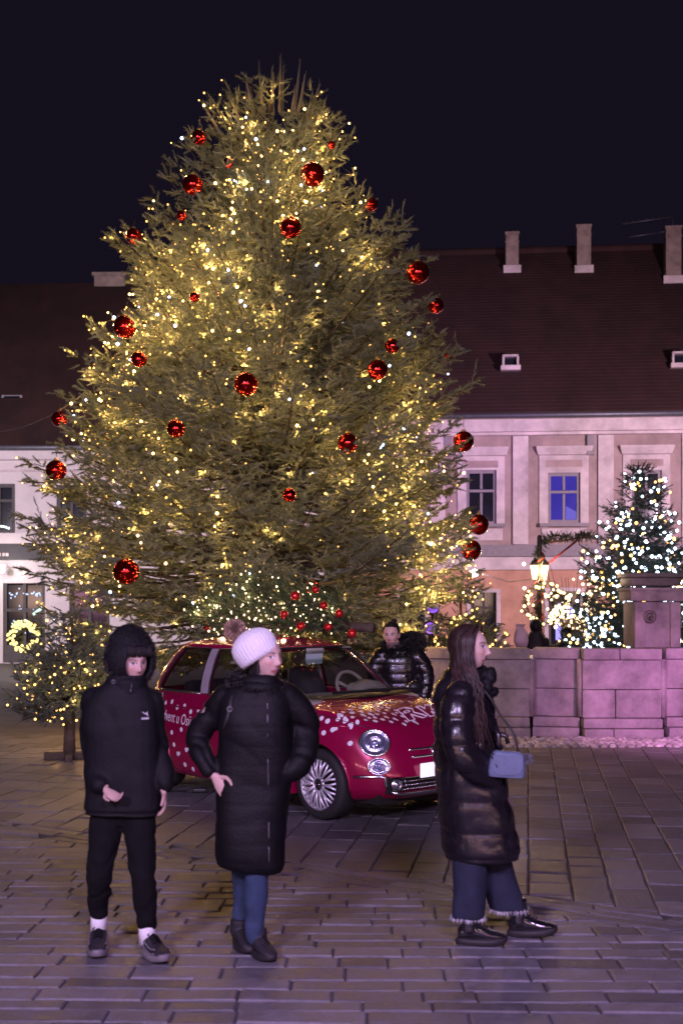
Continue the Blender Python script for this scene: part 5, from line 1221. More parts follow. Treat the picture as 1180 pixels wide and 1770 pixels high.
M_SOCK = mat('white_sock', (.80, .80, .82), .85, var=.08, bump=.3, bscale=150)
M_SHOE = mat('black_trainer_mesh', (.022, .020, .025), .6, var=.3, bump=.4, bscale=120)
M_SOLE = mat('grey_rubber_sole', (.17, .155, .17), .5, var=.2)
M_BLKSOLE = mat('black_rubber_sole', (.018, .016, .018), .6, var=.2)
M_PATENT = mat('black_patent_leather', (.012, .011, .013), .10, var=.2, coat=1.0, spec=.7)
M_WOOL = mat('white_rib_knit', (.74, .73, .76), .85, var=.07, scale=60, bump=.4, bscale=110, sheen=.1)
M_POM = mat('brown_fur', (.42, .28, .20), .8, var=.3, tone='tone')
M_FUR = mat('black_fur', (.012, .010, .010), .7, var=.3, tone='tone')
M_HAIR = mat('dark_brown_hair', (.026, .013, .011), .50, var=.5, scale=25, tone='tone', spec=.4)
M_BLKHAIR = mat('near_black_hair', (.010, .008, .008), .6, var=.3, tone='tone', spec=.25)
M_BAG = mat('slate_blue_leather', (.115, .15, .235), .42, var=.12, scale=20, bump=.15, bscale=150)
M_ZIP = mat('zip_metal', (.18, .18, .20), .4, .7, var=.1)

class Fig:
    """figure space: u to the viewer's right, v towards the viewer, z up"""
    def __init__(s, X, Y): s.o = np.array([X, Y, 0.0])
    def w(s, p): p = np.atleast_2d(np.asarray(p, float)); return s.o + np.stack([p[:, 0], -p[:, 1], p[:, 2]], 1)
def ell(c, a, b, n=24, e=2.3, tilt=(0, 0)):
    """horizontal oval ring in figure space; a along u, b along v"""
    t = np.linspace(0, 2 * math.pi, n, endpoint=False); cx_, sx_ = np.cos(t), np.sin(t)
    x = a * np.sign(cx_) * np.abs(cx_) ** (2 / e); y = b * np.sign(sx_) * np.abs(sx_) ** (2 / e)
    return np.stack([c[0] + x, c[1] + y, np.full(n, c[2]) + x * tilt[0] + y * tilt[1]], 1)
def smooth_path(pts, rad, n=18):
    pts = np.asarray(pts, float); t = np.linspace(0, len(pts) - 1, n); k = np.arange(len(pts)); 
    def cr(c):
        c = np.asarray(c, float); out = []
        for q in t:
            i = min(int(q), len(c) - 2); f = q - i; p0, p1, p2, p3 = c[max(i - 1, 0)], c[i], c[i + 1], c[min(i + 2, len(c) - 1)]
            out.append(.5 * (2 * p1 + (p2 - p0) * f + (2 * p0 - 5 * p1 + 4 * p2 - p3) * f * f + (3 * p1 - p0 - 3 * p2 + p3) * f ** 3))
        return np.array(out)
    return np.stack([cr(pts[:, j]) for j in range(3)], 1), np.interp(t, k, rad)
def limb(mb, pts, rad, n=14, flat=1.0, ref=None):
    P, r = smooth_path(pts, rad); mb.tube(P, r, n, rounded=True, flat=flat, ref=ref)

def head_shape(hc, yaw, pitch=0.0, k=1.0, female=True):
    """closed head surface: returns (V, F, frame). Frame columns: left, forward, up in figure space"""
    f = np.array([math.sin(yaw) * math.cos(pitch), math.cos(yaw) * math.cos(pitch), math.sin(pitch)]); l = np.array([math.cos(yaw), -math.sin(yaw), 0]); u = np.cross(l, f)
    if u[2] < 0: u = -u
    nu, nv = 72, 60; th = np.linspace(-math.pi / 2 + .02, math.pi / 2 - .02, nv); ph = np.linspace(0, 2 * math.pi, nu, endpoint=False); TH, PH = np.meshgrid(th, ph, indexing='ij')
    x = np.cos(TH) * np.sin(PH) * .074; y = np.cos(TH) * np.cos(PH) * .094; z = np.sin(TH) * .116
    low = np.clip(-z / .116, 0, 1); x = x * (1 - .34 * low ** 1.7); y = np.where(y > 0, y * (1 - .04 * low), y * (1 - .30 * low ** 1.2)); y = y + .012 * low ** 2
    y = np.where((z > .03) & (y > 0), y * (1 - .10 * ((z - .03) / .086) ** 1.5), y)
    front = sm(-.01, .05, y)
    g = lambda cx_, cz, sx_, sz: np.exp(-((x - cx_) / sx_) ** 2 - ((z - cz) / sz) ** 2)
    d = np.zeros_like(x)
    d += .024 * g(0, -.036, .0105, .013) + .013 * g(0, -.018, .008, .020) + .006 * g(0, .002, .007, .014)      # nose
    d += .005 * (g(.012, -.040, .008, .008) + g(-.012, -.040, .008, .008))
    d -= .010 * (g(.031, .002, .016, .011) + g(-.031, .002, .016, .011))                                       # eye sockets
    d += .0042 * (g(.031, .001, .011, .0062) + g(-.031, .001, .011, .0062))                                    # lids over the eyeballs
    d += .0045 * (g(.028, .021, .020, .008) + g(-.028, .021, .020, .008)) * (1 if not female else .75)
    d += .006 * (g(.045, -.028, .018, .020) + g(-.045, -.028, .018, .020))
    d += .0065 * g(0, -.066, .020, .0065) + .0055 * g(0, -.078, .016, .006) - .0035 * g(0, -.0718, .024, .0028)
    d -= .003 * g(0, -.052, .006, .006); d += .008 * g(0, -.103, .020, .014); d -= .003 * g(0, -.090, .018, .006)
    y = y + d * front
    V = np.stack([x, y, z], -1).reshape(-1, 3); F = []
    for i in range(nv - 1):
        for j in range(nu): q = (j + 1) % nu; F.append((i * nu + j, i * nu + q, (i + 1) * nu + q, (i + 1) * nu + j))
    F.append(tuple(range(nu - 1, -1, -1))); F.append(tuple((nv - 1) * nu + j for j in range(nu)))
    mb = MB(); mb.add(V, F)
    for s in (-1, 1): mb.sphere((s * .076, -.008, -.006), (.010, .020, .031), 12, 10, M=np.array(Matrix.Rotation(s * .35, 3, 'Z')))
    B = np.stack([l, f, u], 1); return (mb.V() * k) @ B.T + np.asarray(hc), mb.f, (np.asarray(hc, float), B, k)
def face_color(P, N, fr, skin=(.56, .37, .31), lip=(.42, .15, .15), brow=(.05, .03, .025), hands_from=None):
    hc, B, k = fr; q = (P - hc) @ B / k; x, y, z = q[:, 0], q[:, 1], q[:, 2]; near = (np.abs(x) < .1) & (np.abs(z) < .13) & (y > .03) & (y < .16)
    C = np.tile(np.array(skin), (len(P), 1)); ax_ = np.abs(x)
    def mixin(m, col): 
        m = (m * near)[:, None]; C[:] = C * (1 - m) + np.array(col) * m
    mixin(.40 * np.exp(-((ax_ - .040) / .016) ** 2 - ((z + .030) / .016) ** 2), (.62, .26, .22))
    mixin(.35 * np.exp(-((x) / .012) ** 2 - ((z + .040) / .01) ** 2), (.60, .28, .24))
    mixin(.45 * np.exp(-((ax_ - .031) / .018) ** 2 - ((z - .003) / .012) ** 2), (.30, .17, .15))
    mixin(.95 * (((x / .024) ** 2 + ((z + .0715) / .0115) ** 2) < 1), lip); mixin(.8 * ((np.abs(z + .0718) < .0018) & (ax_ < .021)), (.12, .04, .04))
    al = ((ax_ - .031) / .0155) ** 2 + ((z - .001) / .0062) ** 2; mixin(1.0 * (al < 1), (.62, .58, .58)); mixin(1.0 * (((ax_ - .032) / .0062) ** 2 + ((z - .001) / .0062) ** 2 < 1), (.03, .02, .015))
    mixin(.9 * ((al < 1.7) & (al > .62) & (z > .003)), (.03, .02, .02)); 
    bz_ = .0195 + .004 * np.exp(-((ax_ - .036) / .012) ** 2); mixin(.85 * ((np.abs(z - bz_) < .0042) & (ax_ > .013) & (ax_ < .050)), brow)
    mixin(.8 * (((ax_ - .007) / .0035) ** 2 + ((z + .047) / .0025) ** 2 < 1), (.14, .06, .05)); return C
def hand(mb, wrist, dirv, palm, k=1.0, curl=.5, thumb=1):
    """palm, four unequal bent fingers and a thumb; dirv: wrist to knuckles, palm: normal of the palm side"""
    d = np.array(dirv, float); d /= np.linalg.norm(d); n = np.array(palm, float); n -= d * (n @ d); n /= np.linalg.norm(n); s = np.cross(d, n) * thumb; w = np.array(wrist, float)
    mb.loft([w + d * q * k + np.outer(np.cos(np.linspace(0, 6.28, 12, endpoint=False)) * a * k, s) + np.outer(np.sin(np.linspace(0, 6.28, 12, endpoint=False)) * b * k, n) for q, a, b in ((-.01, .022, .018), (.02, .030, .016), (.05, .039, .0145), (.078, .040, .013), (.090, .034, .009))])
    for i, (o, L) in enumerate(((.029, .068), (.0105, .078), (-.009, .073), (-.0275, .058))):
        p = w + d * .080 * k + s * o * k; pts = [p - d * .02 * k, p]; dd = d.copy()
        for q in (.45, .32, .25):
            a = curl * (.55 + .1 * i); dd = dd * math.cos(a) + n * math.sin(a); dd /= np.linalg.norm(dd); p = p + dd * L * q * k; pts.append(p); n = n - dd * 0
            nn = np.cross(s, dd); 
        mb.tube(pts, np.array([.0088, .0090, .0085, .0078, .0066]) * k, 8, rounded=True)
        n = np.array(palm, float); n -= d * (n @ d); n /= np.linalg.norm(n)
    p = w + d * .022 * k + s * .028 * k; t1 = p + (d * .5 + s * .75 + n * .25) * .035 * k; t2 = t1 + (d * .85 + s * .35 + n * .3) * .032 * k; t3 = t2 + (d * .95 + n * .35) * .024 * k
    mb.tube([p, t1, t2, t3], np.array([.013, .0115, .0095, .0075]) * k, 8, rounded=True)
def body_obj(name, label, fg, mb, fr, group=None, voxel=.0050, **kw):
    V, F, N = fuse(mb, voxel, 1, .35); C = face_color(V, N, fr, **kw); W = fg.w(V)
    o = mk(name, (W, F[:, ::-1]), M_SKIN, loc=fg.o); cattr(o, 'col', C); tag(o, label, 'person', group); return o
def garment(name, fg, mb, m, parent, voxel=.009, smooth=5, disp=None, label=None, fac=.5):
    V, F, N = fuse(mb, voxel, smooth, fac)
    if disp is not None: V = V + N * disp(V, N)[:, None]
    return mk(name, (fg.w(V), F[:, ::-1]), m, parent, label=label)
def fur(name, fg, pts, nrm, L, m, parent, r, n=None, w=.004, droop=.3, kind=None):
    """tufts of hair: slim bent triangles standing on the surface points pts"""
    pts, nrm = np.asarray(pts), np.asarray(nrm); k = len(pts); d = nrm + r.normal(size=(k, 3)) * .45 - np.array([0, 0, droop]); d /= np.linalg.norm(d, axis=1, keepdims=True)
    s = np.cross(d, r.normal(size=(k, 3))); s /= np.linalg.norm(s, axis=1, keepdims=True); Ls = (L * r.uniform(.6, 1.25, k))[:, None]
    V = np.stack([pts - s * w, pts + s * w, pts + d * Ls * .6 + s * w * .4, pts + d * Ls + np.array([0, 0, -.25]) * Ls], 1); F = (np.arange(k)[:, None] * 4 + np.array([[0, 1, 2, 3]])).astype(np.int32)
    o = mk(name, (fg.w(V.reshape(-1, 3)), F), m, parent, smooth=False); attr(o, 'tone', np.repeat(r.uniform(.5, 1.6, k), 4)); return o
def strands(name, fg, roots, paths, m, parent, r, w0=.006, flat=.5):
    """locks of hair: tapered tubes along the given paths"""
    b = MB(); tn = []
    for P in paths:
        n = len(P); rr = w0 * np.interp(np.linspace(0, 1, n), [0, .1, .7, 1], [.7, 1, .9, .15]) * r.uniform(.7, 1.3); n0 = b.n; b.tube(P, rr, 5, cap=True); tn.append(np.full(b.n - n0, r.uniform(.35, 2.2) if r.random() < .5 else r.uniform(.6, 1.2)))
    V = b.V(); o = mk(name, (fg.w(V), b.f), m, parent); attr(o, 'tone', np.concatenate(tn)); return o
def shoe(fg, heel, toe_dir, L, H, m, msole, parent, lift=0.0, sole=.03, w=.044, chunky=1.0, name='shoe', laces=True, pitch=0.0, boot=0.0):
    d = np.array([toe_dir[0], toe_dir[1], 0.0]); d /= np.linalg.norm(d); s = np.array([-d[1], d[0], 0]); heel = np.array(heel, float)
    cp, sp_ = math.cos(pitch), math.sin(pitch)
    def pt(a, b_, z): a2 = a * cp - z * sp_; z2 = a * sp_ + z * cp; return heel + d * a2 + s * b_ + np.array([0, 0, z2 + lift])
    n = 24; t = np.linspace(0, 2 * math.pi, n, endpoint=False)
    def outl(k, z, da=0.0, bulge=0):
        a = L / 2 + np.cos(t) * (L / 2 + da); wl = w * (1 + .16 * np.cos(t) - .10 * np.cos(2 * t)) * k; b_ = np.sign(np.sin(t)) * np.abs(np.sin(t)) ** .8 * wl; zz = z + np.where(np.cos(t) > .5, (np.cos(t) - .5) * .03, 0) + bulge * np.sin(t * 4)
        return np.array([pt(x, y, q) for x, y, q in zip(a, b_, zz)])
    sb = MB(); sb.loft([outl(.96, 0), outl(1.04, .006, .004), outl(1.05 * chunky, sole * .7, .006 * chunky), outl(1.0, sole, .002)]); 
    ub = MB(); 
    secs = [(0.02, .75, .62), (.10, .95, .80), (.22, 1.0, .92), (.36, .98, 1.0), (.50, .98, .78), (.64, 1.02, .56), (.78, 1.02, .44), (.90, .88, .36), (.985, .55, .22)]
    rings = []
    q = np.linspace(0, 2 * math.pi, 16, endpoint=False)
    for a, wk, hk in secs:
        hh = H * hk if a > .38 else H * (hk if not boot else hk)
        rings.append(np.array([pt(a * L, w * wk * .98 * np.sign(math.cos(x)) * abs(math.cos(x)) ** .8, sole * .8 + max(0, hh * .5 * (1 + math.sin(x)))) for x in q]))
    ub.loft(rings)
    if boot: ub.tube([pt(.24 * L, 0, sole + H * .4), pt(.25 * L, 0, sole + H), pt(.25 * L, 0, sole + H + boot)], [.052, .050, .050], 18)
    V, F, N = fuse(ub, .006, 3, .5); o = mk(name, (fg.w(V), F[:, ::-1]), m, parent); mk('sole', (fg.w(sb.V()), sb.f), msole, o)
    if m is M_SHOE and chunky > 1:                                         # grey overlay lines down the sides
        sb2 = MB()
        for sd in (-1, 1):
            for dz in (.0, .022): sb2.tube([pt(a * L, sd * w * (1.02 - .25 * max(0, a - .75)) * (1.0 - .1 * (dz > 0)), sole + .016 + dz + .012 * math.sin(a * 7)) for a in np.linspace(.08, .86, 12)], .0042, 5)
        mk('side_stripes', (fg.w(sb2.V()), sb2.f), M_SOLE, o)
    if laces:
        lb = MB()
        for a in (.42, .48, .54, .60): hz = sole + H * float(np.interp(a, [.36, .5, .64], [1.0, .78, .56])) * .98; lb.tube([pt(a * L, -.024, hz - .008), pt(a * L + .004, 0, hz + .005), pt(a * L, .024, hz - .008)], .004, 5)
        lb.tube([pt(.40 * L, 0, sole + H * .95), pt(.385 * L, .015, sole + H * 1.04), pt(.43 * L, .03, sole + H * .90)], .0035, 5); mk('laces', (fg.w(lb.V()), lb.f), M_JOG if msole is M_SOLE else M_BLKSOLE, o)
    return o
def wrinkles(amp, freq, seed, zscale=1.0):
    return lambda V, N: amp * waves(V * np.array([1, 1, zscale]), freq, seed)

# ------------------------------------------------------------------ 1. boy in the hood
f1 = Fig((207 - CX) / 341 * 1.0, 6.28)
r4 = np.random.default_rng(31)
hc = np.array([.046, .02, 1.500]); HV, HF, fr = head_shape(hc, R(34), R(-4), .93, False)
b = MB(); b.add(HV, HF); limb(b, [(.03, -.02, 1.42), (.01, -.02, 1.32), (0, -.01, 1.26)], [.052, .054, .07]); b.loft([ell((0, 0, z), a, c_) for z, a, c_ in ((.74, .13, .09), (.82, .145, .10), (.95, .125, .09), (1.10, .145, .10), (1.24, .155, .10), (1.31, .10, .07), (1.35, .05, .05))])
Lw, Rw = np.array([-.072, .150, .875]), np.array([.218, .07, .855])
limb(b, [(-.145, 0, 1.27), (-.175, -.03, 1.03), Lw], [.045, .036, .025]); limb(b, [(.14, 0, 1.27), (.178, -.02, 1.05), Rw], [.045, .036, .025])
limb(b, [(-.08, 0, .80), (-.115, .05, .44), (-.145, -.07, .09)], [.060, .036, .022]); limb(b, [(.08, 0, .80), (.115, .09, .44), (.13, .06, .09)], [.060, .036, .022])
hand(b, Lw + (.012, .02, -.012), (.72, .35, -.42), (.2, .55, .6), .80, .75, -1); hand(b, Rw + (.0, .012, -.02), (.10, .30, -.95), (-.9, .2, 0), .80, .6, 1)
boy = body_obj('person', 'boy in a black hooded jacket, black joggers and white socks, walking toward the viewer', f1, b, fr, group=None, skin=(.52, .35, .30), lip=(.42, .20, .19))
b = MB(); b.loft([ell(c_, a, d_, e=2.6) for c_, a, d_ in (((.0, 0, .715), .198, .150), ((0, 0, .74), .203, .155), ((0, 0, .86), .202, .155), ((-.005, 0, 1.03), .196, .150), ((-.008, 0, 1.18), .200, .145), ((-.008, 0, 1.29), .190, .128), ((0, 0, 1.345), .148, .11), ((.012, 0, 1.385), .108, .100), ((.025, .01, 1.42), .096, .098), ((.032, .02, 1.432), .088, .09))])
limb(b, [(-.14, -.005, 1.30), (-.175, -.035, 1.15), (-.175, -.045, 1.02), (-.135, .06, .925), Lw - (.02, 0, -.01)], [.074, .070, .066, .060, .050]); limb(b, [(.135, -.005, 1.30), (.162, -.02, 1.16), (.178, -.02, 1.05), (.205, .03, .94), Rw + (0, -.005, .02)], [.074, .068, .064, .058, .050])
def jd(V, N):
    arm = sm(.16, .22, np.abs(V[:, 0])); return .0035 * waves(V * np.array([1, 1, 1.8]), 22, 3) * (.5 + arm) + .009 * waves(V * np.array([.8, .8, 1.0]), 10, 4) - .009 * np.exp(-(waves(V * np.array([1, 1, 1.3]), 12, 44) / .28) ** 2) * (.4 + arm) - .010 * np.exp(-((V[:, 2] - .735) / .008) ** 2)
garment('jacket', f1, b, M_BLKJKT, boy, .009, 5, jd)
# hood: thick shell round the head with an opening for the face
def hood(name, fg, hc, B, m, parent, ax=(.118, .130, .150), open_=(.062, .078), off=(0, -.012, .012), thick=.022, oz=-.004, disp=.004, seed=6):
    nu, nv = 64, 48; V, F, keep = [], [], {}
    for i in range(nv):
        th = -math.pi / 2 * .72 + (math.pi / 2 * 1.72 - .01) * i / (nv - 1)
        for j in range(nu): p = 2 * math.pi * j / nu; V.append((math.cos(th) * math.sin(p) * ax[0], math.cos(th) * math.cos(p) * ax[1], math.sin(th) * ax[2]))
    V = np.array(V); low = np.clip(-V[:, 2] / ax[2], 0, 1); V[:, :2] *= (1 + .02 * low)[:, None]; V[:, 2] += .018 * np.exp(-((V[:, 1] + .03) / .06) ** 2) * (V[:, 2] > .05)
    inside = (V[:, 1] > 0) & ((V[:, 0] / open_[0]) ** 2 + ((V[:, 2] - oz) / open_[1]) ** 2 < 1)
    for i in range(nv - 1):
        for j in range(nu):
            k = (j + 1) % nu; q = (i * nu + j, i * nu + k, (i + 1) * nu + k, (i + 1) * nu + j)
            if not all(inside[list(q)]): F.append(q)
    # slide the rim onto a smooth oval
    used = np.unique(np.array(F)); rim = [u for u in used if inside[u]]
    for u in rim:
        a = math.atan2((V[u, 2] - oz) / open_[1], V[u, 0] / open_[0]); V[u, 0] = open_[0] * math.cos(a); V[u, 2] = oz + open_[1] * math.sin(a); V[u, 1] = ax[1] * math.sqrt(max(.05, 1 - (V[u, 0] / ax[0]) ** 2 - (V[u, 2] / ax[2]) ** 2)) + .012
    W = (V + np.array(off)) @ B.T + hc; W = W + disp * (waves(W, 30, seed))[:, None] * (W - hc) / .12
    mp = {u: i for i, u in enumerate(used)}; o = mk(name, (fg.w(W[used]), [tuple(mp[i] for i in f)[::-1] for f in F]), m, parent); md = o.modifiers.new('s', 'SOLIDIFY'); md.thickness = thick; md.offset = 0
    md = o.modifiers.new('u', 'SUBSURF'); md.levels = 1; md.render_levels = 1; return o, W, inside
Bh = fr[1]; ho, HW, _ = hood('hood', f1, hc, Bh, M_BLKJKT, boy, ax=(.120, .125, .147), open_=(.074, .096), off=(0, -.030, .018), oz=-.016)
n0 = np.random.default_rng(1).normal(size=(2600, 3)); n0 /= np.linalg.norm(n0, axis=1, keepdims=True); keep_ = ~((n0[:, 1] > .2) & ((n0[:, 0] * .122 / .07) ** 2 + ((n0[:, 2] * .147 + .016) / .10) ** 2 < 1)) & (n0[:, 2] > -.75)
Pn = n0[keep_] * np.array([.130, .133, .170]); fur('hood_fuzz', f1, (Pn + np.array([0, -.030, .018])) @ Bh.T + hc, n0[keep_] @ Bh.T, .012, M_FUR, ho, r4, w=.003)
# collar, cord ring, zip puller
b = MB(); b.loft([ell((.028, .012, z), a, c_, 28) for z, a, c_ in ((1.30, .115, .105), (1.36, .098, .10), (1.395, .094, .105), (1.415, .090, .106))]); b.loft([ell((.028, .012, z), a, c_, 28) for z, a, c_ in ((1.30, .11, .10), (1.36, .09, .09), (1.41, .088, .103))])
mk('collar', (f1.w(b.V()), b.f), M_BLKJKT, boy)
b = MB(); c_ = np.array([-.035, .105, 1.405]); b.torus(c_, .0085, .0022, 16, 6, M=[[1, 0, 0], [0, 0, 1], [0, 1, 0]]); mk('cord_ring', (f1.w(b.V()), b.f), M_ZIP, boy); b = MB(); b.tube([(.062, .118, 1.395), (.058, .124, 1.372)], .0028, 5); b.box((.056, .125, 1.360), (.006, .003, .018)); mk('zip_puller', (f1.w(b.V()), b.f), M_ZIP, boy)
# fringe
paths = []
for k in range(70):
    x0 = r4.uniform(-.062, .062); s = np.linspace(0, 1, 7); sw = r4.uniform(-.012, .016)
    paths.append((np.stack([x0 + sw * s, .075 + .022 * np.sin(s * 1.7) - .25 * x0 * x0 * 10 * s * .2, .104 - .058 * s - .010 * r4.random() * s], 1) * .93) @ Bh.T + hc)
strands('fringe', f1, None, paths, M_BLKHAIR, boy, r4, .0055)
# chest emblem: leaping shape over a bar
def patch(name, fg, polys, centre, ex, ez, out, m, parent, shift=.004, surf=None):
    b = MB()
    for poly in polys:
        P = np.array([np.asarray(centre) + np.asarray(ex) * a + np.asarray(ez) * c_ for a, c_ in poly]); P2 = P + np.asarray(out) * .004
        b.loft([P, P2])
    return mk(name, (fg.w(b.V()), b.f), m, parent, smooth=False)
M_REFLOGO = mat('pale_print', (.55, .55, .57), .5, var=.05)
JM = [o for o in boy.children if o.name.startswith('jacket')][0]
JB = BVHTree.FromPolygons([v.co[:] for v in JM.data.vertices], [p.vertices[:] for p in JM.data.polygons])
def on_cloth(tree_, fg, p, d=(0, 1, 0)):
    w_ = fg.w([p])[0] - fg.o; h = tree_.ray_cast(Vector((w_[0], w_[1] - 1.0, w_[2])), Vector((0, 1, 0))); return np.array([h[0][0], -h[0][1], h[0][2]])
def cloth_print(name, tree_, fg, polys, c0, sc_, m, parent, off=.0035):
    b = MB()
    for poly in polys:
        P = [on_cloth(tree_, fg, (c0[0] + a * sc_, 0, c0[1] + z * sc_)) + (0, off, 0) for a, z in poly]; cm = np.mean(P, 0); n = len(P); b.add(np.array(P + [cm]), [(i, (i + 1) % n, n) for i in range(n)])
    return mk(name, (fg.w(b.V()), b.f), m, parent, smooth=False)
cat = [(-1.0, 1.05), (-.55, .95), (-.15, .70), (.15, .55), (.42, .85), (.75, 1.10), (.62, .75), (.62, .40), (.75, .05), (.90, -.35), (.55, -.05), (.25, .25), (-.10, .35), (-.35, .55), (-.60, .75)]
zc_ = 1.235; cloth_print('chest_emblem', JB, f1, [cat, [(-1.0, -.75), (1.0, -.75), (1.0, -1.15), (-1.0, -1.15)], [(-.95, -.55), (.95, -.55), (.95, -.62), (-.95, -.62)]], (.128, zc_), .0175, M_REFLOGO, boy)
b = MB(); 
limb(b, [(-.075, 0, .80), (-.095, .015, .62), (-.115, .05, .42), (-.136, -.02, .26), (-.138, -.042, .205)], [.096, .086, .066, .055, .047]); limb(b, [(.075, 0, .80), (.092, .04, .62), (.112, .09, .42), (.126, .075, .24), (.130, .068, .160)], [.096, .086, .066, .057, .047]); b.loft([ell((0, 0, z), a, c_) for z, a, c_ in ((.66, .07, .08), (.72, .155, .11), (.84, .16, .11))])
def td(V, N): return .0060 * waves(V * np.array([1, 1, 2.0]), 24, 12) * sm(.75, .3, V[:, 2]) + .004 * waves(V, 14, 13) - .007 * np.exp(-(waves(V * np.array([1, 1, 1.6]), 16, 62) / .3) ** 2) - .004 * np.exp(-((V[:, 2] - .20) / .006) ** 2)
garment('joggers', f1, b, M_JOG, boy, .009, 3, td)
b = MB(); b.tube([(-.136, -.036, .215), (-.142, -.055, .14), (-.147, -.075, .06)], [.043, .042, .042], 16); mk('sock', (f1.w(b.V()), b.f), M_SOCK, boy); b = MB(); b.tube([(.127, .068, .19), (.130, .063, .06)], [.043, .042], 16); mk('sock', (f1.w(b.V()), b.f), M_SOCK, boy)
shoe(f1, (-.155, -.13, 0), (.16, .98), .275, .085, M_SHOE, M_SOLE, boy, sole=.036, chunky=1.06, w=.047); shoe(f1, (.105, .00, 0), (.52, .85), .275, .085, M_SHOE, M_SOLE, boy, sole=.036, chunky=1.06, w=.047, pitch=R(1))

# ------------------------------------------------------------------ 2. woman in the white pompom hat
f2 = Fig((440 - CX) / 337, 6.27)
hc = np.array([.052, .0, 1.524]); HV, HF, fr = head_shape(hc, R(45), R(3), 1.0); B2 = fr[1]
b = MB(); b.add(HV, HF); limb(b, [(.03, -.01, 1.44), (.01, -.02, 1.36), (0, -.01, 1.30)], [.055, .056, .07]); b.loft([ell((0, 0, z), a, c_) for z, a, c_ in ((.76, .15, .11), (.86, .165, .12), (1.0, .135, .10), (1.15, .15, .11), (1.27, .165, .10), (1.35, .10, .07), (1.38, .05, .05))])
Lw, Rw = np.array([-.215, .09, .935]), np.array([.178, .075, .935])
limb(b, [(-.165, 0, 1.30), (-.315, -.03, 1.11), Lw], [.05, .04, .026]); limb(b, [(.165, 0, 1.30), (.27, -.02, 1.12), (.12, .04, .925)], [.05, .04, .026])
hand(b, Lw + (.02, .012, -.012), (.55, .20, -.80), (-.35, .92, .0), .98, .16, 1); hand(b, (.12, .04, .91), (-.3, 0, -.95), (0, -1, 0), .9, .4, 1)
limb(b, [(-.08, -.03, .84), (-.075, -.09, .46), (-.075, -.13, .08)], [.07, .040, .028]); limb(b, [(.05, .03, .84), (.018, .07, .47), (.0, .05, .08)], [.07, .040, .028])
wom = body_obj('person', 'woman in a white pompom hat and long black coat with one hand on her hip', f2, b, fr, skin=(.56, .38, .33))
b = MB(); b.loft([ell(c_, a, d_, 28, 2.5, tl_) for c_, a, d_, tl_ in (((-.022, .0, .445), .165, .150, (-.10, 0)), ((-.02, 0, .48), .182, .165, (-.08, 0)), ((-.018, 0, .62), .192, .170, (0, 0)), ((-.012, 0, .80), .198, .168, (0, 0)), ((-.008, 0, .95), .196, .160, (0, 0)), ((.0, 0, 1.10), .185, .150, (0, 0)), ((.0, 0, 1.22), .190, .142, (0, 0)), ((.0, 0, 1.31), .185, .125, (0, 0)), ((.005, 0, 1.365), .145, .11, (0, 0)), ((.018, 0, 1.40), .105, .10, (0, 0)), ((.03, .0, 1.425), .088, .092, (0, 0)))])
limb(b, [(-.15, -.005, 1.315), (-.240, -.03, 1.215), (-.300, -.04, 1.10), (-.270, .05, 1.02), Lw - (.012, .005, -.012)], [.078, .072, .067, .060, .046]); limb(b, [(.15, -.005, 1.315), (.235, -.02, 1.23), (.262, -.02, 1.12), (.245, .05, 1.0), Rw], [.078, .070, .066, .060, .048])
def cd(V, N):
    q = (V[:, 2] / .098) % 1.0; puff = (1 - (2 * q - 1) ** 6) * .0022; return puff + .004 * waves(V, 20, 8) + .009 * waves(V * np.array([1, 1, .7]), 10, 9) - .009 * np.exp(-(waves(V * np.array([1, 1, 1.3]), 12, 61) / .28) ** 2) * (.35 + sm(.17, .24, np.abs(V[:, 0])))
garment('coat', f2, b, M_BLKCOAT, wom, .010, 4, cd)
CM = [o for o in wom.children if o.name.startswith('coat')][0]; CB = BVHTree.FromPolygons([v.co[:] for v in CM.data.vertices], [p.vertices[:] for p in CM.data.polygons])
for i, (z0, z1) in enumerate(((1.30, 1.27), (1.245, 1.20), (1.15, 1.13), (1.02, .88), (.70, .62), (.58, .50))):
    pts = [on_cloth(CB, f2, (.072 + .012 * (1.3 - z), 0, z)) + (0, .003, 0) for z in np.linspace(z0, z1, 8)]; q = MB(); q.tube(pts, .0028, 5); mk('zip', (f2.w(q.V()), q.f), M_ZIP, wom)
# fur collar of the lowered hood
t = r4.uniform(0, 2 * math.pi, 9000); p2 = r4.uniform(0, 2 * math.pi, 9000); Rc = np.array([.118, .105]); rr_ = .045
ctr = np.stack([.018 + Rc[0] * np.cos(t), -.015 + Rc[1] * np.sin(t), 1.375 + .028 * np.cos(t + 2.4)], 1); nn = np.stack([np.cos(t) * np.cos(p2), np.sin(t) * np.cos(p2), np.sin(p2)], 1)
fur('fur_collar', f2, ctr + nn * rr_ * .7, nn, .030, M_FUR, wom, r4, w=.0028)
b = MB(); b.torus((.018, -.015, 1.370), .112, .040, 32, 10); mk('hood_roll', (f2.w(b.V()), b.f), M_BLKCOAT, wom)
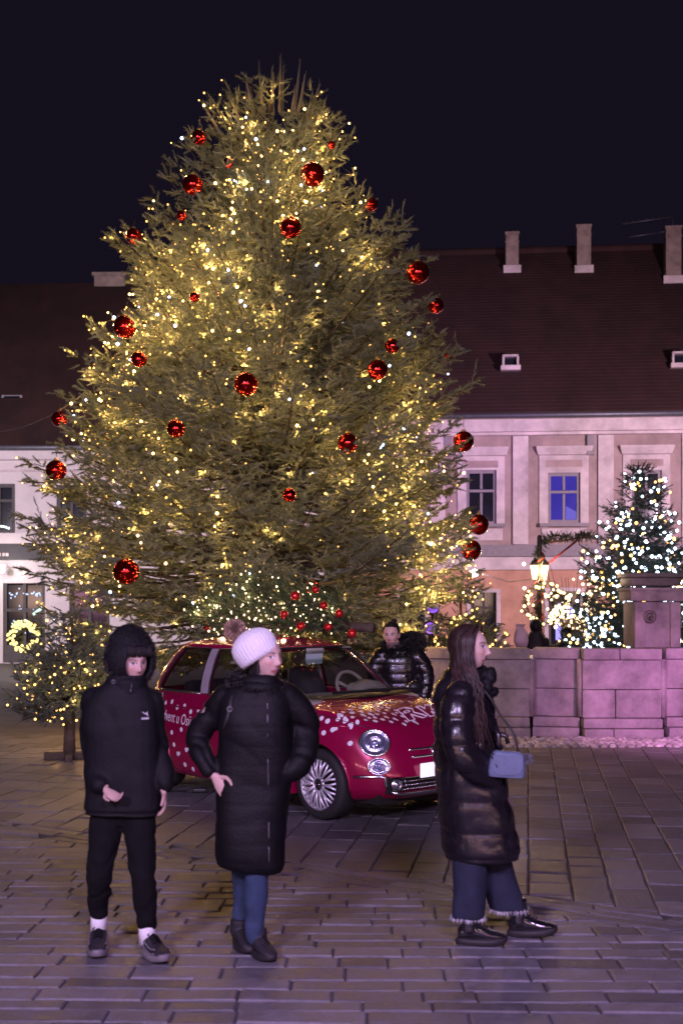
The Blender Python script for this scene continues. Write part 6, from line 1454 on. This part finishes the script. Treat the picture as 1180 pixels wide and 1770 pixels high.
# hat: ribbed, pulled back to a bobble
up_ = np.array([-.52, -.12, .86]); up_ /= np.linalg.norm(up_); e1 = np.cross(up_, B2[:, 1] * 0 + np.array([0, 1, 0])); e1 /= np.linalg.norm(e1); e2 = np.cross(up_, e1); hb = hc + np.array([-.046, .004, .034]) 
t = np.linspace(0, 2 * math.pi, 144, endpoint=False); rings = []
for q, rr_ in ((-.052, .104), (-.035, .112), (.0, .117), (.03, .118), (.06, .111), (.078, .096), (.095, .075), (.108, .048), (.115, .022), (.117, .008)):
    m_ = 1 + .018 * np.cos(t * 36) * (1 if q < .12 else .5); ce = hb + up_ * q
    lowd = np.where(q < .0, 1, 0) * 0
    ring_ = ce + np.outer(np.cos(t) * rr_ * m_, e1) * 1.0 + np.outer(np.sin(t) * rr_ * .93 * m_, e2); rings.append(ring_)
b = MB(); b.loft(rings, cap=True); HW = b.V(); hat = mk('pompom_hat', (f2.w(HW), b.f), M_WOOL, wom, sharp=80)
pc_ = hb + up_ * .120 + np.array([-.050, -.01, .012]); n0 = r4.normal(size=(2600, 3)); n0 /= np.linalg.norm(n0, axis=1, keepdims=True); fur('pompom', f2, pc_ + n0 * .026, n0, .034, M_POM, hat, r4, w=.0028, droop=.1)
# dark hair under the hat
paths = []
for k in range(90):
    a = r4.uniform(R(70), R(290)); d_ = B2 @ np.array([math.sin(a) * .072, math.cos(a) * .085, 0]); s = np.linspace(0, 1, 7)[:, None]
    p0 = hc + d_ * 1.0 + np.array([0, 0, .015]); p1 = hc + d_ * .95 + np.array([0, 0, -.07]); p2_ = hc + d_ * 1.12 + np.array([0, 0, -.135 - .02 * r4.random()]); paths.append((1 - s) ** 2 * p0 + 2 * s * (1 - s) * p1 + s * s * p2_)
strands('hair', f2, None, paths, M_BLKHAIR, wom, r4, .008)
# strap of a shoulder bag with its buckle
pts = [on_cloth(CB, f2, (x, 0, z)) + (0, .006, 0) for x, z in ((-.108, 1.335), (-.118, 1.28), (-.128, 1.23), (-.150, 1.17))]; q = MB(); q.tube(pts, .011, 8, flat=1.0); strap = mk('bag_strap', (f2.w(q.V()), q.f), M_BLKSOLE, wom)
q = MB(); q.torus(pts[1] + (0, .012, -.01), .0125, .0028, 20, 6, M=[[1, 0, 0], [0, 0, 1], [0, 1.0, 0]]); mk('buckle', (f2.w(q.V()), q.f), M_ZIP, strap)
b = MB(); limb(b, [(-.075, -.03, .80), (-.075, -.08, .50), (-.072, -.11, .30), (-.078, -.125, .105)], [.09, .062, .056, .046]); limb(b, [(.05, .03, .80), (.022, .07, .50), (.008, .06, .30), (.0, .045, .085)], [.09, .066, .058, .046]); b.loft([ell((0, 0, z), a, c_) for z, a, c_ in ((.74, .14, .10), (.86, .16, .11))])
garment('jeans', f2, b, M_JEAN, wom, .009, 2, lambda V, N: .004 * waves(V * np.array([1, 1, 2.2]), 26, 15) * sm(.6, .2, V[:, 2]))
shoe(f2, (-.115, -.165, 0), (.40, .9), .245, .09, M_SHOE, M_BLKSOLE, wom, sole=.03, w=.043, lift=.012, pitch=R(-3), boot=.02); o = shoe(f2, (-.018, -.02, 0), (.50, .86), .245, .09, M_SHOE, M_BLKSOLE, wom, sole=.03, w=.043, boot=.015)
b = MB(); b.box((-.018 + .012, -.02 + .05, .075), (.05, .012, .055), rz=R(-60), bev=.004); mk('pale_stripe', (f2.w(b.V()), b.f), M_REFLOGO, o)

# ------------------------------------------------------------------ 3. woman with the long hair and the shiny coat
f3 = Fig((820 - CX) / 323, 6.5)
hc = np.array([-.030, .015, 1.568]); HV, HF, fr = head_shape(hc, R(71), R(2), 1.0); B3 = fr[1]
b = MB(); b.add(HV, HF); limb(b, [(-.045, 0, 1.50), (-.065, 0, 1.42), (-.075, 0, 1.34)], [.054, .054, .07]); b.loft([ell((c0, 0, z), a, c_) for c0, z, a, c_ in ((-.02, .80, .11, .155), (-.03, .90, .12, .165), (-.045, 1.03, .10, .135), (-.055, 1.18, .11, .15), (-.07, 1.31, .105, .165), (-.075, 1.38, .07, .10), (-.07, 1.42, .05, .05))])
Nw = np.array([.062, .150, .880])
limb(b, [(-.085, .165, 1.31), (-.085, .215, 1.06), (.0, .135, .885)], [.05, .04, .026]); limb(b, [(-.085, -.165, 1.31), (-.06, -.215, 1.06), (.0, -.135, .885)], [.05, .04, .026]); hand(b, (.0, .13, .87), (.1, -.1, -.95), (0, -1, 0), .95, .4, 1); hand(b, (.0, -.13, .87), (.1, .1, -.95), (0, 1, 0), .95, .4, -1)
limb(b, [(-.02, .08, .85), (-.035, .09, .46), (-.05, .08, .10)], [.085, .055, .038]); limb(b, [(-.01, -.08, .85), (.09, -.07, .46), (.245, -.07, .10)], [.08, .050, .034])
wom3 = body_obj('person', 'woman with long brown hair in a shiny black quilted coat walking to the right', f3, b, fr, skin=(.56, .39, .34), lip=(.5, .18, .18))
b = MB(); b.loft([ell(c_, a, d_, 30, 2.4, tl_) for c_, a, d_, tl_ in (((.035, 0, .445), .190, .185, (.0, 0)), ((.032, 0, .48), .205, .20, (0, 0)), ((.020, 0, .60), .200, .20, (0, 0)), ((.000, 0, .74), .190, .20, (0, 0)), ((-.022, 0, .90), .188, .195, (0, 0)), ((-.038, 0, 1.03), .170, .19, (0, 0)), ((-.050, 0, 1.18), .165, .185, (0, 0)), ((-.065, 0, 1.30), .155, .175, (0, 0)), ((-.072, 0, 1.37), .125, .13, (0, 0)), ((-.070, 0, 1.42), .10, .10, (0, 0)), ((-.065, 0, 1.455), .085, .085, (0, 0)))])
limb(b, [(-.085, .145, 1.325), (-.115, .205, 1.20), (-.105, .235, 1.06), (-.03, .220, .965), Nw], [.088, .088, .082, .075, .058]); limb(b, [(-.085, -.145, 1.325), (-.10, -.205, 1.20), (-.07, -.23, 1.06), (.0, -.21, .95), (.06, -.18, .90)], [.088, .088, .082, .075, .058])
# raised hood lying on the back
b.sphere((-.165, 0, 1.335), (.060, .13, .095), 18, 12, M=np.array(Matrix.Rotation(R(25), 3, 'Y')))
seams = np.array([.40, .465, .60, .765, .93, 1.08, 1.21, 1.33, 1.5])
def pd(V, N):
    i = np.clip(np.searchsorted(seams, V[:, 2]) - 1, 0, len(seams) - 2); q = (V[:, 2] - seams[i]) / (seams[i + 1] - seams[i]); puff = 1 - np.abs(2 * q - 1) ** 3.2
    vert = np.cos(np.arctan2(V[:, 1], V[:, 0]) * 1.0) * 0
    rad_w = waves(np.stack([np.arctan2(V[:, 1], V[:, 0] + .0) * .35, V[:, 2] * .35, V[:, 2] * 0], 1), 32, 17)
    fold = np.abs(waves(V * np.array([1, 1, 1.5]) + .03 * waves(V, 9, 51)[:, None], 15, 52)); fold2 = np.abs(waves(V, 26, 53)); return .0085 * puff - .010 + .0075 * np.minimum(fold, 1.2) + .0040 * np.minimum(fold2, 1.2) + .004 * waves(V, 8, 54)
garment('quilted_coat', f3, b, M_SHINY, wom3, .009, 4, pd)
# stand-up fleece collar at the front
r5 = np.random.default_rng(77)
b = MB(); b.loft([np.stack([-.052 + a * np.cos(t_) , .0 + c_ * np.sin(t_), z + .03 * np.cos(t_)], 1) for z, a, c_ in ((1.33, .105, .11), (1.39, .112, .112), (1.43, .118, .11), (1.445, .108, .10), (1.43, .095, .09)) for t_ in [np.linspace(0, 2 * math.pi, 40, endpoint=False)]])
b.sphere((.075, .04, 1.415), (.036, .045, .055), 14, 10); b.sphere((.085, .03, 1.33), (.040, .045, .028), 14, 10); b.sphere((.055, .07, 1.36), (.035, .03, .05), 14, 10); V, F, N = fuse(b, .007, 4); V += N * (.006 * waves(V, 60, 5))[:, None]; mk('fleece_collar', (f3.w(V), F[:, ::-1]), M_BLKCOAT, wom3)
fur('collar_fuzz', f3, V[::3], N[::3], .008, M_FUR, wom3, r5, w=.002)
# hair: parted on top, falling over the shoulder to the chest
paths = []
for k in range(600):
    a = r5.uniform(R(66), R(294)); el = r5.uniform(.1, 1.0)              # a: angle from the face direction
    side_ = math.sin(a); dd = np.array([math.sin(a) * .080, math.cos(a) * .100, 0])
    top_ = np.array([side_ * .012, .02 + r5.uniform(-.05, .03), .118]); mid = np.array([dd[0] * 1.06, dd[1] * .98, .055]); ear = np.array([dd[0] * 1.15, dd[1] * 1.0, -.045]); 
    L_ = r5.uniform(.30, .46)
    P0 = [B3 @ top_ + hc, B3 @ mid + hc, B3 @ ear + hc]
    base_ = B3 @ np.array([dd[0] * 1.25, dd[1] * 1.02, 0])
    fwd_ = .11 * (1 if (B3 @ dd)[1] > -.03 else .2) * r5.uniform(-.75, 1.0)
    e1_ = hc + base_ + np.array([.01, .045 * (1 if base_[1] > 0 else -.5), -.15]); e2_ = hc + base_ * .95 + np.array([fwd_ * .55, .085 if base_[1] > -.02 else -.03, -.27]); e3_ = hc + base_ * .9 + np.array([fwd_ * .8, .100 if base_[1] > -.02 else -.05, -.16 - L_])
    if base_[1] <= -.02: e3_ = e2_ + np.array([-.03, -.02, -.10])
    P_, _ = smooth_path(P0 + [e1_, e2_, e3_], np.ones(6), 17); ph = r5.uniform(0, 6.28); s = np.linspace(0, 1, 17); wv = .024 * sm(.35, .8, s)
    P_ = P_ + np.stack([wv * np.sin(s * 21 + ph), wv * .7 * np.cos(s * 19 + ph), 0 * s], 1); paths.append(P_)
strands('long_hair', f3, None, paths, M_HAIR, wom3, r5, .0056)
paths = []
for k in range(46):
    sd_ = -1 if k % 2 else 1; s = np.linspace(0, 1, 14); x0 = r5.uniform(.004, .05) * sd_; w_ = r5.uniform(.0, .018)
    q_ = np.stack([x0 + (sd_ * (.086 + w_) - x0) * s ** .6, .070 - (.052 - r5.uniform(-.012, .018)) * s ** .8, .106 - .19 * s ** 1.5], 1); q_[:, 0] += .006 * np.sin(s * 12 + k); paths.append(q_ @ B3.T + hc)
strands('loose_hair', f3, None, paths, M_HAIR, wom3, r5, .0032)
b = MB(); b.sphere(hc + B3 @ np.array([0, -.022, .022]), (.084, .100, .106), 24, 16, M=B3); V = b.V(); q = (V - hc) @ B3; m_ = ~((q[:, 1] > .040) & (q[:, 2] < .062)); V = np.where(m_[:, None], V, hc + (V - hc) * .85); o = mk('hair_cap', (f3.w(V), b.f), M_HAIR, wom3); attr(o, 'tone', np.full(len(V), .8))
# wide cropped jeans with frayed hems
b = MB()
def trouser(mb, pts, ra, rb_, n=20):
    P, ra_ = smooth_path(pts, ra, 16); _, rb2 = smooth_path(pts, rb_, 16); mb.loft([ell(p, a, c_, n, 2.2) for p, a, c_ in zip(P[::-1], ra_[::-1], rb2[::-1])])
trouser(b, [(-.02, .075, .85), (-.03, .085, .60), (-.038, .085, .38), (-.045, .08, .145)], [.10, .098, .092, .088], [.09, .085, .08, .078]); trouser(b, [(-.0, -.075, .85), (.055, -.075, .60), (.115, -.07, .38), (.190, -.068, .145)], [.10, .105, .102, .100], [.09, .085, .08, .078])
garment('wide_jeans', f3, b, M_JEAN2, wom3, .009, 2, lambda V, N: .005 * waves(V * np.array([1.2, 1.2, .35]), 34, 19) * sm(.6, .25, V[:, 2]) + .003 * waves(V, 25, 20))
for (cx_, cy_, ra, rb_) in ((-.045, .08, .088, .078), (.190, -.068, .10, .078)):
    t = r5.uniform(0, 6.28, 420); pts = np.stack([cx_ + ra * np.cos(t), cy_ + rb_ * np.sin(t), np.full(420, .150) + r5.normal(size=420) * .004], 1); o = fur('frayed_hem', f3, pts, np.stack([np.cos(t) * .4, np.sin(t) * .4, -np.ones(420)], 1), .020, mat('frayed_threads', (.5, .5, .55), .9, var=.1, tone='tone') if 'frayed_threads' not in bpy.data.materials else bpy.data.materials['frayed_threads'], wom3, r5, w=.0013)
shoe(f3, (-.105, .08, 0), (1, .03), .265, .095, M_PATENT, M_BLKSOLE, wom3, sole=.036, w=.046, chunky=1.04, name='boot', boot=.07); shoe(f3, (.188, -.07, 0), (1, .12), .262, .095, M_PATENT, M_BLKSOLE, wom3, sole=.036, w=.046, chunky=1.04, name='boot', boot=.07, pitch=R(4))
# her bag
bc = np.array([.140, .235, .972]); bag = thing('handbag', 'small slate blue leather handbag carried at the hip over the shiny black coat', 'bag', f3.w(bc)[0])
b = MB(); Mb = np.array(Matrix.Rotation(R(4), 3, 'Y'))
b.loft([bc + (np.stack([np.sign(np.cos(q_)) * np.abs(np.cos(q_)) ** .35 * a, np.sign(np.sin(q_)) * np.abs(np.sin(q_)) ** .5 * d_, np.full(32, z)], 1)) @ Mb.T for z, a, d_ in ((-.068, .078, .022), (-.064, .090, .032), (-.04, .096, .038), (.0, .094, .040), (.035, .086, .036), (.06, .074, .030), (.068, .066, .022)) for q_ in [np.linspace(0, 2 * math.pi, 32, endpoint=False)]]); mk('bag_body', (f3.w(b.V()), b.f), M_BAG, bag, sharp=50)
b = MB(); b.loft([bc + (np.stack([xx * np.ones(2), dd_, zz], 1)) for xx in np.linspace(-.076, .076, 9) for dd_, zz in [(np.array([.043, .047]), np.array([-.02 - .03 * (1 - (xx / .08) ** 4), .055]))]], closed=False, cap=False); mk('flap', (f3.w(b.V()), b.f), M_BAG, bag)
b = MB(); b.tube([bc + (-.080, .034, .045), bc + (-.062, .043, .005), bc + (-.055, .045, -.01)], .0035, 6); b.torus(bc + (-.078, .034, .05), .010, .0025, 14, 5, M=[[1, 0, 0], [0, 0, 1], [0, 1, 0]]); mk('zip_puller', (f3.w(b.V()), b.f), M_BLKSOLE, bag)
sp2, _ = smooth_path([bc + (.060, -.01, .066), bc + (.035, -.005, .16), (.115, .17, 1.22), (.055, .165, 1.32), (-.03, .14, 1.405), (-.08, .05, 1.44)], np.ones(6), 26); b = MB(); b.tube(sp2, .006, 6); mk('strap', (f3.w(b.V()), b.f), M_BLKSOLE, bag)
b = MB(); n0 = r5.normal(size=(700, 3)); n0 /= np.linalg.norm(n0, axis=1, keepdims=True); o = fur('fur_charm', f3, bc + (.105, .0, .030) + n0 * .020, n0, .014, mat('grey_fur', (.16, .16, .20), .8, var=.2, tone='tone'), bag, r5, w=.002, droop=.1)
b = MB(); b.tube([(.088, .20, 1.16), (.10, .215, 1.12), (.098, .22, 1.075), (.115, .215, 1.05)], .014, 8); b.tube([(.102, .21, 1.13), (.14, .21, 1.115), (.148, .215, 1.075)], .011, 8); mk('scarf_tie', (f3.w(b.V()), b.f), M_SHINY, wom3)

# ------------------------------------------------------------------ 4. woman behind the car
f4 = Fig((690 - CX) / 175, 12.05)
hc = np.array([-.078, .0, 1.468]); HV, HF, fr = head_shape(hc, R(-14), R(-5), 1.02); B4 = fr[1]
b = MB(); b.add(HV, HF); limb(b, [(-.065, -.01, 1.41), (-.03, -.03, 1.33), (0, -.03, 1.25)], [.055, .056, .07]); b.loft([ell((.0, -.02, z), a, c_) for z, a, c_ in ((.74, .15, .11), (.86, .165, .12), (1.0, .135, .10), (1.15, .15, .11), (1.25, .165, .10), (1.32, .10, .07), (1.36, .05, .05))])
limb(b, [(-.16, 0, 1.27), (-.24, .0, 1.03), (-.20, .10, .86)], [.05, .04, .026]); limb(b, [(.16, 0, 1.27), (.26, .0, 1.03), (.24, .08, .84)], [.05, .04, .026]); hand(b, (-.19, .11, .84), (.1, .2, -.9), (.9, 0, 0), .95, .4, 1); hand(b, (.24, .09, .82), (-.1, .2, -.9), (-.9, 0, 0), .95, .4, -1); limb(b, [(-.08, 0, .80), (-.09, .03, .45), (-.09, 0, .07)], [.085, .055, .038]); limb(b, [(.08, 0, .80), (.09, .03, .45), (.09, 0, .07)], [.085, .055, .038])
wom4 = body_obj('person', 'woman with tied back hair and a big black fur hood standing behind the red car', f4, b, fr, voxel=.0062, skin=(.60, .38, .32), lip=(.5, .16, .15))
b = MB(); b.loft([ell(c_, a, d_) for c_, a, d_ in (((0, -.02, .66), .20, .15), ((0, -.02, .80), .205, .155), ((0, -.02, 1.0), .19, .145), ((0, -.02, 1.18), .20, .14), ((0, -.02, 1.27), .19, .12), ((0, -.02, 1.33), .12, .10), ((-.02, -.02, 1.37), .08, .08))]); limb(b, [(-.16, -.01, 1.27), (-.235, 0, 1.14), (-.24, .02, 1.02), (-.20, .10, .87)], [.085, .085, .078, .06]); limb(b, [(.16, -.01, 1.27), (.245, 0, 1.14), (.265, .02, 1.02), (.24, .08, .86)], [.085, .085, .078, .06])
garment('puffer_jacket', f4, b, M_SHINY, wom4, .012, 3, lambda V, N: (1 - np.abs(2 * ((V[:, 2] / .09) % 1) - 1) ** 3) * .006 + .008 * np.minimum(np.abs(waves(V, 16, 30)), 1.2))
b = MB(); limb(b, [(-.08, 0, .80), (-.09, .03, .45), (-.09, 0, .08)], [.10, .07, .05]); limb(b, [(.08, 0, .80), (.09, .03, .45), (.09, 0, .08)], [.10, .07, .05]); garment('trousers', f4, b, M_JOG, wom4, .010, 3)
for s_ in (-1, 1): shoe(f4, (s_ * .09, -.08, 0), (s_ * .15, 1), .245, .085, M_SHOE, M_BLKSOLE, wom4, laces=False)
t = r5.uniform(0, 2 * math.pi, 7000); p2 = r5.uniform(0, 2 * math.pi, 7000); ctr = np.stack([.030 + .150 * np.cos(t), -.03 + .10 * np.sin(t), 1.355 + .060 * np.cos(t - .6) - .075 * np.sin(t)], 1); nn = np.stack([np.cos(t) * np.cos(p2), np.sin(t) * np.cos(p2), np.sin(p2)], 1); fur('fur_hood', f4, ctr + nn * .055, nn, .055, M_FUR, wom4, r5, w=.0035)
b = MB(); b.loft([ell((-.055, .02, z), a, c_) for z, a, c_ in ((1.33, .08, .085), (1.385, .068, .078), (1.392, .06, .07))]); mk('snood', (f4.w(b.V()), b.f), mat('rose_grey_snood', (.17, .11, .11), .9, var=.2, bump=.3), wom4)
b = MB(); b.sphere(hc + B4 @ np.array([0, -.014, .028]), (.084, .102, .106), 22, 14, M=B4); V = b.V(); q = (V - hc) @ B4; V = np.where(((q[:, 1] > .03) & (q[:, 2] < .078))[:, None], hc + (V - hc) * .84, V); b.v = [V]; b.sphere(hc + np.array([.03, -.05, .125]), .034, 12, 8); V = b.V(); o = mk('tied_hair', (f4.w(V), b.f), M_BLKHAIR, wom4); attr(o, 'tone', np.full(len(V), 1.0))

# ------------------------------------------------------------------ two visitors beyond the fountain, and a third bag
for (x, ytop, lab, wd) in ((925, 1070, 'hooded figure in black standing beyond the basin under the lit wreath', .20), (978, 1083, 'dark seated figure in black beyond the basin, right of the hooded one', .27)):
    Zp = 22.6; s = FPX / Zp; fg = Fig((x - CX) / s, Zp); h = CAMH - (ytop - HY) / s; k = h / 1.62
    hc_ = np.array([0, 0, h - .13]); HV, HF, fr = head_shape(hc_, R(160), 0, 1.0); b = MB(); b.add(HV, HF); limb(b, [(0, 0, h - .2), (0, 0, h - .34)], [.055, .07]); b.loft([ell((0, 0, z), a, c_) for z, a, c_ in ((.02, .10, .10), (.5 * k, .13, .10), (.9 * k, .14, .10), (h - .42, .15, .10), (h - .33, .12, .08), (h - .27, .05, .05))]); 
    p_ = body_obj('person', lab, fg, b, fr, voxel=.012, group=None)
    b = MB(); b.loft([ell((0, 0, z), a, c_) for z, a, c_ in ((.04, wd * .9, .18), (.5 * k, wd * 1.1, .19), (.9 * k, wd * 1.05, .17), (h - .45, wd, .15), (h - .34, wd * .75, .12), (h - .24, .10, .10))]); b.sphere((0, -.012, h - .125), (.105, .118, .135), 18, 12)
    for sd_ in (-1, 1): limb(b, [(sd_ * wd * .85, 0, h - .40), (sd_ * wd * 1.1, .03, h - .66), (sd_ * wd * .6, .14, h - .82)], [.08, .075, .06])
    garment('hooded_coat', fg, b, M_BLKCOAT, p_, .014, 4, wrinkles(.006, 14, 40))
bgc = px(900, 1098, 22.5); b = MB(); b.loft([bgc + ell((0, 0, z), a, c_, 20, 3) for z, a, c_ in ((-.22, .10, .06), (-.1, .13, .08), (.05, .12, .06), (.14, .07, .02), (.20, .09, .03))]); V = b.V(); V = V + (.012 * waves(V, 20, 3))[:, None] * np.array([1, .6, 0])
b2_ = MB(); b2_.add(V, b.f); tag(mk('plastic_bag', b2_, mat('pale_pink_plastic', (.30, .24, .26), .5, var=.1), loc=bgc), 'pale crumpled plastic bag held beside the hooded figure', 'bag')
